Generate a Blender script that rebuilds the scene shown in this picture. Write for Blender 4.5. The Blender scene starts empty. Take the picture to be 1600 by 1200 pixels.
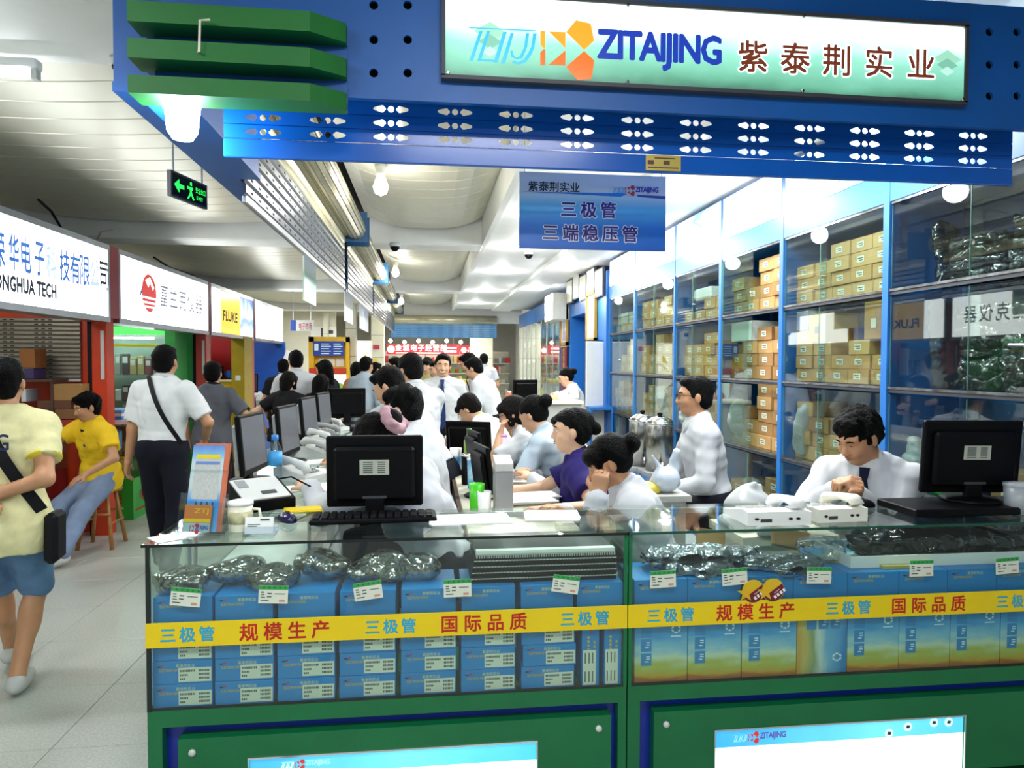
import bpy, bmesh, math, random
import numpy as np
from mathutils import Vector, Matrix
random.seed(7); rng = np.random.RandomState(5)
SC = bpy.context.scene; COL = SC.collection
# ------------------------------------------------------------------ camera
F_PX = 1100.0; YAW = math.radians(6.84); PITCH = math.radians(1.745); ROLL = math.radians(0.2); EYE = 1.62
_fw = np.array([math.sin(YAW)*math.cos(PITCH), math.cos(YAW)*math.cos(PITCH), -math.sin(PITCH)])
_rt = np.array([math.cos(YAW), -math.sin(YAW), 0.0]); _up = np.cross(_rt, _fw)
_r2 = math.cos(ROLL)*_rt + math.sin(ROLL)*_up; _u2 = -math.sin(ROLL)*_rt + math.cos(ROLL)*_up
cam_d = bpy.data.cameras.new('camera'); cam_d.sensor_width = 36; cam_d.lens = 36*F_PX/1600; cam_d.clip_start = 0.02
cam = bpy.data.objects.new('camera', cam_d); COL.objects.link(cam)
cam.matrix_world = Matrix(((_r2[0], _u2[0], -_fw[0], 0), (_r2[1], _u2[1], -_fw[1], 0), (_r2[2], _u2[2], -_fw[2], EYE), (0, 0, 0, 1)))
SC.camera = cam
def ray(x, y): return _fw + _r2*((x-800)/F_PX) - _u2*((y-600)/F_PX)
def at(x, y, Y):
    d = ray(x, y); p = d*(Y/d[1]); return Vector((p[0], p[1], p[2]+EYE))
def atz(x, y, Z):
    d = ray(x, y); p = d*((Z-EYE)/d[2]); return Vector((p[0], p[1], p[2]+EYE))
def atx(x, y, X):
    d = ray(x, y); p = d*(X/d[0]); return Vector((p[0], p[1], p[2]+EYE))
# ------------------------------------------------------------------ world, exposure
W = bpy.data.worlds.new('world'); SC.world = W; W.use_nodes = True
_bg = W.node_tree.nodes['Background']; _bg.inputs[0].default_value = (0.86, 0.92, 1.0, 1); _bg.inputs[1].default_value = 0.26
SC.view_settings.view_transform = 'Standard'; SC.view_settings.look = 'None'; SC.view_settings.gamma = 1.0
SC.view_settings.use_curve_mapping = False; SC.view_settings.exposure = 0.12
def lamp_area(loc, power, size, col=(1, 1, 1), direction=(0, 0, -1), sy=None, spread=180):
    l = bpy.data.lights.new('lamp_light', 'AREA'); l.energy = power; l.color = col
    l.shape = 'RECTANGLE' if sy else 'DISK'; l.size = size
    if sy: l.size_y = sy
    l.spread = math.radians(spread)
    o = bpy.data.objects.new('lamp_light', l); COL.objects.link(o); o.location = loc
    o.rotation_euler = Vector(direction).to_track_quat('-Z', 'Y').to_euler(); return o
def lamp_point(loc, power, rad=0.05, col=(1, 1, 1)):
    l = bpy.data.lights.new('lamp_light', 'POINT'); l.energy = power; l.color = col; l.shadow_soft_size = rad
    o = bpy.data.objects.new('lamp_light', l); COL.objects.link(o); o.location = loc; return o
SHOP_W = 20.0     # shop downlight power
COR_W = 40.0      # corridor fluorescent power
# ------------------------------------------------------------------ materials
def lin(c):
    if isinstance(c, str):
        c = c.lstrip('#'); c = tuple(int(c[i:i+2], 16)/255 for i in (0, 2, 4))
    return tuple(((v/12.92) if v <= 0.04045 else ((v+0.055)/1.055)**2.4) for v in c)
MATS = {}
def mat(name, col='#808080', rough=0.5, metal=0.0, spec=0.5, var=0.08, scale=6.0, bump=0.0, bscale=40.0, coat=0.0):
    if name in MATS: return MATS[name]
    m = bpy.data.materials.new(name); m.use_nodes = True; MATS[name] = m
    nt = m.node_tree; p = nt.nodes['Principled BSDF']; c = lin(col)
    p.inputs['Roughness'].default_value = rough; p.inputs['Metallic'].default_value = metal
    p.inputs['Specular IOR Level'].default_value = spec; p.inputs['Coat Weight'].default_value = coat
    tc = nt.nodes.new('ShaderNodeTexCoord')
    n = nt.nodes.new('ShaderNodeTexNoise'); n.inputs['Scale'].default_value = scale; n.inputs['Detail'].default_value = 3
    nt.links.new(tc.outputs['Object'], n.inputs['Vector'])
    r = nt.nodes.new('ShaderNodeValToRGB')
    r.color_ramp.elements[0].position = 0.3; r.color_ramp.elements[1].position = 0.7
    r.color_ramp.elements[0].color = tuple(v*(1-var) for v in c)+(1,); r.color_ramp.elements[1].color = tuple(min(1, v*(1+var)) for v in c)+(1,)
    nt.links.new(n.outputs['Fac'], r.inputs[0]); nt.links.new(r.outputs[0], p.inputs['Base Color'])
    if bump:
        b = nt.nodes.new('ShaderNodeBump'); b.inputs['Strength'].default_value = min(1, bump); b.inputs['Distance'].default_value = 0.02 if bump < .6 else .05
        n2 = nt.nodes.new('ShaderNodeTexNoise'); n2.inputs['Scale'].default_value = bscale; n2.inputs['Detail'].default_value = 4
        nt.links.new(tc.outputs['Object'], n2.inputs['Vector']); nt.links.new(n2.outputs['Fac'], b.inputs['Height']); nt.links.new(b.outputs[0], p.inputs['Normal'])
    return m
def emat(name, col, strength=1.0, rough=0.2, gloss=0.0):
    if name in MATS: return MATS[name]
    m = bpy.data.materials.new(name); m.use_nodes = True; MATS[name] = m
    p = m.node_tree.nodes['Principled BSDF']; c = lin(col)+(1,)
    p.inputs['Base Color'].default_value = tuple(v*0.6 for v in c[:3])+(1,); p.inputs['Emission Color'].default_value = c
    p.inputs['Emission Strength'].default_value = strength; p.inputs['Roughness'].default_value = rough
    return m
def glassmat(name, tint='#eef6f2', rough=0.02, ior=1.45, dirt=0.0, gcol='#ffffff'):
    if name in MATS: return MATS[name]
    m = bpy.data.materials.new(name); m.use_nodes = True; MATS[name] = m; nt = m.node_tree
    for n in list(nt.nodes): nt.nodes.remove(n)
    o = nt.nodes.new('ShaderNodeOutputMaterial'); mx = nt.nodes.new('ShaderNodeMixShader')
    lw = nt.nodes.new('ShaderNodeLayerWeight'); lw.inputs[0].default_value = 0.5; r0 = ((ior-1)/(ior+1))**2
    pw = nt.nodes.new('ShaderNodeMath'); pw.operation = 'POWER'; pw.inputs[1].default_value = 5.0
    fr = nt.nodes.new('ShaderNodeMath'); fr.operation = 'MULTIPLY_ADD'; fr.inputs[1].default_value = 0.9-r0; fr.inputs[2].default_value = r0
    nt.links.new(lw.outputs['Facing'], pw.inputs[0]); nt.links.new(pw.outputs[0], fr.inputs[0])
    t = nt.nodes.new('ShaderNodeBsdfTransparent'); t.inputs[0].default_value = lin(tint)+(1,)
    g = nt.nodes.new('ShaderNodeBsdfGlossy'); g.inputs['Roughness'].default_value = rough; g.inputs[0].default_value = lin(gcol)+(1,)
    nt.links.new(fr.outputs[0], mx.inputs[0]); nt.links.new(t.outputs[0], mx.inputs[1]); nt.links.new(g.outputs[0], mx.inputs[2])
    last = mx
    if dirt > 0:
        df = nt.nodes.new('ShaderNodeBsdfDiffuse'); df.inputs[0].default_value = (0.6, 0.65, 0.62, 1)
        m2 = nt.nodes.new('ShaderNodeMixShader'); nz = nt.nodes.new('ShaderNodeTexNoise'); nz.inputs['Scale'].default_value = 3.0
        mul = nt.nodes.new('ShaderNodeMath'); mul.operation = 'MULTIPLY'; mul.inputs[1].default_value = dirt
        nt.links.new(nz.outputs['Fac'], mul.inputs[0]); nt.links.new(mul.outputs[0], m2.inputs[0])
        nt.links.new(mx.outputs[0], m2.inputs[1]); nt.links.new(df.outputs[0], m2.inputs[2]); last = m2
    nt.links.new(last.outputs[0], o.inputs[0]); return m
def bagmat(name, col, opac=0.35, rough=0.25, bscale=25.0, bstr=1.0):
    """thin crumpled plastic film: part see-through, part pigment, glossy creases"""
    if name in MATS: return MATS[name]
    m = bpy.data.materials.new(name); m.use_nodes = True; MATS[name] = m; nt = m.node_tree
    p = nt.nodes['Principled BSDF']; p.inputs['Base Color'].default_value = lin(col)+(1,); p.inputs['Roughness'].default_value = rough
    p.inputs['Specular IOR Level'].default_value = 0.7
    tc = nt.nodes.new('ShaderNodeTexCoord')
    nz = nt.nodes.new('ShaderNodeTexNoise'); nz.noise_type = 'RIDGED_MULTIFRACTAL'; nz.inputs['Scale'].default_value = bscale*0.5; nz.inputs['Distortion'].default_value = 1.2; nz.inputs['Detail'].default_value = 2.5
    nt.links.new(tc.outputs['Object'], nz.inputs['Vector'])
    b = nt.nodes.new('ShaderNodeBump'); b.inputs['Strength'].default_value = min(1, bstr); b.inputs['Distance'].default_value = 0.02*bstr
    nt.links.new(nz.outputs['Fac'], b.inputs['Height']); nt.links.new(b.outputs[0], p.inputs['Normal'])
    if opac < 1:
        mx = nt.nodes.new('ShaderNodeMixShader'); t = nt.nodes.new('ShaderNodeBsdfTransparent'); mx.inputs[0].default_value = opac
        nt.links.new(t.outputs[0], mx.inputs[1]); nt.links.new(p.outputs[0], mx.inputs[2])
        nt.links.new(mx.outputs[0], nt.nodes['Material Output'].inputs[0])
    return m
def filmmat(name, fac=0.35, rough=0.12, bscale=26.0, tint='#e8ebea'):
    """clear crinkled film: see-through with glossy creases"""
    if name in MATS: return MATS[name]
    m = bpy.data.materials.new(name); m.use_nodes = True; MATS[name] = m; nt = m.node_tree; nt.nodes.remove(nt.nodes['Principled BSDF'])
    tc = nt.nodes.new('ShaderNodeTexCoord'); nz = nt.nodes.new('ShaderNodeTexNoise'); nz.noise_type = 'RIDGED_MULTIFRACTAL'; nz.inputs['Scale'].default_value = bscale; nz.inputs['Detail'].default_value = 2.0; nz.inputs['Distortion'].default_value = 1.0
    b = nt.nodes.new('ShaderNodeBump'); b.inputs['Strength'].default_value = 1.0; b.inputs['Distance'].default_value = 0.012
    g = nt.nodes.new('ShaderNodeBsdfGlossy'); g.inputs['Roughness'].default_value = rough; t = nt.nodes.new('ShaderNodeBsdfTransparent'); t.inputs[0].default_value = lin(tint)+(1,)
    mx = nt.nodes.new('ShaderNodeMixShader'); mx.inputs[0].default_value = fac
    nt.links.new(tc.outputs['Object'], nz.inputs['Vector']); nt.links.new(nz.outputs['Fac'], b.inputs['Height']); nt.links.new(b.outputs[0], g.inputs['Normal'])
    nt.links.new(t.outputs[0], mx.inputs[1]); nt.links.new(g.outputs[0], mx.inputs[2]); nt.links.new(mx.outputs[0], nt.nodes['Material Output'].inputs[0]); return m
def rampmat(name, axis, stops, lo, hi, emit=0.0, rough=0.4, wob=0.0, nscale=(3, 3, 3), wobcol=None):
    """print with colour bands along an object axis (lo..hi metres), optionally wobbled by noise; emit>0 for backlit film"""
    if name in MATS: return MATS[name]
    m = bpy.data.materials.new(name); m.use_nodes = True; MATS[name] = m; nt = m.node_tree
    p = nt.nodes['Principled BSDF']; p.inputs['Roughness'].default_value = rough
    tc = nt.nodes.new('ShaderNodeTexCoord'); sx = nt.nodes.new('ShaderNodeSeparateXYZ'); nt.links.new(tc.outputs['Object'], sx.inputs[0])
    mr = nt.nodes.new('ShaderNodeMapRange'); mr.inputs['From Min'].default_value = lo; mr.inputs['From Max'].default_value = hi
    nt.links.new(sx.outputs['XYZ'.index(axis)], mr.inputs['Value']); src = mr.outputs[0]
    if wob:
        mp = nt.nodes.new('ShaderNodeMapping'); mp.inputs['Scale'].default_value = nscale
        nz = nt.nodes.new('ShaderNodeTexNoise'); nz.inputs['Scale'].default_value = 1.0; nz.inputs['Detail'].default_value = 4
        nt.links.new(tc.outputs['Object'], mp.inputs[0]); nt.links.new(mp.outputs[0], nz.inputs['Vector'])
        ma = nt.nodes.new('ShaderNodeMath'); ma.operation = 'MULTIPLY_ADD'; ma.inputs[1].default_value = wob
        sb = nt.nodes.new('ShaderNodeMath'); sb.operation = 'SUBTRACT'; sb.inputs[1].default_value = 0.5
        nt.links.new(nz.outputs['Fac'], sb.inputs[0]); nt.links.new(sb.outputs[0], ma.inputs[0]); nt.links.new(src, ma.inputs[2]); src = ma.outputs[0]
    r = nt.nodes.new('ShaderNodeValToRGB'); el = r.color_ramp.elements
    while len(el) < len(stops): el.new(0.5)
    for e, (pos, c) in zip(el, stops): e.position = pos; e.color = lin(c)+(1,)
    nt.links.new(src, r.inputs[0]); nt.links.new(r.outputs[0], p.inputs['Base Color'])
    if emit:
        nt.links.new(r.outputs[0], p.inputs['Emission Color']); p.inputs['Emission Strength'].default_value = emit
    return m
# ------------------------------------------------------------------ object helpers
def tag(o, label=None, cat=None, group=None, kind=None):
    if label: o['label'] = label
    if cat: o['category'] = cat
    if group: o['group'] = group
    if kind: o['kind'] = kind
    return o
def thing(name, label, cat, loc=(0, 0, 0), rz=0.0, group=None):
    o = bpy.data.objects.new(name, None); COL.objects.link(o); o.location = loc; o.rotation_euler = (0, 0, rz); o.empty_display_size = 0.05
    return tag(o, label, cat, group)
def top_of(o):
    while o.parent: o = o.parent
    return o
def link_mesh(name, v, f, m, parent=None, smooth=False, mi=None, kind=None):
    """verts in the coordinates of the root (world if the root stands at its place unrotated); a top-level mesh gets its origin at its base"""
    v = np.asarray(v, float).reshape(-1, 3)
    me = bpy.data.meshes.new(name)
    if parent is None:
        off = np.array([(v[:, 0].min()+v[:, 0].max())/2, (v[:, 1].min()+v[:, 1].max())/2, v[:, 2].min()])
    else:
        t = top_of(parent); off = np.array(t.location) if t.type == 'EMPTY' else np.array(t.get('_org', (0, 0, 0)))
        if t.type != 'EMPTY': off = np.array(t.location)
    me.from_pydata((v-off).tolist(), [], f)
    for x in (m if isinstance(m, (list, tuple)) else [m]): me.materials.append(x)
    if mi is not None: me.polygons.foreach_set('material_index', mi)
    if smooth: me.polygons.foreach_set('use_smooth', [True]*len(me.polygons))
    me.update()
    o = bpy.data.objects.new(name, me); COL.objects.link(o)
    if parent is None: o.location = off
    else: o.parent = parent
    if kind: o['kind'] = kind
    return o
class MB:
    def __init__(s): s.v = []; s.f = []; s.mi = []; s.cur = 0
    def add(s, v, f):
        n = len(s.v); s.v += [tuple(p) for p in v]; s.f += [tuple(i+n for i in q) for q in f]; s.mi += [s.cur]*len(f); return s
    def box(s, x0, x1, y0, y1, z0, z1, ch=0.0):
        if x0 > x1: x0, x1 = x1, x0
        if y0 > y1: y0, y1 = y1, y0
        if z0 > z1: z0, z1 = z1, z0
        if ch <= 0:
            v = [(x, y, z) for x in (x0, x1) for y in (y0, y1) for z in (z0, z1)]
            return s.add(v, [(0, 1, 3, 2), (4, 6, 7, 5), (0, 4, 5, 1), (2, 3, 7, 6), (0, 2, 6, 4), (1, 5, 7, 3)])
        ch = min(ch, (x1-x0)*.45, (y1-y0)*.45, (z1-z0)*.45); v = []
        for x, sx in ((x0, 1), (x1, -1)):
            for y, sy in ((y0, 1), (y1, -1)):
                for z, sz in ((z0, 1), (z1, -1)):
                    v += [(x, y+sy*ch, z+sz*ch), (x+sx*ch, y, z+sz*ch), (x+sx*ch, y+sy*ch, z)]
        I = lambda i, j, k, a: ((i*2+j)*2+k)*3+a
        f = [(I(0,0,0,0), I(0,0,1,0), I(0,1,1,0), I(0,1,0,0)), (I(1,0,0,0), I(1,1,0,0), I(1,1,1,0), I(1,0,1,0)),
             (I(0,0,0,1), I(1,0,0,1), I(1,0,1,1), I(0,0,1,1)), (I(0,1,0,1), I(0,1,1,1), I(1,1,1,1), I(1,1,0,1)),
             (I(0,0,0,2), I(0,1,0,2), I(1,1,0,2), I(1,0,0,2)), (I(0,0,1,2), I(1,0,1,2), I(1,1,1,2), I(0,1,1,2))]
        for j in (0, 1):
            for k in (0, 1):
                f.append((I(0,j,k,1), I(0,j,k,2), I(1,j,k,2), I(1,j,k,1)) if (j+k) % 2 == 0 else (I(0,j,k,2), I(0,j,k,1), I(1,j,k,1), I(1,j,k,2)))
        for i in (0, 1):
            for k in (0, 1):
                f.append((I(i,0,k,0), I(i,1,k,0), I(i,1,k,2), I(i,0,k,2)) if (i+k) % 2 == 0 else (I(i,1,k,0), I(i,0,k,0), I(i,0,k,2), I(i,1,k,2)))
            for j in (0, 1):
                f.append((I(i,j,0,0), I(i,j,0,1), I(i,j,1,1), I(i,j,1,0)) if (i+j) % 2 == 0 else (I(i,j,0,1), I(i,j,0,0), I(i,j,1,0), I(i,j,1,1)))
        for i in (0, 1):
            for j in (0, 1):
                for k in (0, 1):
                    t = (I(i,j,k,0), I(i,j,k,1), I(i,j,k,2)); f.append(t if (i+j+k) % 2 else t[::-1])
        return s.add(v, f)
    def obox(s, c, h, R, ch=0.0):
        t = MB().box(-h[0], h[0], -h[1], h[1], -h[2], h[2], ch); R = np.asarray(R, float).reshape(3, 3)
        return s.add((np.array(t.v)@R.T+np.asarray(c, float)).tolist(), t.f)
    def tube(s, pts, r, n=8, caps=True, closed=False):
        P = [Vector(p) for p in pts]; m = len(P); rs = r if isinstance(r, (list, tuple)) else [r]*m; rings = []; prev = None
        for i, p in enumerate(P):
            if closed: d = P[(i+1) % m]-P[i-1]
            else: d = P[min(i+1, m-1)]-P[max(i-1, 0)]
            d.normalize()
            if prev is None: a = Vector((0, 0, 1)) if abs(d.z) < .9 else Vector((1, 0, 0)); x = d.cross(a).normalized()
            else: x = (prev-d*prev.dot(d)).normalized()
            prev = x; y = d.cross(x); rings.append([p+(x*math.cos(2*math.pi*k/n)+y*math.sin(2*math.pi*k/n))*rs[i] for k in range(n)])
        v = [q for g in rings for q in g]; f = []
        for i in range(m if closed else m-1):
            j = (i+1) % m
            for k in range(n): f.append((i*n+k, i*n+(k+1) % n, j*n+(k+1) % n, j*n+k))
        if caps and not closed: f.append(tuple(range(n))[::-1]); f.append(tuple((m-1)*n+k for k in range(n)))
        return s.add(v, f)
    def cyl(s, a, b, r0, r1=None, n=16): return s.tube([a, b], [r0, r0 if r1 is None else r1], n)
    def lathe(s, c, prof, n=24, axis='Z'):
        v = []; f = []; m = len(prof)
        for r, z in prof:
            for k in range(n):
                a = 2*math.pi*k/n; x, y = r*math.cos(a), r*math.sin(a)
                q = (x, y, z) if axis == 'Z' else ((z, x, y) if axis == 'X' else (y, z, x))
                v.append((c[0]+q[0], c[1]+q[1], c[2]+q[2]))
        for i in range(m-1):
            for k in range(n): f.append((i*n+k, i*n+(k+1) % n, (i+1)*n+(k+1) % n, (i+1)*n+k))
        if prof[0][0] > 1e-5: f.append(tuple(range(n))[::-1])
        if prof[-1][0] > 1e-5: f.append(tuple((m-1)*n+k for k in range(n)))
        return s.add(v, f)
    def prism(s, poly, o, ax, ay, depth):
        """2D polygon (x,y) on plane o + x*ax + y*ay, extruded by vector depth"""
        o, ax, ay, depth = Vector(o), Vector(ax), Vector(ay), Vector(depth); n = len(poly)
        a = [o+ax*x+ay*y for x, y in poly]; b = [p+depth for p in a]
        return s.add(a+b, [tuple(range(n)), tuple(range(2*n-1, n-1, -1))]+[(i, i+n, (i+1) % n+n, (i+1) % n) for i in range(n)])
    def build(s, name, m, parent=None, smooth=False, kind=None):
        return link_mesh(name, s.v, s.f, m, parent, smooth, s.mi if isinstance(m, (list, tuple)) else None, kind)
def bx(name, m, parent, *a, ch=0.0, kind=None): return MB().box(*a, ch=ch).build(name, m, parent, kind=kind)
def struct(o): o['kind'] = 'structure'; return o
def copy_tree(o, parent=None):
    c = o.copy(); COL.objects.link(c)
    if parent is not None: c.parent = parent
    for ch in list(o.children): copy_tree(ch, c)
    return c
_tcache = {}
def text_mesh(s, bold=0.0, pitch=1.0):
    k = (s, bold, pitch)
    if k in _tcache: return _tcache[k]
    c = bpy.data.curves.new('lettering', 'FONT'); c.body = s; c.space_character = pitch; c.offset = bold; c.resolution_u = 2; c.fill_mode = 'FRONT'
    o = bpy.data.objects.new('lettering', c); COL.objects.link(o); bpy.context.view_layer.update()
    me = o.evaluated_get(bpy.context.evaluated_depsgraph_get()).to_mesh()
    v = np.array([p.co[:] for p in me.vertices]).reshape(-1, 3); f = [tuple(p.vertices) for p in me.polygons]
    o.to_mesh_clear(); bpy.data.objects.remove(o); bpy.data.curves.remove(c)
    _tcache[k] = (v, f); return v, f
def text(name, s, m, parent, o, ax, ay, size=None, fit=None, bold=0.0, pitch=1.0, lift=0.0006, skew=0.0):
    """flat lettering: o = lower-left (of the em box, or of the fitted box), ax/ay unit axes; fit=(w,h) stretches the ink to that box"""
    v, f = text_mesh(s, 0.0, pitch)
    if len(v) == 0: return None
    x, y = v[:, 0].copy(), v[:, 1].copy()
    if fit:
        x = (x-x.min())/(x.max()-x.min())*fit[0]; y = (y-y.min())/max(1e-6, y.max()-y.min())*fit[1]
    else: x = x*size; y = (y+0.12)*size
    if bold > 0:          # heavier stroke: overlaid shifted copies of the same outline
        em = size if size else fit[1]/1.0; n = 4 if bold < .035 else 8; d = bold*em; X, Y, Fs = [x], [y], list(f); nv = len(x)
        for q in range(n):
            a = 2*math.pi*(q+.5*(n == 4))/n; X.append(x+d*math.cos(a)); Y.append(y+d*math.sin(a)); Fs += [tuple(i+nv*(q+1) for i in g) for g in f]
        x, y, f = np.concatenate(X), np.concatenate(Y), Fs; lift = lift+np.repeat(np.arange(n+1)*5e-5, nv)[:, None]
    x = x+y*skew
    ax, ay = np.array(ax, float), np.array(ay, float); n = np.cross(ax, ay); n /= np.linalg.norm(n)
    V = np.array(o, float)+x[:, None]*ax+y[:, None]*ay+n*lift
    return link_mesh(name, V, f, m, parent)
def poly2d(name, polys, m, parent, o, ax, ay, lift=0.0006, th=0.0):
    """flat printed polygons in plane coordinates, one mesh"""
    b = MB(); n = Vector(ax).cross(Vector(ay)).normalized()
    for p in polys:
        q = [Vector(o)+Vector(ax)*x+Vector(ay)*y+n*lift for x, y in p]
        a = sum((p[i][0]*p[(i+1) % len(p)][1]-p[(i+1) % len(p)][0]*p[i][1]) for i in range(len(p)))
        if a < 0: q = q[::-1]
        b.add(q, [tuple(range(len(q)))])
    return b.build(name, m, parent)
def holed_plate(outer, holes, th):
    """plate in the XZ plane (front at y=0, back at y=th) with real cut-outs -> verts, faces"""
    c = bpy.data.curves.new('plate', 'CURVE'); c.dimensions = '2D'; c.fill_mode = 'BOTH'; c.extrude = th/2
    for poly in [outer]+holes:
        s = c.splines.new('POLY'); s.points.add(len(poly)-1); s.use_cyclic_u = True
        for p, (x, z) in zip(s.points, poly): p.co = (x, z, 0, 1)
    o = bpy.data.objects.new('plate', c); COL.objects.link(o); bpy.context.view_layer.update()
    me = o.evaluated_get(bpy.context.evaluated_depsgraph_get()).to_mesh()
    v = np.array([(p.co[0], th/2-p.co[2], p.co[1]) for p in me.vertices]); f = [tuple(p.vertices) for p in me.polygons]
    o.to_mesh_clear(); bpy.data.objects.remove(o); bpy.data.curves.remove(c); return v, f
def disc(cx, cz, r, n=14): return [(cx+r*math.cos(2*math.pi*i/n), cz+r*math.sin(2*math.pi*i/n)) for i in range(n)]
ORD = ['first', 'second', 'third', 'fourth', 'fifth', 'sixth', 'seventh', 'eighth', 'ninth', 'tenth', 'eleventh', 'twelfth', 'thirteenth', 'fourteenth']
# ------------------------------------------------------------------ smooth-blended solids (bodies, cloth, bags)
class SDF:
    def __init__(s, res): s.res = res; s.ops = []; s.noise = []
    def rc(s, a, b, ra, rb=None, k=0.02, sq=None, op='u'):
        s.ops.append(('rc', np.array(a, float), np.array(b, float), ra, ra if rb is None else rb, k, sq, op)); return s
    def el(s, c, r, R=None, k=0.02, op='u'):
        s.ops.append(('el', np.array(c, float), np.array(r, float), np.eye(3) if R is None else np.array(R, float), None, k, None, op)); return s
    def bx(s, c, h, R=None, rd=0.01, k=0.01, op='u'):
        s.ops.append(('bx', np.array(c, float), np.array(h, float), np.eye(3) if R is None else np.array(R, float), rd, k, None, op)); return s
    def cut(s, p, n):
        n = np.array(n, float); s.ops.append(('cut', np.array(p, float), n/np.linalg.norm(n), None, None, 0, None, 'c')); return s
    def push(s): s.ops.append(('push',)+(None,)*6+('c',)); return s
    def pop(s, k): s.ops.append(('pop',)+(None,)*4+(k, None, 'c')); return s
    def wrinkle(s, amp, freq, seed=0): s.noise.append((amp, freq, seed)); return s
    def bounds(s, o):
        if o[0] == 'rc': r = max(o[3], o[4]); return np.minimum(o[1], o[2])-r, np.maximum(o[1], o[2])+r
        if o[0] == 'el': e = np.sqrt(((o[3]*o[2][None, :])**2).sum(1)); return o[1]-e, o[1]+e
        e = (np.abs(o[3])*o[2][None, :]).sum(1)+o[4]; return o[1]-e, o[1]+e
    def mesh(s):
        h = s.res; un = [o for o in s.ops if o[7] == 'u']; bs = [s.bounds(o) for o in un]; pad = 3*h+sum(a for a, _, _ in s.noise)
        lo = np.min([b[0] for b in bs], 0)-pad; hi = np.max([b[1] for b in bs], 0)+pad; n = np.ceil((hi-lo)/h).astype(int)+1
        F = np.full(n, 1.0, np.float32); ax = [lo[i]+h*np.arange(n[i]) for i in range(3)]
        stack = []
        for o in s.ops:
            if o[0] == 'push': stack.append(F); F = np.full(n, 1.0, np.float32); continue
            if o[0] == 'pop':
                G = stack.pop(); k = o[5]; hh = np.maximum(k-np.abs(G-F), 0)/k; F = np.minimum(F, G)-hh*hh*k/4; continue
            if o[0] == 'cut':
                d = sum(((ax[i]-o[1][i])*o[2][i]).reshape([-1 if j == i else 1 for j in range(3)]) for i in range(3)); np.maximum(F, d, out=F); continue
            b0, b1 = s.bounds(o); m = o[5]+3*h
            i0 = np.maximum(0, np.floor((b0-m-lo)/h).astype(int)); i1 = np.minimum(n, np.ceil((b1+m-lo)/h).astype(int)+1)
            if (i1 <= i0).any(): continue
            sl = tuple(slice(a, b) for a, b in zip(i0, i1))
            X = ax[0][sl[0]][:, None, None]; Y = ax[1][sl[1]][None, :, None]; Z = ax[2][sl[2]][None, None, :]
            if o[0] == 'rc':
                a, b, ra, rb = o[1], o[2], o[3], o[4]; d = b-a; L2 = max(1e-9, d@d); px, py, pz = X-a[0], Y-a[1], Z-a[2]
                t = np.clip((px*d[0]+py*d[1]+pz*d[2])/L2, 0, 1); qx, qy, qz = px-t*d[0], py-t*d[1], pz-t*d[2]; q2 = qx*qx+qy*qy+qz*qz
                if o[6] is not None:
                    u, fac = o[6]; w = qx*u[0]+qy*u[1]+qz*u[2]; q2 = q2+w*w*(1/fac**2-1)
                D = np.sqrt(q2)-(ra+(rb-ra)*t)
                if o[6] is not None: D = D*min(1.0, o[6][1]+0.15)
            else:
                R = o[3]; px, py, pz = X-o[1][0], Y-o[1][1], Z-o[1][2]; l = [px*R[0, i]+py*R[1, i]+pz*R[2, i] for i in range(3)]
                if o[0] == 'el':
                    r = o[2]; k0 = np.sqrt(sum((l[i]/r[i])**2 for i in range(3))); k1 = np.sqrt(sum((l[i]/r[i]**2)**2 for i in range(3)))
                    D = k0*(k0-1)/np.maximum(k1, 1e-6)
                else:
                    q = [np.abs(l[i])-o[2][i] for i in range(3)]
                    D = np.sqrt(sum(np.maximum(c, 0)**2 for c in q))+np.minimum(np.maximum(np.maximum(q[0], q[1]), q[2]), 0)-o[4]
            k = max(o[5], 1e-4); G = F[sl]
            if o[7] == 's':
                D = -D; hh = np.maximum(k-np.abs(G-D), 0)/k; F[sl] = np.maximum(G, D)+hh*hh*k/4
            else:
                hh = np.maximum(k-np.abs(G-D), 0)/k; F[sl] = np.minimum(G, D)-hh*hh*k/4
        for amp, fr, sd in s.noise:
            rg = np.random.RandomState(sd+11); N = 0
            for j in range(4):
                kv = rg.normal(size=3); kv *= fr*(0.6+0.5*j)/np.linalg.norm(kv); ph = rg.rand()*6.28
                w = ax[0][:, None, None]*kv[0]+ax[1][None, :, None]*kv[1]+ax[2][None, None, :]*kv[2]+ph
                N = N+np.sin(w+1.3*np.sin(w*0.37+j))/(1+0.5*j)
            F = F+amp*(0.5*N.astype(np.float32)-0.55)
        S = F < 0; nx, ny, nz = F.shape
        C = [(i, j, k) for i in (0, 1) for j in (0, 1) for k in (0, 1)]
        cnt = sum(S[i:nx-1+i, j:ny-1+j, k:nz-1+k].astype(np.int8) for i, j, k in C); act = (cnt > 0) & (cnt < 8)
        ai = np.argwhere(act); idx = np.full(act.shape, -1, np.int64); idx[act] = np.arange(len(ai))
        pos = np.zeros((len(ai), 3)); num = np.zeros(len(ai))
        for a in range(8):
            for e in range(3):
                if C[a][e]: continue
                b = list(C[a]); b[e] = 1
                fa = F[ai[:, 0]+C[a][0], ai[:, 1]+C[a][1], ai[:, 2]+C[a][2]]; fb = F[ai[:, 0]+b[0], ai[:, 1]+b[1], ai[:, 2]+b[2]]
                cr = (fa < 0) != (fb < 0); t = np.where(cr, fa/np.where(cr, fa-fb, 1), 0)
                pos += cr[:, None]*(np.array(C[a])+t[:, None]*(np.array(b)-np.array(C[a]))); num += cr
        V = lo+h*(ai+pos/np.maximum(num, 1)[:, None]); faces = []
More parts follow.
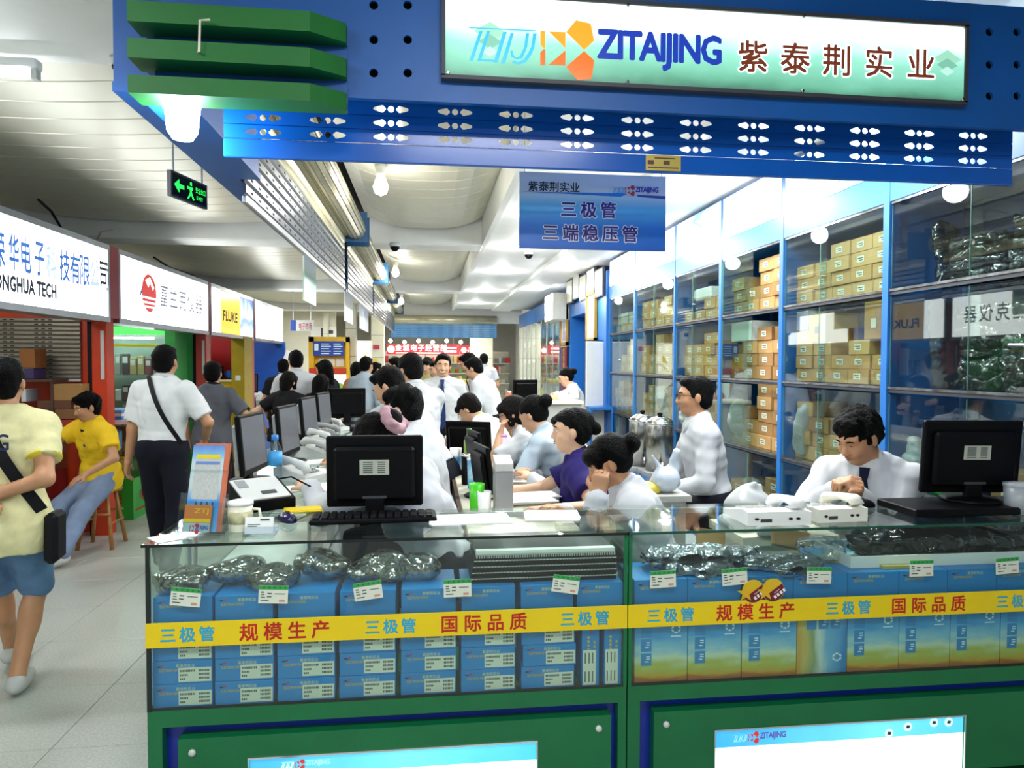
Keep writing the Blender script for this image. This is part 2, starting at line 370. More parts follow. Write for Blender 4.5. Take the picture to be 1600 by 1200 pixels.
        for e in range(3):
            p, q = [(1, 2), (2, 0), (0, 1)][e]
            sa = [slice(1, -1)]*3; sb = [slice(1, -1)]*3; sa[e] = slice(0, -1); sb[e] = slice(1, None)
            A, B = S[tuple(sa)], S[tuple(sb)]; E = np.argwhere(A != B)
            if not len(E): continue
            off = np.array([1, 1, 1]); off[e] = 0; G = E+off; fl = A[tuple(E.T)]
            def ci(dp, dq):
                g = G.copy(); g[:, p] -= dp; g[:, q] -= dq; return idx[tuple(g.T)]
            Q = np.stack([ci(1, 1), ci(0, 1), ci(0, 0), ci(1, 0)], 1); Q[~fl] = Q[~fl][:, ::-1]; faces.append(Q)
        Fc = np.concatenate(faces) if faces else np.zeros((0, 4), int); Fc = Fc[(Fc >= 0).all(1)]
        return V, Fc.tolist()
    def build(s, name, m, parent=None, kind=None):
        v, f = s.mesh()
        if len(f) == 0: return None
        return link_mesh(name, v, f, m, parent, True, None, kind)
# ================================================================== palette
m_blue = mat('painted_blue', '#0656a4', 0.45, var=0.10, scale=3); m_blue_gl = mat('gloss_blue_shutter', '#0f5cbc', 0.22, var=0.06)
m_cab = mat('cabinet_blue', '#1e6cba', 0.35, var=0.04); m_green = mat('painted_green', '#076822', 0.5, var=0.08); m_greend = mat('counter_green', '#026838', 0.45, var=0.08)
m_navy = mat('recess_blue', '#0a2a9a', 0.3); m_black = mat('black_plastic', '#060608', 0.45, spec=.14, var=0.15); m_blackm = mat('black_matte', '#0f0f13', 0.6, spec=.2)
m_grey = mat('grey_plastic', '#8f9294', 0.45); m_lgrey = mat('light_grey_plastic', '#c9cbc8', 0.45); m_dgrey = mat('dark_grey_plastic', '#3c3e44', 0.5)
m_white = mat('white_paint', '#eef0ee', 0.5, var=0.03); m_paper = mat('white_paper', '#f2f3f0', 0.7, var=0.02); m_cream = mat('cream_laminate', '#e6e2cc', 0.4, var=0.03)
m_card = mat('cardboard', '#b58d58', 0.75, var=0.10, scale=9); m_cardd = mat('cardboard_worn', '#9c7444', 0.8, var=0.14, scale=7)
m_red = mat('painted_red', '#a81a20', 0.4); m_orange = mat('orange_red_panel', '#c8380c', 0.45); m_yellow = mat('painted_yellow', '#e0b010', 0.5)
m_alu = mat('aluminium', '#b9bcc0', 0.3, metal=0.9, var=0.05); m_chrome = mat('chrome', '#d6d8da', 0.12, metal=1.0, var=0.02); m_steel = mat('stainless_steel', '#a9a9a6', 0.22, metal=1.0)
m_wood = mat('light_wood', '#a5703a', 0.5, var=0.2, scale=14); m_brown = mat('brown_laminate', '#4a3528', 0.5); m_ink = mat('black_ink', '#141414', 0.6); m_inkblue = mat('blue_ink', '#1c3f9a', 0.6)
m_gold = mat('gold_frame', '#b8923a', 0.4, metal=0.5, bump=0.5, bscale=60); m_yelband = mat('yellow_band', '#e6c800', 0.4, var=0.03); m_redink = mat('red_ink', '#b8140a', 0.5); m_cyanink = mat('cyan_ink', '#28a0c0', 0.5)
m_glass = glassmat('clear_glass', '#f2f8f5'); m_glassg = glassmat('green_tint_glass', '#f2f9f5', dirt=0.005); m_acry = glassmat('clear_acrylic', '#f4f8fa', rough=0.05)
m_glasscab = glassmat('cabinet_glass', '#eaf3f0', rough=0.015, ior=1.55, dirt=0.008); m_gedge = mat('glass_edge_green', '#0c4a38', 0.15, coat=0.5)
m_tile = mat('terrazzo', '#b2b6ae', 0.28, var=0.16, scale=90); m_joint = mat('joint_dark', '#84888a', 0.7); m_ceil = mat('metal_ceiling_strip', '#d8d6c6', 0.35, metal=0.35, var=0.05, scale=2)
m_dark = mat('dark_void', '#15161c', 0.8); m_plaster = mat('white_plaster', '#f3f4f1', 0.6, var=0.02); m_tilewall = mat('cream_wall_tile', '#dcdac6', 0.3, var=0.03)
e_white = emat('lightbox_white', '#fbfffd', 5.0); e_tube = emat('fluorescent_tube', '#f4f9ff', 36.0); e_bulb = emat('lamp_glow', '#fff8e6', 20.0); e_down = emat('downlight_glow', '#ffffff', 12.0)
e_box = emat('counter_lightbox', '#eafffb', 2.4)
# ================================================================== floor
def make_floor():
    fl = struct(bx('floor', m_joint, None, -7.5, 5.5, -4.0, 30.0, -0.12, -0.003))
    t = MB().box(-0.2985, 0.2985, -0.2985, 0.2985, -0.004, 0.0, ch=0.0012); me = None
    for iy in range(34):
        for ix in range(8):
            x = -2.163-0.3-0.6*3+0.6*ix-0.6; y = 1.9+0.6*iy+0.3
            if x > -0.7: continue
            if me is None:
                o = t.build('floor_tile', m_tile, fl); me = o
                o.data.transform(Matrix.Translation(fl.location))
            else: o = me.copy(); COL.objects.link(o)
            o.location = Vector((x, y, 0))-fl.location
    for y0, y1 in ((-4, 1.88), (22.4, 30)): bx('floor_tile', m_tile, fl, -4.9, -0.6, y0, y1, -0.004, 0.0)
    bx('floor_tile', m_tile, fl, -0.53, 5.4, -4, 30, -0.004, 0.0); bx('floor_tile', m_tile, fl, -7.4, -5.0, -4, 30, -0.004, 0.0)
make_floor()
# ================================================================== ceiling
def make_ceiling():
    c = struct(bx('ceiling', m_dark, None, -7.0, 5.4, -3.0, 30.0, 3.48, 3.55))
    bays = [(-2.45, 2.86), (3.32, 8.36), (9.22, 13.86), (14.72, 19.36), (20.2, 24.8)]
    def strips(x0, x1, segs):
        xc, hw = (x0+x1)/2, (x1-x0)/2; proto = {}
        for a, b in bays:
            n = int(round((b-a-0.10)/0.30)); w = (b-a-0.10)/n
            for i in range(n):
                key = round(w, 4)
                if key not in proto:
                    mb = MB(); g = w/2-0.004
                    for j in range(segs):
                        xa, xb = x0+(x1-x0)*j/segs, x0+(x1-x0)*(j+1)/segs; za, zb = [3.17+0.17*abs((q-xc)/hw)**3.0 for q in (xa, xb)]
                        mb.add([(xa, -g, za+.004), (xb, -g, zb+.004), (xb, -g+.006, zb), (xa, -g+.006, za), (xb, g-.006, zb), (xa, g-.006, za), (xb, g, zb+.004), (xa, g, za+.004), (xa, -g, za+.03), (xb, -g, zb+.03), (xb, g, zb+.03), (xa, g, za+.03)],
                               [(1, 0, 3, 2), (2, 3, 5, 4), (4, 5, 7, 6), (0, 1, 9, 8), (6, 7, 11, 10), (8, 9, 10, 11)])
                    o = link_mesh('ceiling_strip', np.array(mb.v)+np.array(c.location), mb.f, m_ceil, c); proto[key] = o
                    o.location = Vector((0, a+0.02+w*(i+.5), 0))-c.location
                else:
                    o = proto[key].copy(); COL.objects.link(o); o.location = Vector((0, a+0.02+w*(i+.5), 0))-c.location
    strips(-4.7, -0.98, 24); strips(-0.72, 0.66, 10)
    for k, y in enumerate((-2.6-0.45, 2.9, 8.4, 13.9, 19.4)):
        struct(MB().box(-4.8, -0.98, y, y+0.42, 3.0, 3.48, ch=0.02).box(-4.8, -0.98, y+0.42, y+0.8, 3.06, 3.48, ch=0.02).build('trim_%d' % (2*k+1), m_plaster))
        struct(MB().box(-0.72, 0.66, y, y+0.42, 3.0, 3.48, ch=0.02).box(-0.72, 0.66, y+0.42, y+0.8, 3.06, 3.48, ch=0.02).build('trim_%d' % (2*k+2), m_plaster))
    # lowered white plaster ceiling over the right half of the shop, stepped cove
    w = struct(bx('ceiling_plaster', m_plaster, None, 0.66, 2.95, 2.44, 18.9, 3.05, 3.4)); bx('cove_step', m_plaster, w, 0.64, 0.70, 2.44, 18.9, 3.01, 3.4); bx('cove_step', m_plaster, w, 1.7, 2.2, 2.44, 18.9, 3.0, 3.05)
make_ceiling()
# ================================================================== walls of the place
struct(bx('wall_right', m_plaster, None, 3.0, 3.15, 1.8, 24.0, 0, 3.48))
struct(bx('wall_left', m_tilewall, None, -6.2, -6.05, -3.0, 30.0, 0, 3.48))
struct(bx('wall_rear', m_tilewall, None, -6.0, 5.4, 27.5, 27.7, 0, 3.48))
# ================================================================== company mark (flat print)
def _z(p): return [((690+x/6.154-730)/398, -((y/6.154)-(73+0.043*(690+x/6.154-909)))/398) for x, y in p]
ZTJ = [_z(p) for p in ([(360,295),(390,295),(300,570),(265,570)], [(430,295),(460,295),(375,565),(340,565)], [(372,548),(500,556),(495,575),(345,567)], [(580,300),(615,300),(530,580),(490,580)],
       [(650,310),(680,310),(600,590),(560,590)], [(265,262),(885,280),(883,290),(263,272)],
       [(860,310),(895,310),(875,430),(845,430)], [(845,430),(875,430),(850,500),(815,490)], [(815,490),(850,500),(795,575),(770,553)], [(770,553),(795,575),(725,600),(720,576)], [(720,576),(725,600),(665,582),(680,562)],
       [(795,310),(825,310),(805,440),(775,440)], [(775,440),(805,440),(760,540),(738,520)], [(738,520),(760,540),(705,550),(700,535)], [(700,535),(705,550),(660,530),(680,510)], [(660,530),(680,510),(668,470),(645,475)])]
def _p(p): return [((x-730)/398, -(y-(73+0.043*(x-909)))/398) for x, y in p]
MARK_TOP = [_p(p) for p in ([(881,47.5),(896,29.5),(919,34),(924.5,60),(909,74)], [(854,47),(880,47.5),(880,72)], [(841,46.5),(849,46.7),(849,72.5),(846,72.5),(841,67)])]
MARK_BOT = [_p(p) for p in ([(909,75.5),(925,90),(921,117.5),(899,120),(881,100)], [(854,97),(880,75),(880,98)], [(841,79),(846,73.5),(849,73.5),(849,98),(841,98)])]
def logo(parent, o, ax, ay, w, mc, mt, mbm, ml, lift=0.0012):
    A, B = Vector(ax)*w, Vector(ay)*w
    poly2d('logo_stripes', ZTJ, mc, parent, o, A, B, lift); poly2d('logo_mark', MARK_TOP, mt, parent, o, A, B, lift); poly2d('logo_mark', MARK_BOT, mbm, parent, o, A, B, lift)
    text('logo_lettering', 'ZITAIJING', ml, parent, Vector(o)+A*(931-730)/398+B*(-0.062), ax, ay, fit=(w*196/398, w*0.140), bold=0.035, lift=lift, pitch=0.9)
XA, ZA, YA = (1, 0, 0), (0, 0, 1), (0, 1, 0)
# ================================================================== shop front fascia
def make_fascia():
    FY = 2.20; zb = 2.42; zt = 2.83; x0, x1 = -0.78, 2.55
    t = thing('shop_fascia', 'wide blue painted fascia box with green bars over the front counter', 'fascia', ((x0+x1)/2, FY, zb))
    holes = []
    for hx in (584, 637, 1546, 1589):
        for hy in ((8, 62, 114) if hx < 800 else (50, 101, 150)):
            p = at(hx, hy, FY); holes.append(disc(p.x, p.z, 0.0135))
    v, f = holed_plate([(x0, zb), (x1, zb), (x1, zt), (x0, zt)], holes, 0.01); v[:, 1] += FY
    link_mesh('front_plate', v, f, m_blue, t)
    MB().box(x0, x0+.012, FY+.01, FY+.17, zb, zt).box(x0, x1, FY+.175, FY+.19, zb+.06, zt).box(x0, x1, FY+.01, FY+.17, zt-.012, zt).build('fascia_box', m_blue, t)
    bx('fascia_underside', m_blue, t, x0, x1, FY+.01, FY+.15, zb+.045, zb+.057)
    bx('hole_backing', mat('rusty_inside', '#4a2c18', 0.8, var=.5, scale=30), t, x0+.02, x1, FY+.05, FY+.06, zb+.02, zt-.02)
    for z0, z1 in ((2.369, 2.419), (2.466, 2.520), (2.566, 2.623)):
        MB().prism([(-.83, 0), (-.335, 0), (-.24, .06), (-.24, .10), (-.83, .10)], (0, 2.10, z0), XA, YA, (0, 0, z1-z0)).build('green_bar', m_green, t)
        bx('bar_side', m_blue, t, -.82, -.78, 2.19, 2.40, z0+.004, z1-.004)
    for a, b in ((2.419, 2.466), (2.520, 2.566)): bx('bar_spacer', m_blue, t, -.79, -.24, 2.19, 2.20, a, b)
    # side box running down the corridor edge
    s = thing('side_fascia', 'dark blue fascia beam along the corridor edge above the side shutters', 'fascia', (-.93, 5, 2.49))
    bx('beam_body', m_blue, s, -.98, -.885, 2.40, 16.2, 2.49, 2.98); bx('beam_lip', m_blue, s, -.99, -.875, 2.40, 16.2, 2.475, 2.49)
    bx('beam_end', m_blue, s, -.98, -.78, 2.375, 3.42, 2.50, 2.98); bx('beam_foot', m_blue, s, -.985, -.775, 2.375, 3.44, 2.47, 2.50)
make_fascia()
def make_lightbox_sign():
    x0, x1, z0, z1 = 0.05, 1.775, 2.49, 2.742; Y = 2.17
    t = thing('lightbox_sign', 'backlit white and green shop sign with the striped logo and brown characters', 'sign', ((x0+x1)/2, Y, z0))
    MB().box(x0-.008, x1+.008, Y, Y+.03, z0-.008, z0+.004).box(x0-.008, x1+.008, Y, Y+.03, z1-.004, z1+.008).box(x0-.008, x0+.004, Y, Y+.03, z0, z1).box(x1-.004, x1+.008, Y, Y+.03, z0, z1).build('sign_frame', m_dgrey, t)
    mm = rampmat('sign_film', 'Z', [(0, '#3f6a58'), (.12, '#5a9a80'), (.45, '#86cbb4'), (.62, '#c8f0e2'), (.8, '#f2fffa'), (1, '#dcefe6')], 0.0, z1-z0, emit=1.0, wob=.35, nscale=(3.5, 1, 9))
    bx('sign_face', mm, t, x0, x1, Y+.006, Y+.02, z0, z1)
    o = Vector((0, Y+.006, 0)); a = at(730, 65.3, Y)
    logo(t, (a.x, Y+.006, a.z), XA, ZA, at(1128, 80, Y).x-a.x, emat('sign_cyan', '#35b4e8', .9), emat('sign_amber', '#f0a028', .9), emat('sign_orange', '#e06a12', .9), emat('sign_blue', '#2540b0', .7))
    e_brown = emat('sign_brown', '#7a3c28', .55); p = at(1154, 111, Y); pr = at(1220, 113, Y)
    for k, ch in enumerate('紫泰荆实业'):
        q = at(1153+66*k, 112+2.8*k, Y); text('character', ch, e_white, t, (q.x+.001, Y+.006, q.z), XA, ZA, size=.105, bold=.05, lift=.0008)
        text('character', ch, e_brown, t, (q.x, Y+.006, q.z), XA, ZA, size=.105, bold=.025, lift=.002)
    for k in range(3):                      # pale printed diamonds behind the lettering
        d = .05-.012*k; poly2d('diamond_print', [[(-d, 0), (0, -d*.6), (d, 0), (0, d*.6)]], emat('sign_pale%d' % k, ('#9fdcc0', '#7fc0a8', '#bfeee0')[k], .8), t, (.19, Y+.006, 2.63-.03*k), XA, ZA, .0004+.0001*k)
        poly2d('diamond_print', [[(-d, 0), (0, -d*.6), (d, 0), (0, d*.6)]], emat('sign_pale%d' % k, '#9fdcc0', .8), t, (1.71, Y+.006, 2.63-.02*k), XA, ZA, .0004+.0001*k)
    for fx in (x0+.012, .62, 1.2, x1-.012):
        for z in (z0+.008, z1-.008): MB().lathe((fx, Y, z), [(.004, -.006), (.006, -.003), (.006, .002)], 10, 'Y').build('screw', m_chrome, t)
make_lightbox_sign()
def lens(cx, cz, s):
    return [(cx+s*x, cz+z) for x, z in ((.058, 0), (.053, .0055), (.030, .0115), (.024, .0105), (.0215, .0055), (.017, .0035), (.017, -.0035), (.0215, -.0055), (.024, -.0105), (.030, -.0115), (.053, -.0055))]
def make_front_shutter():
    Y = 2.36; x0, x1 = -.645, 2.12; zb = 2.272
    t = thing('roller_shutter', 'glossy blue roller shutter with eye-shaped slots hanging under the fascia', 'shutter', ((x0+x1)/2, Y, zb))
    bx('bottom_rail', m_blue_gl, t, x0, x1, Y-.006, Y+.012, zb, zb+.060, ch=.003)
    cx = [at(x, y, Y).x for x, y in ((411, 207), (512, 210), (611, 214), (711, 217), (806, 221), (902, 225), (996, 229), (1087, 233), (1177, 236), (1265, 240), (1351, 244), (1436, 248), (1520, 251))]
    pitch = 0.0455
    for k in range(5):
        z0 = zb+.063+pitch*k; z1 = z0+pitch-.003
        hl = []
        for c in cx: zc = (z0+z1)/2; hl += [lens(c, zc, 1), lens(c, zc, -1), disc(c, zc, .0105, 12)]
        v, f = holed_plate([(x0, z0), (x1, z0), (x1, z1), (x0, z1)], hl, .003); v[:, 1] += Y; link_mesh('slat', v, f, m_blue_gl, t)
        bx('slat_hinge', m_blue_gl, t, x0, x1, Y+.004, Y+.009, z1-.002, z1+.006)
    p0, p1 = at(1008, 243, Y), at(1062, 269, Y)
    pl = bx('rating_plate', mat('brass_plate', '#c9b45c', .35, metal=.4), t, p0.x, p1.x, Y-.010, Y-.0065, p1.z, p0.z)
    MB().box(p0.x+.006, p0.x+.028, Y-.0105, Y-.0099, p1.z+.02, p1.z+.034).box(p0.x+.062, p0.x+.084, Y-.0105, Y-.0099, p1.z+.02, p1.z+.034).box(p0.x+.03, p1.x-.02, Y-.0105, Y-.0099, p0.z-.012, p0.z-.008).box(p0.x+.008, p1.x-.008, Y-.0105, Y-.0099, p1.z+.008, p1.z+.012).build('plate_print', mat('plate_ink', '#5a3a30'), pl)
make_front_shutter()
def make_hanging_sign():
    Y = 2.75; x0, x1, z0, z1 = .356, .948, 2.068, 2.366
    t = thing('hanging_sign', 'blue and silver hanging counter sign reading two lines of outlined characters', 'sign', ((x0+x1)/2, Y, z0))
    bx('board', rampmat('hang_film', 'Z', [(0, '#1c5cb0'), (.3, '#1c78cc'), (.55, '#5ab4dc'), (.705, '#b8d8dc'), (.72, '#c4cccd'), (1, '#c8cfd0')], 0, z1-z0, rough=.35), t, x0, x1, Y, Y+.008, z0, z1)
    w = x1-x0; fx = lambda u: x0+(u-70)/1400*w; fz = lambda v: z1-(v-100)/730*(z1-z0)
    o = lambda u, v: (fx(u), Y, fz(v)); em = (fx(1070)-fx(900))
    text('company_name', '紫泰荆实业', m_ink, t, o(155, 282), XA, ZA, fit=(fx(635)-fx(155), fz(180)-fz(275)), bold=.02)
    m_hn = mat('navy_letter', '#2c1c78', .4)
    poly2d('swoosh', [[(fx(75), fz(290)), (fx(1060), fz(275)), (fx(1090), fz(282)), (fx(1030), fz(310)), (fx(500), fz(298))]], mat('swoosh_blue', '#1c7cc8', .4), t, (0, Y, 0), XA, ZA)
    poly2d('swoosh', [[(fx(1180), fz(285)), (fx(1468), fz(290)), (fx(1468), fz(320)), (fx(1200), fz(305))]], mat('swoosh_violet', '#4a4a98', .4), t, (0, Y, 0), XA, ZA)
    logo(t, (fx(950), Y, fz(245)), XA, ZA, fx(1395)-fx(950), mat('p_cyan', '#3a9cd0'), mat('p_red', '#c83434'), mat('p_red', '#c83434'), mat('p_blue', '#3a3c98'))
    for s, u, v in (('三极管', 455, 525), ('三端稳压管', 285, 752)):
        n = len(s); width = (fx(1030)-fx(455)) if n == 3 else (fx(1275)-fx(285))
        for lt, b, m in ((.0006, .075, m_paper), (.0018, .03, m_hn)): text('characters', s, m, t, o(u, v), XA, ZA, size=em*.93, bold=b, pitch=1.40, lift=lt)
    for u in (120, 1430): MB().tube([(fx(u), Y+.004, z1), (fx(u), Y+.004, 3.05)], .0015, 6).build('hanging_wire', m_alu, t)
make_hanging_sign()
# ================================================================== side roller shutters along the corridor edge
def make_side_shutters():
    labels = ['nearest grey roller shutter rolled up over the corridor side counter', 'middle grey roller shutter rolled up above the sales counter edge', 'third grey roller shutter rolled up farther down the aisle', 'farthest small roller shutter at the end of the aisle edge']
    for k, (y0, y1) in enumerate(((3.46, 7.45), (7.75, 11.2), (11.5, 14.9), (15.1, 18.6))):
        X = -.855; t = thing('side_shutter', labels[k], 'shutter', (X, (y0+y1)/2, 2.37), group='side roller shutters')
        ms = mat('shutter_steel', '#666e78', .3, metal=.75, var=.08); MB().box(X-.012, X+.014, y0, y1, 2.365, 2.405, ch=.006).build('bottom_bar', m_alu, t)
        prev = (X, 2.407)
        path = [(X, 2.407+.062*i) for i in range(8)]+[(X+.012, 2.90), (X+.04, 2.955)]
        for i in range(len(path)-1):
            (xa, za), (xb, zb) = path[i], path[i+1]; mm = m_alu if i < 6 else mat('shutter_cream', '#cfc8a4', .35, metal=.3)
            b = MB(); b.add([(xa, y0, za), (xa, y1, za), (xa+.008, y1, za+.012), (xa+.008, y0, za+.012), (xb+.008, y0, zb-.016), (xb+.008, y1, zb-.016), (xb, y1, zb-.003), (xb, y0, zb-.003), (xa-.004, y0, za), (xa-.004, y1, za), (xb-.004, y1, zb-.003), (xb-.004, y0, zb-.003)],
                           [(0, 1, 2, 3)[::-1], (3, 2, 5, 4)[::-1], (4, 5, 6, 7)[::-1], (8, 11, 10, 9)[::-1], (0, 8, 9, 1), (7, 6, 10, 11), (0, 3, 4, 7, 11, 8), (1, 9, 10, 6, 5, 2)])
            sl = b.build('slat', ms if i < 6 else mm, t)
            if k < 2 and i < 6:
                h = MB()
                for q in np.arange(y0+.1, y1-.1, .16): h.box(xa+.0078, xa+.0092, q, q+.035, za+.022, za+.034)
                h.build('slot_holes', m_dark, sl, kind='stuff')
        MB().lathe((-.735, 0, 2.985), [(.0, y0+.02), (.10, y0+.02), (.10, y1-.02), (0, y1-.02)], 20, 'Y').build('roll', mat('roll_cream', '#d2ccb0', .3, metal=.35), t, True)
        rib = MB()
        for a in range(0, 360, 24): x, z = -.735+.1*math.cos(math.radians(a)), 2.985+.1*math.sin(math.radians(a)); rib.box(x-.004, x+.004, y0+.025, y1-.025, z-.004, z+.004)
        rib.build('roll_ridges', mat('roll_ridge', '#8c8670', .4, metal=.4), t, kind='stuff')
        for y in (y0-.012, y1): bx('bracket', mat('bracket_blue', '#2c5f8c', .5), t, -.86, -.62, y, y+.014, 2.86, 3.17)
make_side_shutters()
# ================================================================== lamps at the front
def make_front_lamps():
    p = at(285, 180, 2.28); t = thing('spot_lamp', 'blazing white flood lamp under the blue fascia corner', 'lamp', (p.x, p.y, p.z-.07))
    MB().lathe((p.x, p.y, p.z), [(.030, -.072), (.044, -.05), (.052, .03), (.058, .052)], 20).build('bulb', e_bulb, t, True)
    MB().lathe((p.x, p.y, p.z), [(.06, .045), (.068, .05), (.066, .07), (.03, .085), (.02, .13)], 20).build('lamp_rim', m_white, t, True)
    MB().tube([(p.x, p.y, p.z+.10), (p.x+.03, p.y-.05, p.z+.14), (p.x+.11, 2.085, p.z+.115), (p.x+.113, 2.085, p.z+.20), (p.x+.14, 2.085, p.z+.203)], .0035, 6).build('lamp_wire', m_cream, t)
    lamp_point((p.x, p.y-.02, p.z-.10), 11, .05, (.66, .88, 1.0))
    # exit sign
    c = Vector((-1.44, 4.5, 2.57)); e = thing('exit_sign', 'hanging green exit sign with running figure and arrow', 'sign', c)
    bd = MB().obox((c.x, c.y, c.z+.085), (.012, .19, .075), Matrix.Rotation(math.radians(-14), 3, 'Z')).build('sign_case', m_dgrey, e)
    R = Matrix.Rotation(math.radians(-14), 3, 'Z'); ax = R@Vector((0, 1, 0)); nrm = R@Vector((1, 0, 0)); o = c+Vector((0, 0, .085))+nrm*.0125; ge = emat('exit_green', '#22e048', 2.2)
    poly2d('sign_face', [[(-.175, -.062), (.175, -.062), (.175, .062), (-.175, .062)]], m_black, e, o, ax, ZA, .0004)
    poly2d('arrow', [[(-.16, 0), (-.11, .04), (-.11, .012), (-.06, .012), (-.06, -.012), (-.11, -.012), (-.11, -.04)]], ge, e, o, ax, ZA, .001)
    poly2d('running_figure', [[(.0, .05), (.02, .05), (.02, .03), (0, .03)], [(-.03, .02), (.03, .02), (.03, .005), (-.03, .005)], [(-.005, .02), (.015, .02), (.02, -.02), (0, -.02)], [(-.03, -.055), (-.015, -.055), (.015, -.015), (0, -.015)], [(.01, -.02), (.02, -.015), (.045, -.05), (.03, -.055)]], ge, e, o, ax, ZA, .001)
    text('characters', '安全出口', ge, e, o+ax*.06+Vector((0, 0, .0)), ax, ZA, fit=(.105, .035)); text('lettering', 'EXIT', ge, e, o+ax*.07+Vector((0, 0, -.04)), ax, ZA, fit=(.07, .022))
    for s in (-.15, .15): MB().tube([c+Vector((0, 0, .16))+ax*s, c+Vector((0, 0, .62))+ax*s], .006, 8).build('hanging_rod', m_alu, e)
    # fluorescent batten under the first beam and ceiling smoke detector
    q0, q1 = atz(-300, 104, 2.955), atz(62, 110, 2.955); b = thing('fluorescent_batten', 'white fluorescent batten lamp under the ceiling beam, upper left', 'lamp', (q1.x-.6, q1.y, 2.92))
    bx('batten_body', m_white, b, q1.x-1.25, q1.x, q1.y-.03, q1.y+.03, 2.955, 3.0, ch=.006)
    MB().cyl((q1.x-1.21, q1.y, 2.93), (q1.x-.035, q1.y, 2.93), .014, n=12).build('tube', e_tube, b, True)
    for x in (q1.x-1.235, q1.x-.03): bx('lamp_holder', m_lgrey, b, x, x+.025, q1.y-.02, q1.y+.02, 2.91, 2.955)
    lamp_area((q1.x-.6, q1.y, 2.90), COR_W*.6, 1.1, (.93, .97, 1.0), (0, 0, -1), .1)
    d = atz(191, 112, 3.0); s = thing('smoke_detector', 'small white smoke detector on the ceiling near the green bars', 'detector', (d.x, d.y, 2.95))
    MB().lathe((d.x, d.y, 0), [(.026, 3.005), (.04, 3.015), (.052, 3.045), (.055, 3.06)], 20).build('detector_body', m_white, s, True)
    g = MB()
    for a in range(10): A = a*.628; g.obox((d.x+.040*math.cos(A), d.y+.040*math.sin(A), 3.017), (.003, .008, .006), Matrix.Rotation(A, 3, 'Z'))
    g.build('vent_slots', m_dark, s)
make_front_lamps()
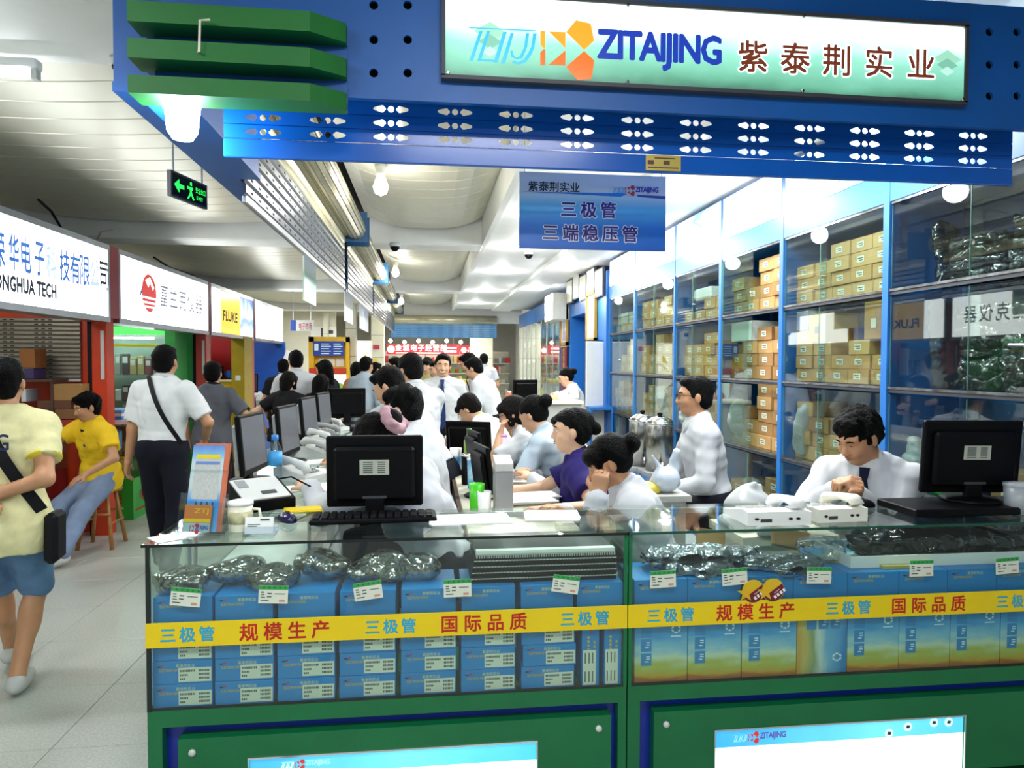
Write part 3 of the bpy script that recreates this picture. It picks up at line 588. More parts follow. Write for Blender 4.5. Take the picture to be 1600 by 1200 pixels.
# ================================================================== front glass counters
CF, CB, CT, CG = 2.38, 2.80, 1.03, .48           # front, back, top, glass floor
e_cool = emat('counter_film_top', '#7fd0dc', .9)
def make_counter(x0, x1, label, lb, yellow):
    t = thing('glass_counter', label, 'counter', ((x0+x1)/2, (CF+CB)/2, 0))
    # green base with recessed blue reveal, inner panel and lightbox
    MB().box(x0, x1, CF, CF+.05, .425, CG).box(x0, x0+.045, CF, CF+.05, .06, .425).box(x1-.03, x1, CF, CF+.05, .06, .425).box(x0, x1, CF, CF+.05, .04, .08).build('base_frame', m_greend, t)
    bx('base_body', m_greend, t, x0+.01, x1-.01, CF+.055, CB, .0, CG-.012)
    bx('recess', m_navy, t, x0+.045, x1-.03, CF+.045, CF+.055, .08, .425)
    px0, px1, pz1 = x0+.095, x1-.055, .385; lx0, lx1, lz1 = lb
    MB().box(px0, lx0, CF-.004, CF+.045, .10, pz1).box(lx1, px1, CF-.004, CF+.045, .10, pz1).box(lx0, lx1, CF-.004, CF+.045, lz1, pz1).build('inner_panel', m_greend, t)
    MB().box(lx0-.004, lx1+.004, CF-.008, CF-.004, lz1, lz1+.006).box(lx0-.004, lx0, CF-.008, CF-.004, .1, lz1).box(lx1, lx1+.004, CF-.008, CF-.004, .1, lz1).build('lightbox_trim', m_chrome, t)
    f = bx('lightbox', e_box, t, lx0, lx1, CF+.004, CF+.02, .10, lz1)
    bx('lightbox_band', rampmat('film_band', 'X', [(0, '#3aa0d8'), (.5, '#6cd0dc'), (1, '#48b8d8')], -.5, .5, emit=.9, wob=.5), f, lx0, lx1, CF+.002, CF+.004, lz1-.065, lz1)
    if yellow: logo(t, (lx0+.07, CF+.002, lz1-.033), XA, ZA, .20, emat('band_cyan', '#9fe0f4', .8), emat('band_red', '#d83838', .6), emat('band_red', '#d83838', .6), emat('band_violet', '#6060b0', .6))
    else: logo(t, (lx0+.10, CF+.002, lz1-.03), XA, ZA, .16, emat('band_pale', '#d0f8f8', 1.6), emat('band_red', '#d83838', .6), emat('band_red', '#d83838', .6), emat('band_teal', '#8cc8c8', 1.2))
    if yellow:
        for i, (dx, dz) in enumerate(((.30, -.05), (.225, -.03), (.12, -.02), (.06, -.022))):
            poly2d('film_badge', [disc(lx1-dx, lz1+dz, .017, 18)], emat('badge_ring', '#bff0f0', 1.2), f, (0, CF+.002, 0), XA, ZA, .001); poly2d('film_chip', [[(lx1-dx-.008, lz1+dz-.004), (lx1-dx+.006, lz1+dz-.006), (lx1-dx+.009, lz1+dz+.005), (lx1-dx-.005, lz1+dz+.007)]], m_dgrey, f, (0, CF+.002, 0), XA, ZA, .002)
    for bxp in (px0+.045, px1-.045): MB().lathe((bxp, CF-.004, pz1-.045), [(.004, -.010), (.011, -.007), (.012, 0)], 14, 'Y').build('knob', m_lgrey, t, True)
    # glass case
    bx('case_floor', m_greend, t, x0, x1, CF+.004, CB, CG-.012, CG)
    bx('glass_front', m_glassg, t, x0+.004, x1-.004, CF, CF+.005, CG, CT-.008); 
    tp = bx('glass_top', m_glassg, t, x0-.008, x1+.002, CF-.012, CB+.02, CT-.008, CT)
    bx('top_edge', m_gedge if yellow else mat('black_edge', '#0b1512', .25), tp, x0-.009, x1+.001, CF-.0145, CF-.012, CT-.0085, CT+.0005)
    for xx in (x0, x1-.004): bx('glass_side', m_glassg, t, xx, xx+.004, CF+.006, CB, CG, CT-.008)
    for xx in (x0, x1-.012):
        bx('corner_post', mat('post_dark', '#0e1a16', .3) if xx < 0 else m_greend, t, xx, xx+.012, CF-.003, CF+.010, CG, CT-.009); bx('corner_post', m_alu, t, xx, xx+.012, CB-.012, CB, CG, CT-.009)
    bx('back_rail', m_alu, t, x0, x1, CB-.012, CB, CT-.03, CT-.009)
    # yellow printed band
    b = bx('yellow_band', m_yelband, t, x0-.002, x1, CF-.0035, CF-.0008, .690, .7715)
    return t, b
cL, bandL = make_counter(-.905, .695, 'left glass display counter packed with small blue cartons and plastic bags', (-.586, .375, .305), False)
cR, bandR = make_counter(.700, 2.55, 'right glass display counter with colourful upright cartons behind the glass', (1.022, 1.996, .303), True)
def band_text(parent, items):
    for s, xa, xb, y, red in items:
        p, q = at(xa, y, CF), at(xb, y, CF); n = len(s); size = .062 if red else .052; w = q.x-p.x
        text('characters', s, m_redink if red else m_cyanink, parent, (p.x, CF-.0035, (.690+.7715)/2-size*.5), XA, ZA, size=size, bold=.026 if red else .03, pitch=(w-size)/(n-1)/size, lift=.0006)
band_text(bandL, [('三极管', 250, 345, 1000, 0), ('规模生产', 374, 538, 995, 1), ('三极管', 570, 658, 988, 0), ('国际品质', 688, 846, 980, 1), ('三极管', 875, 960, 973, 0)])
band_text(bandR, [('三极管', 1010, 1092, 970, 0), ('规模生产', 1118, 1262, 963, 1), ('三极管', 1289, 1368, 958, 0), ('国际品质', 1391, 1528, 952, 1), ('三极管', 1555, 1630, 946, 0)])
# ---- small blue cartons
m_bluebox = mat('carton_blue', '#0e80ca', .4, var=.05); m_bluetop = mat('carton_blue_top', '#2a8fd0', .4); m_printy = mat('print_yellow', '#c8b040', .6); m_prints = mat('print_cream', '#b9c9b0', .6); m_sticker = mat('sticker_white', '#d6dccb', .6, var=.03); m_printr = mat('print_red', '#a84060', .6)
m_inkgrey = mat('print_grey', '#3c4444', .7)
def blue_carton(w, h, d, sticker, upright=False):
    """front face at y=0, base centre at origin"""
    root = bpy.data.objects.new('blue_carton', None)
    COL.objects.link(root); root.empty_display_size = .02
    bx('carton_body', m_bluebox, root, -w/2, w/2, 0, d, 0, h, ch=.0012)
    lx = -w/2+w*.06; zt = h-min(.018, h*.26) if not upright else h*.86
    if not upright:
        poly2d('logo_print', [[(lx, zt), (lx+.014, zt-.002), (lx+.016, zt+.003), (lx+.006, zt+.003)]], m_ink, root, (0, 0, 0), XA, ZA); poly2d('logo_print', [[(lx+.012, zt), (lx+.022, zt), (lx+.028, zt+.008), (lx+.018, zt+.006)]], m_printr, root, (0, 0, 0), XA, ZA)
        text('small_lettering', 'ELECTRON DEVICE', m_printy, root, (lx+.010, 0, zt-.016), XA, ZA, fit=(w*.38, .0085), bold=.03)
        text('small_characters', '紫泰荆实业', m_prints, root, (lx+w*.33, 0, zt-.003), XA, ZA, fit=(w*.32, .0115), bold=.02)
        if sticker:
            s = bx('sticker', m_sticker, root, w/2-w*.57, w/2-.003, -.0009, -.0002, .006, .006+min(.048, h*.62)); b = MB()
            for r, (u0, u1, v0, v1) in enumerate(((.05, .52, .7, .86), (.62, .95, .7, .86), (.05, .30, .42, .56), (.62, .95, .44, .60), (.05, .22, .14, .28), (.62, .95, .16, .32))):
                sx, sw, sh = w/2-w*.57, w*.57-.003, min(.048, h*.62); z0, z1 = .006+v0*sh, .006+v1*sh; n = int((u1-u0)*22)
                for j in range(n):
                    xa = sx+sw*(u0+(u1-u0)*j/n); b.add([(xa, -.0011, z0), (xa+sw*(u1-u0)/n*.72, -.0011, z0), (xa+sw*(u1-u0)/n*.72, -.0011, z1), (xa, -.0011, z1)], [(0, 1, 2, 3)])
            b.build('sticker_print', m_inkgrey, s)
    else:
        poly2d('logo_print', [[(-.004, zt), (.002, zt-.012), (.006, zt-.004), (.002, zt+.008)]], m_printr, root, (0, 0, 0), XA, ZA)
        b = MB()
        for k in range(6): b.box(-.012, -.004, -.0006, -.0001, h*.42+.014*k, h*.42+.014*k+.009); b.box(.010, .017, -.0006, -.0001, h*.30+.016*k, h*.30+.016*k+.010)
        b.build('small_lettering', m_printy, root)
        s = bx('sticker', m_sticker, root, -w/2+.004, w/2-.012, -.0009, -.0002, .004, h*.55); b = MB()
        for u in (.12, .42, .7):
            for v in (.08, .22, .6, .74):
                x = -w/2+.004+u*(w-.016); z = .004+v*h*.55; b.add([(x, -.0011, z), (x+.004, -.0011, z), (x+.004, -.0011, z+.02), (x, -.0011, z+.02)], [(0, 1, 2, 3)])
        b.build('sticker_print', m_inkgrey, s)
    return root
BY = CF+.022
cols_lo = [at(x, 1080, BY).x for x in (238, 333, 430, 527, 622, 717, 809, 903)]
p_lo = blue_carton(cols_lo[1]-cols_lo[0]-.003, .076, .19, True); first = True
RW = ['bottom', 'middle', 'upper']
for r in range(3):
    for c in range(7):
        o = p_lo if first else copy_tree(p_lo); first = False
        o.location = ((cols_lo[c]+cols_lo[c+1])/2+(.006 if (r == 1 and c == 6) else 0)+random.uniform(-.001, .001), BY+random.uniform(0, .004), CG+.0775*r)
        tag(o, '%s row blue carton with white sticker, %s from the counter\'s left end' % (RW[r], ORD[c]), 'carton', 'stickered blue cartons in the left counter')
p_up = blue_carton(.062, .232, .19, True, True)
for k, (xa, xb) in enumerate(((906, 939), (942, 972))):
    o = p_up if k == 0 else copy_tree(p_up); a, b = at(xa, 1060, BY).x, at(xb, 1060, BY).x
    o.location = ((a+b)/2, BY, CG); tag(o, ('blue carton standing on end beside the stickered rows', 'blue carton standing on end against the middle post')[k], 'carton', 'blue cartons standing on end')
cols_hi = [at(x, 950, BY).x for x in (238, 332, 430, 527, 622, 717, 809, 901, 974)]
p_hi = blue_carton(cols_hi[1]-cols_hi[0]-.003, .132, .22, False); ph2 = blue_carton(cols_hi[8]-cols_hi[7]-.004, .132, .22, False)
for c in range(8):
    o = (p_hi if c == 0 else copy_tree(p_hi)) if c < 7 else ph2
    o.location = ((cols_hi[c]+cols_hi[c+1])/2, BY+.002, CG+.2335); tag(o, 'top row blue carton above the yellow band, %s from the left end' % ORD[c], 'carton', 'top blue cartons in the left counter')
# ---- upright colourful cartons in the right counter
m_art = rampmat('carton_art', 'Z', [(0, '#b06a1c'), (.07, '#c8a020'), (.2, '#b0b848'), (.38, '#c8dcc0'), (.5, '#8cc4dc'), (.75, '#3a98d8'), (1, '#1c78c0')], 0, .235, wob=.55, nscale=(7, 1, 22))
m_artx = rampmat('carton_art_turned', 'X', [(0, '#c8962a'), (.15, '#c8b860'), (.3, '#8aa070'), (.45, '#c8dcd4'), (.6, '#70b4dc'), (1, '#1c80c8')], -.085, .085, wob=.5, nscale=(22, 1, 6))
m_sq = mat('print_square', '#2a86c8', .5); m_pw = mat('print_white', '#d8ecf0', .6)
def art_carton(w, h, d, turned=False):
    root = bpy.data.objects.new('colourful_carton', None); COL.objects.link(root); root.empty_display_size = .02
    bx('carton_body', m_artx if turned else m_art, root, -w/2, w/2, 0, d, 0, h, ch=.0015)
    for k in range(3):
        if turned: x, z, hz = -w*.22+w*.24*k, h*.80, h*.20
        else: x, z, hz = -w*.28, h*.78-h*.215*k, h*.19
        hw = w*.10
        poly2d('printed_square', [[(x-hw, z-hz/2), (x+hw, z-hz/2), (x+hw, z+hz/2), (x-hw, z+hz/2)]], m_sq, root, (0, 0, 0), XA, ZA)
        if k: poly2d('square_print', [[(x+dx, z+dz), (x+dx+.012, z+dz), (x+dx+.012, z+dz+.004), (x+dx, z+dz+.004)] for dx, dz in ((0, .008), (0, 0), (-.004, -.010))], m_pw, root, (0, 0, 0), XA, ZA, .001)
    rx, rzz = (w*.28, h*.80) if not turned else (w*.30, h*.25)
    arcs = []
    for k in range(6):
        a0, a1 = k*math.pi/3+.12, (k+1)*math.pi/3-.12
        arcs.append([(rx+.016*math.cos(a0), rzz+.016*math.sin(a0)), (rx+.016*math.cos((a0+a1)/2), rzz+.016*math.sin((a0+a1)/2)), (rx+.016*math.cos(a1), rzz+.016*math.sin(a1)), (rx+.010*math.cos(a1), rzz+.010*math.sin(a1)), (rx+.010*math.cos(a0), rzz+.010*math.sin(a0))])
    poly2d('recycling_mark', arcs, m_pw, root, (0, 0, 0), XA, ZA)
    if not turned: poly2d('mark_underline', [[(rx-.017, rzz-.028), (rx+.017, rzz-.028), (rx+.017, rzz-.024), (rx-.017, rzz-.024)]], m_pw, root, (0, 0, 0), XA, ZA)
    return root
xs = [at(x, 1030, BY).x for x in (991, 1075, 1159, 1245, 1324, 1405, 1485, 1563, 1640, 1716)]
pa = art_carton(.172, .236, .16); pb = art_carton(.163, .236, .16, True)
for c in range(9):
    o = pb if c == 3 else (pa if c == 0 else copy_tree(pa)); o.location = ((xs[c]+xs[c+1])/2, BY+random.uniform(0, .004), CG)
    o.scale = ((xs[c+1]-xs[c]-.003)/(.163 if c == 3 else .172), 1, 1)
    tag(o, 'upright colourful carton turned on its side with squares along the top' if c == 3 else 'upright blue and yellow gradient carton, %s from the middle post' % ORD[c], 'carton', 'upright colourful cartons in the right counter')
xs2 = [at(x, 930, BY).x for x in (991, 1075, 1159, 1240, 1325, 1405, 1481, 1558, 1632, 1706)]
for c in range(9):
    o = copy_tree(p_hi); o.scale = ((xs2[c+1]-xs2[c])/(cols_hi[1]-cols_hi[0]), 1, 1); o.location = ((xs2[c]+xs2[c+1])/2, BY+.002, CG+.2375)
    tag(o, 'blue carton in the right counter above the band, %s from the middle post' % ORD[c], 'carton', 'top blue cartons in the right counter')
ZS = CG+.2335+.132     # top of the left stacks
# ---- price cards stuck on the glass
def price_cards():
    lab = ['price card at the left end of the left counter', 'second price card on the left counter glass', 'tilted third price card on the left counter glass', 'price card in front of the stacked black trays\' left end', 'tilted price card in front of the black trays', 'price card nearest the middle post on the right counter', 'price card left of the round yellow stickers', 'price card right of the round yellow stickers', 'price card on the white tray of black bags', 'rightmost price card on the right counter']
    for k, (x, y, a) in enumerate(((290, 933, -7), (427, 929, -3), (575, 923, 7), (715, 919, 1), (884, 913, -9), (1036, 905, 2), (1148, 901, 4), (1280, 899, -2), (1440, 888, 0), (1574, 884, 3))):
        p = at(x, y, CF-.003); A = math.radians(a); ax = Vector((math.cos(A), 0, math.sin(A))); ay = Vector((-math.sin(A), 0, math.cos(A))); w, h = .047, .030
        t = thing('price_card', 'green and white '+lab[k], 'price card', p-ay*h, group='price cards on the counter glass')
        sq = lambda x0, x1, y0, y1: [(x0, y0), (x1, y0), (x1, y1), (x0, y1)]
        MB().prism(sq(-w, w, -h, h), p, ax, ay, (0, .0012, 0)).build('card', m_sticker, t); poly2d('green_header', [sq(-w, w, h*.55, h)], mat('card_green', '#2f9a4a', .6), t, p, ax, ay)
        poly2d('header_dots', [sq(-w*.7+.017*j, -w*.7+.017*j+.006, h*.68, h*.86) for j in range(5)], mat('card_dgreen', '#1a6a34', .6), t, p, ax, ay, .001)
        poly2d('card_print', [sq(-w*.85, -w*.62, h*.2, h*.32), sq(-w*.4, -w*.1, h*.05, h*.18), sq(w*.1, w*.8, h*.05, h*.13), sq(-w*.85, -w*.6, -h*.05, h*.05), sq(-w*.42, -w*.12, -h*.3, -h*.18), sq(-w*.85, -w*.55, -h*.35, -h*.26), sq(-w*.85, -w*.3, -h*.7, -h*.6)], m_inkgrey, t, p, ax, ay)
        poly2d('stamp', [sq(w*.4, w*.8, -h*.8, -h*.55)], mat('stamp_red', '#c89078', .6), t, p, ax, ay)
price_cards()
def round_stickers():
    for k, (x, y) in enumerate(((1177, 924), (1208, 922))):
        p = at(x, y, CF-.004-.001*k); r = .042
        t = thing('round_sticker', ('left round yellow and maroon sticker with a star, half covered', 'right round yellow and maroon sticker with a star on top')[k], 'sticker', p-Vector((0, 0, r)), group='round promotional stickers')
        MB().prism(disc(0, 0, r, 28), p, XA, ZA, (0, .0006, 0)).build('disc', mat('sticker_yellow', '#d8b41c', .4), t)
        A = math.radians(35); half = [(r*.97*math.cos(A-math.pi+i*math.pi/14), r*.97*math.sin(A-math.pi+i*math.pi/14)) for i in range(15)]
        poly2d('maroon_half', [half], mat('sticker_maroon', '#6a1426', .4), t, p, XA, ZA, .0005)
        st = [((.034 if i % 2 == 0 else .0135)*math.sin(i*math.pi/5)-.028, (.034 if i % 2 == 0 else .0135)*math.cos(i*math.pi/5)-.006) for i in range(10)]
        b = MB(); q = Vector(p)+Vector((0, -.001, 0)); ctr = q+Vector((-.028, 0, -.006)); V = [ctr]+[q+Vector((a, 0, c)) for a, c in st]; b.add(V, [(0, 1+i, 1+(i+1) % 10) for i in range(10)])
        b.build('star', mat('star_gold', '#dcae14', .35), t)
        ax = Vector((math.cos(A), 0, math.sin(A))); ay = Vector((-math.sin(A), 0, math.cos(A)))
        poly2d('sticker_characters', [[(-.012+.0135*j+u, -.030+v) for u, v in ((0, 0), (.0095, 0), (.0095, .0035), (.006, .0045), (.0095, .008), (.008, .0115), (0, .0115))] for j in range(4)], m_paper, t, p, ax, ay, .001)
        poly2d('sticker_characters', [[(-.002+.006*j, -.013), (.002+.006*j, -.013), (.002+.006*j, -.009), (-.002+.006*j, -.009)] for j in range(4)], mat('pale_pink', '#e8c0b8', .5), t, p, ax, ay, .001)
round_stickers()
# ---- bags and trays on top of the cartons
def lumpy(name, label, cat, c, size, m, seed, n=9, res=.008, group=None, wr=.006, k=.03, parent_label=None):
    rg = np.random.RandomState(seed); s = SDF(res)
    for i in range(n):
        u = rg.uniform(-1, 1, 3); r = np.array(size)*rg.uniform(.38, .6, 3); s.el(np.array(c)+u*(np.array(size)-r)*.95, r, k=k)
    s.cut((c[0], c[1], c[2]-size[2]+.002), (0, 0, -1)); s.wrinkle(wr, 70, seed)
    o = s.build(name, m); return tag(o, label, cat, group)
m_bagc = filmmat('clear_component_bag', .38, .14, 22); m_foil = bagmat('silver_foil_bag', '#8a949c', 1.0, .16, 40); m_bagk = bagmat('black_film', '#0a0a0c', 1.0, .14, 30); m_bagw = bagmat('white_bag', '#b4b9b8', .95, .35, bstr=.3); m_baggr = bagmat('milky_bag', '#b4bcc0', .72, .3)
MATS['black_film'].node_tree.nodes['Principled BSDF'].inputs['Specular IOR Level'].default_value = 1.0
MATS['silver_foil_bag'].node_tree.nodes['Principled BSDF'].inputs['Metallic'].default_value = .8
bl = ['leftmost crumpled grey component bag lying on the blue cartons', 'grey component bag second from the left on the cartons', 'flat grey component bag in the middle of the left counter', 'grey component bag behind the second price card', 'large crumpled component bag beside the black trays', 'clear bag of flat parts touching the black trays']
for k, (x, Y, w, h) in enumerate(((285, 2.47, .10, .035), (370, 2.53, .10, .045), (430, 2.49, .11, .04), (500, 2.56, .11, .05), (585, 2.50, .11, .045), (655, 2.52, .10, .04))):
    p = at(x, 930, Y); o = lumpy('component_bag', bl[k], 'bag', (p.x, Y, ZS+h), (w, .07, h), m_bagc, 20+k, 9, .007, 'component bags in the left counter'); rg = np.random.RandomState(20+k); cs = SDF(.006); sz = np.array((w, .07, h))
    for q in range(9): u = rg.uniform(-1, 1, 3); rr = sz*rg.uniform(.38, .6, 3); cs.el(np.array((p.x, Y, ZS+h))+u*(sz-rr)*.95, rr*.84, k=.02)
    cs.cut((0, 0, ZS+.006), (0, 0, -1)).wrinkle(.008, 260, k).build('components', mat('loose_components', '#6e6a60', .45, metal=.2, var=.75, scale=170), o, kind='stuff')
def trays():
    for k in range(4):
        z = ZS+.021*k; x0, x1 = .15+.004*k, .672
        t = thing('component_tray', '%s black component tray in the stack, counted from the bottom' % ORD[k], 'tray', ((x0+x1)/2, 2.56, z), group='stacked black component trays')
        bx('tray_body', m_black, t, x0, x1, 2.44, 2.68, z, z+.0185, ch=.002); bx('white_edge', m_lgrey, t, x0, x1, 2.4385, 2.4400, z+.014, z+.0175)
        b = MB()
        for q in np.arange(x0+.01, x1-.01, .012): b.box(q, q+.006, 2.4375, 2.4387, z+.015, z+.0165)
        b.build('edge_ticks', m_dgrey, t, kind='stuff')
    t = thing('comb_tray', 'white comb strip lying on top of the stacked black trays', 'tray', (.41, 2.56, ZS+.085))
    bx('strip_body', m_lgrey, t, .17, .67, 2.45, 2.66, ZS+.0852, ZS+.098); b = MB()
    for q in np.arange(.175, .665, .0085): b.box(q, q+.004, 2.4485, 2.45, ZS+.0855, ZS+.094)
    b.build('comb_teeth', m_dgrey, t, kind='stuff'); bx('top_lip', m_white, t, .17, .67, 2.455, 2.485, ZS+.098, ZS+.110); bx('strip_cover', m_dgrey, t, .17, .67, 2.487, 2.655, ZS+.098, ZS+.104)
trays()
ZR = CG+.2375+.132
for k, (x, Y, w, h, l) in enumerate(((1072, 2.50, .17, .016, 'silver foil pouch nearest the middle post, lower layer'), (1222, 2.50, .15, .016, 'silver foil pouch behind the right round sticker, lower layer'), (1110, 2.62, .22, .026, 'long silver foil pouch lying at the back of the foil pile'), (1085, 2.54, .19, .014, 'top silver foil pouch over the price cards'))):
    p = at(x, 900, Y); lumpy('foil_pouch', l, 'pouch', (p.x, Y, ZR+h+(.033 if k == 3 else 0)), (w, .09 if k < 2 else .07, h), m_foil, 50+k, 10, .006, 'silver foil pouches', .008, .02)
for k, (x, Y) in enumerate(((1310, 2.60), (1400, 2.50))):
    p = at(x, 885, Y); o = bx('flat_carton', rampmat('flat_art', 'Y', [(0, '#c8a848'), (.3, '#a8c8b0'), (.6, '#5aaede'), (1, '#2a88cc')], -.1, .1, wob=.5, nscale=(9, 9, 1)), None, p.x-.10, p.x+.10, Y-.07, Y+.12, ZR+.001, ZR+.013)
    tag(o, ('flat blue and yellow carton lying behind the price card', 'flat yellow-green carton lying beside the white tray')[k], 'carton', 'flat cartons on the right stacks')
def white_tray():
    x0, x1 = 1.585, 2.5; t = thing('white_tray', 'shallow white box lid holding crumpled black plastic', 'tray', ((x0+x1)/2, 2.55, ZR))
    MB().box(x0, x1, 2.46, 2.70, ZR+.001, ZR+.006).box(x0, x1, 2.455, 2.46, ZR+.001, ZR+.045).box(x0, x1, 2.70, 2.705, ZR+.001, ZR+.045).box(x0-.005, x0, 2.455, 2.705, ZR+.001, ZR+.045).box(x1, x1+.005, 2.455, 2.705, ZR+.001, ZR+.045).build('tray_shell', m_white, t)
    lumpy('black_bag', 'crumpled shiny black plastic bag heaped in the white tray', 'bag', (2.05, 2.58, ZR+.06), (.45, .105, .052), m_bagk, 71, 16, .009, wr=.010, k=.02)
    lumpy('clear_wrap', 'crinkled clear plastic wrap beside the black bag in the counter', 'bag', (1.53, 2.60, ZR+.05), (.10, .08, .045), filmmat('clear_wrap_film', .4, .1, 18), 72, 8, .008, wr=.012, k=.02)
white_tray()
for k, (x, y, w, h) in enumerate(((1110, 845, .12, .045), (1235, 842, .17, .040))):
    p = at(x, y, 2.76); o = MB().obox((p.x, p.y, p.z), (w*.5, .012, h), Matrix.Rotation(math.radians(12), 3, 'Y')@Matrix.Rotation(math.radians(-25), 3, 'X'), ch=.004).build('paper_bag', m_card)
    tag(o, ('tan paper envelope leaning inside the right counter, left one', 'wide tan paper bag leaning at the back of the right counter')[k], 'paper bag', 'tan paper bags')
# ================================================================== generic desk equipment
m_screen = mat('dim_screen', '#5c5e65', .25, var=.03)
def monitor(label, loc, face, w=.37, h=.30, tilt=6, sil=False, sticker=True, rise=.045, group='computer monitors'):
    """face: degrees, direction the screen looks to (0 = away from the camera along the aisle, 90 = towards the corridor on the left)"""
    t = thing('monitor', label, 'monitor', loc, math.radians(face), group)
    o0 = Vector(loc); T = Matrix.Rotation(math.radians(tilt), 3, 'X')
    def ob(name, c, hh, m, par, ch=.004, rot=True):
        c = Vector(c); cc = (T@(c-Vector((0, 0, rise)))+Vector((0, 0, rise))) if rot else c
        return MB().obox(Vector(cc)+o0, hh, T if rot else Matrix.Identity(3), ch).build(name, m, par)
    ob('bezel', (0, .012, rise+h/2), (w/2, .012, h/2), m_black, t, .006); ob('back_shell', (0, -.012, rise+h*.48), (w*.42, .016, h*.38), m_grey if sil else m_black, t, .012)
    ob('screen', (0, .0245, rise+h/2+.006), (w/2-.018, .0012, h/2-.022), m_screen, t, 0)
    if sticker:
        s = ob('rating_sticker', (.0, -.0288, rise+h*.58), (.055, .0006, .029), mat('sticker_grey', '#b4b8aa', .5), t, 0); b = MB()
        for r in range(6):
            for q in range(2):
                c = T@(Vector((-.024+.05*q, -.0299, h*.58+.020-.008*r)))+Vector((0, 0, rise))+o0; b.obox(c, (.018-.004*((r*3+q) % 3), .0003, .0016), T)
        b.build('sticker_print', m_inkgrey, s)
        ob('vent_bar', (0, -.0286, rise+h*.16), (.045, .001, .005), m_dgrey, t, 0)
    ob('neck', (0, -.018, rise*.5+.03), (.035, .014, rise*.5+.03), m_black, t, .005, False)
    MB().lathe((o0.x, o0.y+.0, o0.z), [(.11, 0), (.112, .006), (.10, .014), (.03, .02)], 24).build('base', m_black, t, True)
    return t
def phone(label, loc, face, m, size=1.0, group='desk telephones'):
    t = thing('telephone', label, 'telephone', loc, math.radians(face), group); t.scale = (size,)*3; o = Vector(loc)
    MB().prism([(-.10, 0), (.10, 0), (.10, .062), (.06, .066), (-.07, .030), (-.10, .024)], o+Vector((-.085, 0, 0)), YA, ZA, (.17, 0, 0)).build('phone_body', m, t)
    hs = MB().tube([o+Vector((-.055, -.09, .045)), o+Vector((-.055, -.07, .075)), o+Vector((-.055, 0, .095)), o+Vector((-.055, .07, .100)), o+Vector((-.055, .09, .078))], [.022, .024, .017, .024, .022], 10).build('handset', m, t, True)
    b = MB()
    for i in range(3):
        for j in range(4): b.obox(o+Vector((.0+.026*i, -.06+.026*j, .036+.007*j+.0035)), (.009, .008, .004), Matrix.Rotation(math.radians(15), 3, 'X'))
    b.build('keypad', m_lgrey if m is not m_lgrey else m_grey, t); bx('socket_row', m_dgrey, t, o.x+.02, o.x+.05, o.y+.1, o.y+.101, o.z+.015, o.z+.03)
    for dx in (-.05, -.03, .06): MB().lathe((o.x+dx, o.y+.1, o.z+.03), [(.006, -.001), (.006, .002)], 10, 'Y').build('socket', m_dark, t)
    return t
def cup(name, label, cat, p, r, h, m, lid=None, band=None, handle=False):
    t = thing(name, label, cat, p)
    MB().lathe(p, [(r*.86, 0), (r*.9, .004), (r, h), (r*.9, h), (r*.8, .012), (0, .012)], 22).build('cup_body', m, t, True)
    if lid: MB().lathe(p, [(r*1.04, h-.004), (r*1.04, h+.008), (r*.5, h+.014), (0, h+.014)], 22).build('lid', lid, t, True)
    if band: MB().lathe(p, [(r*.93+.0008, h*.3), (r*.98+.0012, h*.75)], 22).build('printed_band', band, t, True)
    if handle: MB().tube([(p[0]+r*.94, p[1], p[2]+h*.8), (p[0]+r*1.5, p[1], p[2]+h*.78), (p[0]+r*1.62, p[1], p[2]+h*.5), (p[0]+r*1.4, p[1], p[2]+h*.28), (p[0]+r*.9, p[1], p[2]+h*.25)], .0055, 8).build('handle', m, t, True)
    return t
def bottle(label, p, r, h, m, capm, labm=None):
    t = thing('bottle', label, 'bottle', p)
    MB().lathe(p, [(r*.8, 0), (r, .01), (r, h*.22), (r*.95, h*.25), (r, h*.28), (r, h*.68), (r*.45, h*.86), (r*.42, h*.92), (0, h*.92)], 22).build('bottle_body', m, t, True)
    MB().lathe(p, [(r*.48, h*.89), (r*.5, h*.90), (r*.48, h), (0, h)], 18).build('cap', capm, t, True)
    if labm: MB().lathe(p, [(r*1.015, h*.38), (r*1.015, h*.66)], 22).build('label_wrap', labm, t, True)
    return t
def keyboard(label, p, rz, w=.44):
    t = thing('keyboard', label, 'keyboard', p, rz); o = Vector(p); bx('keyboard_base', m_black, t, o.x-w/2, o.x+w/2, o.y-.07, o.y+.07, o.z, o.z+.018, ch=.005); b = MB()
    for r in range(5):
        for c in range(15): b.box(o.x-w/2+.012+c*(w-.02)/15, o.x-w/2+.012+c*(w-.02)/15+.021, o.y-.058+r*.023, o.y-.040+r*.023, o.z+.018, o.z+.025)
    b.build('keys', m_blackm, t, kind='stuff'); return t
def paper(label, c, w, d, rz, n=1, m=None, group='loose papers'):
    b = MB()
    for i in range(n): b.obox((c[0]+random.uniform(-.006, .006)*i, c[1]+random.uniform(-.006, .006)*i, c[2]+.0012+.0022*i), (w/2, d/2, .001), Matrix.Rotation(rz+random.uniform(-.05, .05)*(i > 0), 3, 'Z'))
    return tag(b.build('paper_sheet', m or m_paper), label, 'paper', group)
def mouse(label, p, rz, m):
    t = thing('mouse', label, 'mouse', p); R = Matrix.Rotation(rz, 3, 'Z'); s = SDF(.004); s.el((p[0], p[1], p[2]+.008), (.030, .055, .028), np.array(R), k=.004); s.cut((p[0], p[1], p[2]+.001), (0, 0, -1)); s.build('mouse_body', m, t)
    MB().obox((p[0], p[1], p[2]+.0355), (.004, .010, .004), R, ch=.001).build('scroll_wheel', m_dgrey, t); return t
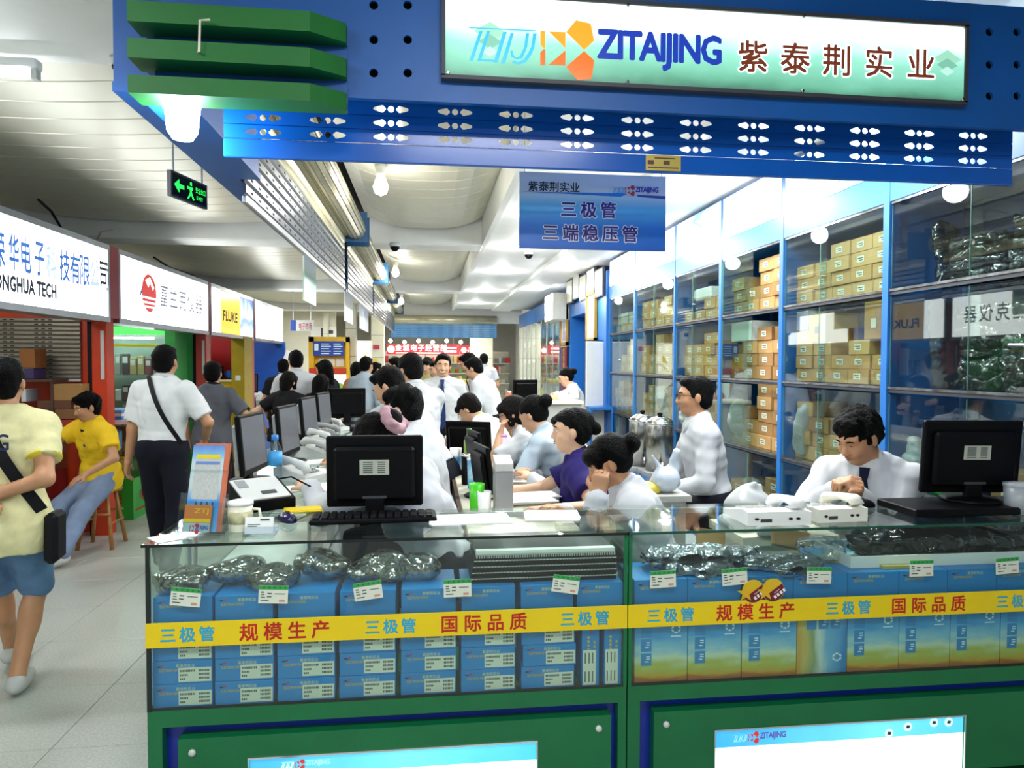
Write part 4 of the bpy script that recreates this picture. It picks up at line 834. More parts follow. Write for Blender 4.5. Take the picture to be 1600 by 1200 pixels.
# ================================================================== things standing on the front counters
def counter_top_items():
    z = CT
    # brochure rack
    c = atz(312, 838, z); t = thing('brochure_rack', 'clear acrylic rack with a blue product leaflet at the counter corner', 'brochure rack', (c.x, c.y, z)); A = math.radians(-14); R = Matrix.Rotation(math.radians(-12), 3, 'Z')@Matrix.Rotation(A, 3, 'X'); o = Vector((c.x, c.y, z+.004)); r = lambda x, y, zz: o+R@Vector((x, y, zz)); w, h = .062, .30
    lf = MB().obox(r(.006, .012, h/2+.012), (w, .006, h/2), R, ch=.001).build('leaflet_stack', mat('leaflet_orange', '#c86a48', .5), t); ax, ay = R@Vector((1, 0, 0)), R@Vector((0, 0, 1)); p0 = r(0, .0058, .012)
    sq = lambda x0, x1, y0, y1: [(x0, y0), (x1, y0), (x1, y1), (x0, y1)]
    poly2d('leaflet_cover', [sq(-w, w*.86, 0, h*.98)], rampmat('leaflet_art', 'Z', [(0, '#6cb4e0'), (.35, '#3c8cd0'), (.5, '#b8ccd0'), (.8, '#bcd0d4'), (.88, '#78b4dc'), (1, '#5878c0')], 0, .30, wob=.2, nscale=(12, 4, 4)), t, p0, ax, ay, .0004)
    poly2d('leaflet_panel', [sq(-w*.8, w*.7, h*.36, h*.80)], mat('leaflet_grey', '#b9bcb8', .5, var=.1, scale=120), t, p0, ax, ay, .0008)
    poly2d('leaflet_bar', [sq(-w*.75, w*.65, h*.82, h*.87)], m_yelband, t, p0, ax, ay, .001); poly2d('leaflet_bar', [sq(-w*.75, w*.65, h*.755, h*.79)], mat('leaflet_blue', '#6c84c0', .5), t, p0, ax, ay, .001)
    b = MB()
    for k in range(4): q = p0+ax*(-.03+.02*k)+ay*(h*.31)-(R@Vector((0, .001, 0))); b.obox(q, (.003, .0004, .007), R)
    b.build('leaflet_figures', m_dgrey, t)
    cd = MB().obox(r(-.012, -.004, .055), (.048, .0015, .045), R).build('small_card', mat('card_orange', '#d07828', .5), t); q0 = r(-.06, -.0057, .01)
    poly2d('card_bands', [sq(.002, .094, .032, .044)], m_yelband, t, q0, ax, ay, .0002); poly2d('card_bands', [sq(.002, .094, 0, .030)], mat('card_teal', '#9cc4c0', .5), t, q0, ax, ay, .0002); poly2d('card_mark', MARK_TOP+MARK_BOT, mat('p_red', '#c83434'), t, q0+ax*(-.02)+ay*.012, ax*.16, ay*.16, .0006)
    text('card_lettering', 'ZITAIJING', mat('p_blue', '#3a3c98'), t, q0+ax*.045+ay*.004, ax, ay, fit=(.045, .018), bold=.03, lift=.0006); text('card_lettering', 'ZTJ', m_yelband, t, q0+ax*.035+ay*.058, ax, ay, fit=(.05, .02), bold=.03, lift=.0006)
    for nm, c0, hh in (('rack_back', (0, .022, h*.42), (w+.014, .0015, h*.40)), ('rack_front', (0, -.016, .055), (w+.014, .0015, .055)), ('rack_side', (-w-.013, .004, .07), (.0015, .02, .07)), ('rack_side', (w+.013, .004, .07), (.0015, .02, .07)), ('rack_bar', (0, -.004, h*.72), (w+.014, .002, .004))): MB().obox(r(*c0), hh, R).build(nm, m_acry, t)
    bx('rack_foot', m_acry, t, c.x-w-.01, c.x+w+.01, c.y-.03, c.y+.09, z, z+.003)
    # mug, card holder, ball mouse
    p = atz(376, 829, z); cup('mug', 'cream lidded mug with a handle behind the business card holder', 'mug', p, .042, .095, m_cream, m_white, mat('mug_print', '#c9c49a', .5, var=.35, scale=40), True)
    p = atz(404, 838, z); t = thing('card_holder', 'clear holder of white business cards near the counter edge', 'card holder', p)
    R = Matrix.Rotation(math.radians(-14), 3, 'X'); MB().obox(p+Vector((0, .015, .034)), (.046, .008, .028), R).build('card_stack', m_paper, t); MB().obox(p+Vector((0, .0, .016)), (.052, .0015, .016), R).build('holder_lip', m_acry, t); bx('holder_base', m_acry, t, p.x-.052, p.x+.052, p.y-.005, p.y+.045, p.z, p.z+.008)
    q = p+Vector((-.046, .0050, .028)); ax, ay = Vector((1, 0, 0)), R@Vector((0, 0, 1)); poly2d('card_print', [[(.05, .024), (.08, .024), (.08, .029), (.05, .029)], [(.008, .010), (.05, .010), (.05, .012), (.008, .012)], [(.008, .004), (.04, .004), (.04, .006), (.008, .006)]], m_inkgrey, t, q, ax, ay, .002)
    mouse('dark violet computer mouse beside the business cards', atz(449, 815, z), .6, mat('violet_plastic', '#1c1440', .2))
    keyboard('black keyboard lying in front of the left monitor', atz(585, 812, z), math.radians(2), .46)
    k0 = atz(588, 800, z); monitor('black monitor seen from the back on the left glass counter', (k0.x-.0, 2.74, z), 0, .365, .275, 4, rise=.034)
    paper('white paper sheets spread beside the left monitor', atz(735, 812, z), .30, .16, .05, 2); paper('wide white catalogue at the middle of the left counter', atz(860, 808, z), .20, .14, -.1, 4); paper('white corner sheet with red print under the brochure rack', atz(268, 840, z), .12, .10, .7, 1)
    # white telephones, mouse, right monitor, bucket
    phone('white desk telephone with its back to the glass edge', (atz(1215, 815, z)[0]-.02, 2.53, z), 178, m_white, 1.15).scale = (1.42, 1.15, .80); phone('white desk telephone next to the black mouse', (atz(1290, 808, z)[0]+.01, 2.55, z), 184, mat('white_phone', '#e8e6da', .4), 1.1).scale = (1.2, 1.1, .80)
    mouse('large black mouse between the telephone and the right monitor', atz(1345, 792, z), 1.2, m_black)
    k1 = at(1520, 790, 2.62); monitor('black monitor seen from the back on the right glass counter', (k1.x, 2.64, z), -6, .405, .30, 5, rise=.03)
    t = bx('monitor_shelf', m_black, None, 1.86, 2.5, 2.48, 2.72, z+.0005, z+.03, ch=.004); tag(t, 'low black stand under the right monitor', 'stand')
    for c in bpy.data.objects:
        if c.get('label', '') == 'black monitor seen from the back on the right glass counter': c.location.z = z+.0305
    p = at(1592, 806, 2.52); p.z = z; cup('plastic_tub', 'translucent plastic tub at the right end of the counter', 'tub', p, .055, .11, bagmat('translucent_tub', '#c8d0d8', .45, .3, bstr=.1), bagmat('translucent_tub', '#c8d0d8', .45, .3, bstr=.1))
counter_top_items()
# ================================================================== side glass counter along the corridor
def side_counter():
    lab = ['nearest corridor-side glass counter behind the brochure rack', 'second corridor-side glass counter with monitors on it', 'third corridor-side glass counter farther down the aisle']
    for k, (y0, y1) in enumerate(((2.84, 4.9), (4.91, 6.95), (6.96, 9.0))):
        x0, x1 = -.90, -.46; t = thing('side_counter', lab[k], 'counter', (-.68, (y0+y1)/2, 0), group='corridor-side glass counters')
        bx('counter_base', m_greend, t, x0, x1, y0, y1, 0, .48); bx('glass_top', m_glassg, t, x0-.005, x1+.01, y0, y1, CT-.008, CT); bx('glass_side', m_glassg, t, x0, x0+.005, y0, y1, .48, CT-.008); bx('inner_shelf', m_white, t, x0+.01, x1, y0+.01, y1-.01, .74, .75)
        for yy in (y0, y1-.012):
            for xx in (x0, x1-.012): bx('corner_post', m_alu, t, xx, xx+.012, yy, yy+.012, .48, CT-.008)
        bx('back_panel', m_white, t, x1-.012, x1, y0+.012, y1-.012, .48, .90)
    z = CT
    for x, y, Y, f, l in ((378, 752, 3.32, -95, 'grey-screened monitor nearest the black card terminal'), (450, 722, 4.15, -96, 'monitor behind the water bottle on the side counter'), (467, 692, 5.1, -97, 'third monitor in the side counter row'), (487, 676, 6.0, -98, 'fourth monitor in the side counter row'), (542, 660, 7.1, 12, 'black-backed monitor turned away beside the spiky haired clerk')):
        p = atz(x, y, z); monitor(l, (max(-.86, p.x), p.y, z), f, .36, .29, 5, sil=f < 0, sticker=False)
    bottle('clear water bottle with blue cap and label on the side counter', atz(430, 755, z), .034, .235, glassmat('bottle_plastic', '#e6f1f6', .04, dirt=.10), mat('cap_blue', '#1c78c8', .4), mat('label_blue', '#3c9ad8', .4))
    p = atz(405, 792, z); t = thing('card_terminal', 'black desk terminal with grey sloping top beside the mug', 'terminal', (p.x, p.y, z), math.radians(35)); o = Vector((p.x, p.y, z))
    MB().prism([(-.10, 0), (.10, 0), (.10, .10), (.08, .105), (-.10, .04)], o+Vector((-.11, 0, 0)), YA, ZA, (.22, 0, 0)).build('terminal_body', m_black, t); R = Matrix.Rotation(math.radians(19.8), 3, 'X'); MB().obox(o+Vector((0, -.01, .0765)), (.095, .085, .003), R).build('top_plate', m_lgrey, t); MB().obox(o+Vector((.02, -.05, .0665)), (.03, .012, .002), R).build('display', m_dgrey, t); MB().obox(o+Vector((-.06, .03, .0945)), (.02, .03, .002), R).build('paper_slot', m_grey, t)
    MB().tube([o+Vector((.08, .08, .09)), o+Vector((.16, .05, .10)), o+Vector((.25, -.02, .04)), o+Vector((.33, -.05, .006)), o+Vector((.45, -.02, .006))], .004, 6).build('cable', m_black, t)
    for x, y, f, l in ((470, 748, 60, 'grey desk phone in front of the water bottle'), (500, 712, 70, 'grey desk phone beside the second side monitor'), (505, 695, 65, 'grey desk phone beside the third side monitor'), (522, 672, 70, 'grey desk phone near the turned monitor'), (500, 682, 100, 'black and grey desk phone at the far side counter')):
        p = atz(x, y, z); phone(l, (max(-.80, min(p.x, -.55)), p.y, z), f, m_lgrey if f != 100 else m_grey)
    for x, y, w, d, l in ((490, 738, .25, .2, 'white order sheets beside the grey desk phone'), (455, 765, .2, .16, 'white papers behind the card terminal'), (505, 722, .22, .16, 'white papers under the second desk phone')):
        p = atz(x, y, z); paper(l, (min(p.x, -.55), p.y, z), w, d, .4, 3)
    p = atz(475, 798, z); paper('yellow note pad lying beside the violet mouse', (p.x, p.y, z), .14, .08, .2, 4, m_yelband)
side_counter()
# ================================================================== desks in the middle of the shop
DZ = .90
def desks():
    lab = ['nearest cream desk with cups along its edge', 'second cream desk in the middle row', 'third cream desk farther back', 'fourth cream desk at the rear of the row']
    for k, (y0, y1) in enumerate(((2.95, 4.4), (4.41, 5.7), (5.71, 6.95))):
        t = thing('desk', lab[k], 'desk', (.40, (y0+y1)/2, 0), group='cream desks in the middle row')
        dx = .66 if k == 0 else .52; bx('desktop', m_cream, t, .17, dx, y0, y1, DZ-.03, DZ, ch=.003); bx('brown_panel', m_brown, t, .15, .17, y0, y1, .02, DZ-.005); bx('end_panel', m_cream, t, .17, dx-.02, y0+.01, y0+.03, 0, DZ-.03); bx('end_panel', m_cream, t, .17, dx-.02, y1-.03, y1-.01, 0, DZ-.03); bx('modesty_panel', m_cream, t, .19, .21, y0+.03, y1-.03, .1, DZ-.03)
    z = DZ; P = lambda x, y: atz(x, y, z)
    cup('tumbler', 'bright green plastic cup beside the grey file divider', 'cup', P(745, 797), .038, .13, mat('lime_plastic', '#4ac81c', .35)); cup('paper_cup', 'white paper cup in front of the green cup', 'cup', P(757, 800), .034, .10, m_paper)
    cup('tumbler', 'light blue patterned tumbler in the middle of the desk edge', 'cup', P(740, 763), .037, .165, rampmat('tumbler_art', 'Z', [(0, '#3c9cd0'), (.4, '#8cc8e0'), (.6, '#b8dce8'), (1, '#48a4d4')], 0, .16, wob=1.4, nscale=(30, 30, 30)), m_white)
    cup('thermos', 'black thermos standing behind the blue tumbler', 'flask', P(730, 757), .036, .17, m_black, m_chrome); cup('paper_cup', 'white and blue paper cup behind the black thermos', 'cup', P(712, 735), .04, .15, rampmat('cup_art', 'Z', [(0, '#8cc8e8'), (.6, '#58a8d8'), (.7, '#f0f4f4'), (1, '#ffffff')], 0, .15)); cup('steel_mug', 'shiny steel mug behind the paper cup', 'mug', P(707, 716), .045, .12, m_steel, m_steel)
    bottle('green capped drink bottle on the desk edge', P(733, 728), .036, .26, mat('drink_green', '#b8cc70', .3), mat('cap_green', '#50c83c', .4), mat('label_lime', '#a8d060', .4)); cup('thermos', 'pink patterned thermos beside the glasses woman', 'flask', P(784, 728), .040, .21, mat('thermos_pink', '#c8a8c4', .3, var=.3, scale=40), mat('thermos_cap', '#c090c0', .3))
    p = P(790, 800); t = thing('file_divider', 'grey plastic file divider at the near end of the desk', 'divider', (p.x, p.y, z)); bx('divider_body', m_grey, t, p.x-.05, p.x+.035, p.y-.02, p.y+.13, z, z+.20, ch=.006); MB().prism([(-.02, 0), (.13, 0), (.13, .06), (-.02, .035)], (p.x-.05, p.y, z+.2), YA, ZA, (.085, 0, 0)).build('divider_crest', m_lgrey, t)
    q = P(718, 722); monitor('black monitor with silver arm facing the green collared woman', (.30, q.y+.05, z), -20, .34, .25, 10, sil=False, sticker=False)
    q = P(757, 775); monitor('dark thin monitor edge-on beside the blue tumbler', (q.x, q.y, z), -80, .30, .25, 8, sil=False, sticker=False, rise=.03); q = P(745, 740); monitor('second dark edge-on monitor on the desk', (q.x, q.y, z), -80, .30, .25, 8, sil=False, sticker=False, rise=.03)
    q = P(768, 706); t = thing('printer', 'boxy grey printer between the desk monitors', 'printer', (q.x, q.y, z)); bx('printer_body', m_lgrey, t, q.x-.12, q.x+.12, q.y-.1, q.y+.15, z, z+.14, ch=.01); bx('paper_tray', m_dgrey, t, q.x-.09, q.x+.09, q.y-.03, q.y+.13, z+.14, z+.155); bx('output_slot', m_dark, t, q.x-.09, q.x+.09, q.y-.102, q.y-.1, z+.05, z+.08)
    for x, y, w, d, n, l in ((850, 783, .24, .18, 12, 'thick stack of white forms under the purple-shirted woman\'s arm'), (815, 752, .26, .2, 8, 'stack of papers beside the grey divider'), (810, 735, .22, .2, 10, 'white paper pile near the woman with a hair bun'), (800, 770, .2, .15, 3, 'loose white sheets on the near desk'), (770, 728, .2, .15, 4, 'white papers beside the pink thermos'), (830, 765, .2, .14, 3, 'white envelope and sheets between the seated women')):
        p = P(x, y); paper(l, (min(p.x, .52 if p.y < 4.3 else .40), p.y, z), w, d, random.uniform(-.4, .4), n)
    # rear grey service desk with the standing clerk
    t = thing('service_desk', 'pale grey service desk in front of the standing clerk', 'desk', (1.55, 8.2, 0)); p0, p1 = at(838, 625, 7.9), at(922, 625, 7.9); bx('desk_body', mat('desk_grey', '#b4b5ae', .5), t, p0.x, p1.x-.1, 7.9, 8.35, 0, 1.15); bx('desk_top', m_cream, t, p0.x-.04, p1.x-.08, 7.86, 8.4, 1.15, 1.18)
    p = at(830, 612, 8.6); tb = bx('back_table', m_cream, None, .95, 1.42, 8.9, 10.2, 1.02, 1.05); tag(tb, 'narrow cream shelf table behind the service desk', 'table'); monitor('small dark monitor on the back table', (1.28, 9.2, 1.05), 20, .36, .3, 3, sticker=False); bottle('orange and white bottle beside the small dark monitor', (1.06, 9.1, 1.05), .05, .2, mat('bottle_orange', '#d8643c', .4), m_white)
desks()
# ================================================================== wall of glass cabinets on the right
PY = [2.45, 3.60, 4.75, 5.80, 6.93, 8.33, 9.55]; CX = 2.50; TZ = [.42, .965, 1.50, 2.03, 2.485]
UN = ['cabinet beside the front counter', 'second cabinet from the counter', 'third cabinet from the counter', 'fourth cabinet from the counter', 'fifth cabinet from the counter', 'sixth cabinet from the counter']
TN = ['bottom shelf', 'lower shelf', 'middle shelf', 'top shelf']
m_edge = mat('shelf_edge', '#8c9092', .2, metal=.8, var=.5, scale=22)
def cabinets():
    for u in range(6):
        y0, y1 = PY[u], PY[u+1]
        t = thing('glass_cabinet', 'tall blue framed glass display cabinet, '+UN[u].replace('cabinet ', '') if u == 0 else 'tall blue framed glass display cabinet, '+UN[u].replace('cabinet ', ''), 'cabinet', (CX+.2, (y0+y1)/2, 0), group='glass wall cabinets')
        pw = .05 if u != 4 else .03
        bx('front_post', m_cab, t, CX-.012, CX+.05, y0-pw/2, y0+pw/2, 0, 2.66)
        if u == 5: bx('front_post', m_cab, t, CX-.012, CX+.05, y1-.04, y1, 0, 2.66)
        bx('back_panel', mat('cabinet_back', '#2c5f92', .5), t, 2.94, 2.96, y0, y1, .1, 2.62); bx('side_panel', m_cab, t, CX+.05, 2.94, y0-.01, y0+.008, 0, 2.62); bx('plinth', m_cab, t, CX, 2.94, y0+pw/2, y1-pw/2, 0, .42); bx('header', m_cab, t, CX-.01, 2.94, y0+pw/2, y1-pw/2, 2.50, 2.66)
        for k in range(4):
            z = TZ[k]; bx('shelf', m_glass if k else m_cab, t, CX+.01, 2.94, y0+.026, y1-.026, z-.008, z)
            bx('shelf_rail', m_edge, t, CX-.008, CX+.012, y0+pw/2, y1-pw/2, z-.017, z-.004); bx('track', m_dgrey, t, CX-.002, CX+.012, y0+pw/2, y1-pw/2, z-.036, z-.019)
        bx('track', m_edge, t, CX-.004, CX+.014, y0+pw/2, y1-pw/2, 2.485, 2.50)
        ym = (y0+y1)/2+(.06 if u % 2 else -.05)
        for k in range(4):
            za, zb = TZ[k]+.001, (TZ[k+1] if k < 3 else 2.485)-.046 if k < 3 else 2.484
            if u == 2 and k > 0:      # near half of this cabinet stands open
                g = [(ym-.02, y1-.03, 0), (ym+.06, y1-.03, .007)]
            else: g = [(y0+.03, ym+.03, 0), (ym-.03, y1-.03, .007)]
            for a, b, dx in g:
                gp = bx('glass_pane', m_glasscab, t, CX-.004+dx, CX+.001+dx, a, b, za, zb); bx('pane_edge', mat('pane_edge_green', '#5f8a80', .2), gp, CX-.0045+dx, CX+.0015+dx, b-.002, b, za, zb)
            MB().lathe((CX-.004, ym, (za+zb)/2-.08), [(.009, -.008), (.009, .0)], 10, 'X').build('lock', m_chrome, t)
        # backlit posters above
        lb = thing('poster_lightbox', 'bright backlit poster above the %s' % UN[u], 'lightbox', (CX+.1, (y0+y1)/2, 2.66), group='poster lightboxes')
        bx('lightbox_frame', m_cab, lb, CX+.0, CX+.28, y0, y1, 2.66, 3.02); bx('poster', rampmat('poster_film%d' % (u % 3), 'Y', [[(0, '#eafcff'), (.4, '#70ccf4'), (.6, '#ffffff'), (1, '#a0e0f8')], [(0, '#ffffff'), (.35, '#58bcf0'), (.5, '#eaf4a0'), (1, '#d0f4ff')], [(0, '#d0f0fc'), (.5, '#ffffff'), (.8, '#b0c8ec'), (1, '#ffffff')]][u % 3], -.55, .55, emit=1.15, wob=1.1, nscale=(2, 2, 5)), lb, CX-.004, CX+.0, y0+.03, y1-.03, 2.672, 3.01)
cabinets()
# ---- cartons on the shelves
m_lab = mat('carton_label', '#dcdccb', .6); CM = [m_card, mat('cardboard_pale', '#c29c66', .75, var=.08), m_cardd]
_cp = {}
def carton(d, w, h, m, lab=True):
    key = (round(d, 3), round(w, 3), round(h, 3), m.name, lab)
    if key not in _cp:
        r = bpy.data.objects.new('cardboard_carton', None); COL.objects.link(r); r.empty_display_size = .02
        bx('carton_body', m, r, 0, d, -w/2, w/2, 0, h, ch=.002)
        bx('flap_seam', mat('seam_brown', '#7c5c34', .8), r, -.0006, d*.98, -w*.46, w*.46, h*.995, h+.0006) if False else None
        if lab:
            s = bx('white_label', m_lab, r, -.0012, -.0002, -w*.12, w*.22, h*.30, h*.72); bx('label_print', m_inkgrey, s, -.0016, -.0012, -w*.08, w*.18, h*.54, h*.60); bx('label_print', m_inkgrey, s, -.0016, -.0012, -w*.08, w*.10, h*.40, h*.46)
        _cp[key] = r; return r
    return copy_tree(_cp[key])
def fill(u, tier, cols, h, heights, mats=(0, 1, 0), w=None, skip=(), x=CX+.07, yoff=.05):
    y0, y1 = PY[u]+yoff, PY[u+1]-.05; w = w or (y1-y0)/cols
    for c in range(cols):
        n = heights[c % len(heights)]
        for r in range(n):
            if (c, r) in skip: continue
            m = CM[mats[(c*3+r*5+u) % len(mats)]]; o = carton(.26, w-.006, h-.002, m)
            o.location = (x+random.uniform(0, .025), y1-w*(c+.5)+random.uniform(-.002, .002), TZ[tier]+h*r); o.rotation_euler = (0, 0, 0)
            tag(o, 'cardboard carton %s from left, %s row up, %s, %s' % (ORD[c], ORD[r], TN[tier], UN[u]), 'carton', 'cartons on the %s of the %s' % (TN[tier], UN[u]))
fill(1, 3, 5, .088, [3, 3, 4, 4, 4], (0, 1, 1)); fill(1, 2, 5, .088, [4, 3, 2, 3, 2], (0, 0, 1)); fill(1, 1, 4, .098, [4, 3, 2, 3], (0, 0, 2), yoff=.25); fill(1, 0, 4, .10, [3, 2, 2, 1], (0, 2))
fill(2, 3, 4, .10, [3, 2, 4, 4], (0, 2, 0)); fill(2, 2, 4, .10, [2, 3, 4, 4], (0, 2, 2)); fill(2, 1, 4, .10, [3, 2, 5, 5], (2, 2, 0)); fill(2, 0, 3, .11, [2, 2, 3], (2, 0))
fill(3, 3, 4, .095, [1, 1, 2, 2], (0, 1)); fill(3, 2, 4, .10, [3, 3, 4, 4], (0, 0, 1)); fill(3, 1, 4, .10, [1, 3, 2, 3], (0, 2)); fill(3, 0, 3, .11, [2, 3, 3], (0, 2))
fill(4, 3, 5, .105, [3, 3, 2, 3, 3], (1, 0)); fill(4, 2, 5, .11, [3, 2, 4, 3, 4], (0, 1)); fill(4, 1, 5, .10, [3, 4, 2, 4, 3], (0, 1)); fill(4, 0, 4, .11, [2, 1, 2, 2], (0,))
fill(5, 3, 4, .10, [1, 2, 1, 1], (1, 1)); fill(5, 2, 4, .115, [0, 2, 3, 2], (0, 1)); fill(5, 1, 5, .105, [3, 4, 2, 4, 3], (0, 1))
def other_goods():
    # printed boxes on the middle shelf of the second cabinet
    z = 1.50+.088*4+.002; 
    for y, w, h, m, l, zz in ((4.62, .15, .13, rampmat('violet_box', 'Z', [(0, '#b8bcc8'), (.5, '#9aa0d8'), (1, '#d8d8e0')], 0, .13), 'white and violet printed box above the cartons', 1.50+.088*4), (4.44, .19, .19, mat('box_amber', '#c89a28', .5), 'amber yellow printed box beside the violet box', 1.50+.088*3), (3.84, .16, .22, mat('box_ochre', '#a87818', .5), 'ochre printed box with a pale blue panel', 1.50+.088*3), (3.69, .10, .2, mat('box_maroon', '#5a1c24', .5), 'maroon box at the end of the middle shelf', 1.50+.088*2)):
        o = thing('printed_box', l, 'box', (2.7, y, zz)); bx('box_body', m, o, 2.58, 2.82, y-w/2, y+w/2, zz, zz+h, ch=.002); bx('printed_panel', m_lab if 'amber' not in l else m_brown, o, 2.5785, 2.58, y-w*.2, y+w*.1, zz+h*.3, zz+h*.55)
    # black wrapped stacks in the cabinet beside the counter
    n = 0
    for tier, zs in ((3, 5), (2, 8)):
        for k in range(zs):
            for j, y in enumerate((2.72, 3.10) if tier == 3 else (2.70, 3.02)):
                if tier == 3 and k > 3 and j == 1: continue
                z = TZ[tier]+.050*k; o = SDF(.012); o.bx((2.76, y+random.uniform(-.01, .01), z+.024), (.14, .155, .012), rd=.011, k=.01).wrinkle(.02, 55, 90+n); ob = o.build('black_pack', m_bagk)
                tag(ob, 'glossy black wrapped pack, %s up in the %s pile, %s' % (ORD[k], ('near', 'far')[j], TN[tier]), 'pack', 'black wrapped packs in the nearest cabinet'); n += 1
    for k, (y, z, sx, l) in enumerate(((3.42, 2.03, .10, 'crumpled dark plastic bundle at the far end of the top shelf'), (3.42, 1.50, .09, 'hanging grey plastic sleeve bundle on the middle shelf'))):
        s = SDF(.011); 
        for q in range(4): s.rc((2.66+.05*q, y-.05+.04*q, z+.02), (2.64+.05*q, y-.03+.03*q, z+(.30 if k == 0 else .42)), .04, .025, k=.03)
        s.cut((0, 0, z+.002), (0, 0, -1)).wrinkle(.012, 60, 5+k); tag(s.build('plastic_bundle', m_bagk if k == 0 else bagmat('smoky_sleeve', '#4a4c56', .7, .2)), l, 'bundle')
    c = thing('blue_crate', 'blue plastic crate on the lower shelf behind the right monitor', 'crate', (2.72, 3.2, .966)); bx('crate_body', mat('crate_blue', '#173c70', .4), c, 2.58, 2.9, 3.0, 3.42, .966, 1.32, ch=.01); MB().box(2.57, 2.91, 2.99, 3.43, 1.30, 1.33, ch=.006).build('crate_rim', mat('crate_blue', '#173c70', .4), c)
    g = thing('green_basket', 'small green plastic basket beside the blue crate', 'basket', (2.56, 3.22, .966)); MB().box(2.53, 2.575, 3.14, 3.30, .966, 1.10, ch=.008).build('basket_body', mat('basket_green', '#2c9a3c', .4), g); MB().tube([(2.55, 3.15, 1.10), (2.55, 3.17, 1.15), (2.55, 3.27, 1.15), (2.55, 3.29, 1.10)], .006, 8).build('basket_handle', mat('basket_green', '#2c9a3c', .4), g)
    for k, y in enumerate((2.62, 2.86)):
        o = carton(.26, .22, .17, m_cardd); o.location = (2.60, y, .966); tag(o, ('large brown carton behind the right monitor, near one', 'large brown carton behind the right monitor beside the crate')[k], 'carton', 'cartons behind the right monitor')
    # milky plastic bags between the cartons
    for k, (u, tier, y, sz, l) in enumerate(((1, 1, 3.78, (.10, .10, .17), 'milky plastic bag hanging behind the writing man'), (1, 1, 4.60, (.05, .06, .2), 'thin milky bag over the lower cartons'), (0, 1, 3.47, (.05, .05, .14), 'white bag top beside the blue crate'), (2, 1, 5.62, (.10, .10, .18), 'puffy white plastic bag on the lower shelf of the open cabinet'), (3, 1, 6.75, (.1, .1, .12), 'white plastic bag at the left of the fourth cabinet'), (4, 1, 7.55, (.1, .14, .2), 'tall milky bag over cartons in the fifth cabinet'), (1, 0, 4.2, (.12, .2, .14), 'grey plastic bag on the bottom shelf of the second cabinet'), (2, 0, 5.5, (.12, .2, .15), 'grey plastic bag on the bottom shelf of the third cabinet'), (0, 0, 3.3, (.12, .2, .16), 'grey plastic bag on the bottom shelf of the nearest cabinet'))):
        lumpy('plastic_bag', l, 'bag', (2.60 if tier else 2.68, y, TZ[tier]+sz[2]+.001), sz, m_baggr, 120+k, 8, .014, 'milky bags in the cabinets', .012, .05)
    o = bx('white_carton', m_white, None, 2.56, 2.8, 5.35, 5.72, 1.78, 1.94, ch=.003); o.location.z = TZ[2]+.002+.1*3; tag(o, 'long white printed box on top of the middle shelf cartons', 'box')
    o = bx('white_basin', m_white, None, 2.56, 2.8, 6.2, 6.6, 2.03+.2, 2.34, ch=.02); o.location.z = TZ[3]+.19; tag(o, 'white plastic basin on the top shelf cartons, fourth cabinet', 'basin')
    for k in range(6): o = bx('file_bundle', mat('file_tint%d' % (k % 3), ('#b8c4c4', '#98a8a8', '#c8c8b8')[k % 3], .5), None, 2.58, 2.84, 8.42+.5*(k % 2), 8.86+.5*(k % 2), 2.132+.05*(k//2), 2.178+.05*(k//2), ch=.004); tag(o, '%s file bundle on the top shelf, %s pile, sixth cabinet' % (ORD[k//2], ('near', 'far')[k % 2]), 'file', 'file bundles in the sixth cabinet')
other_goods()
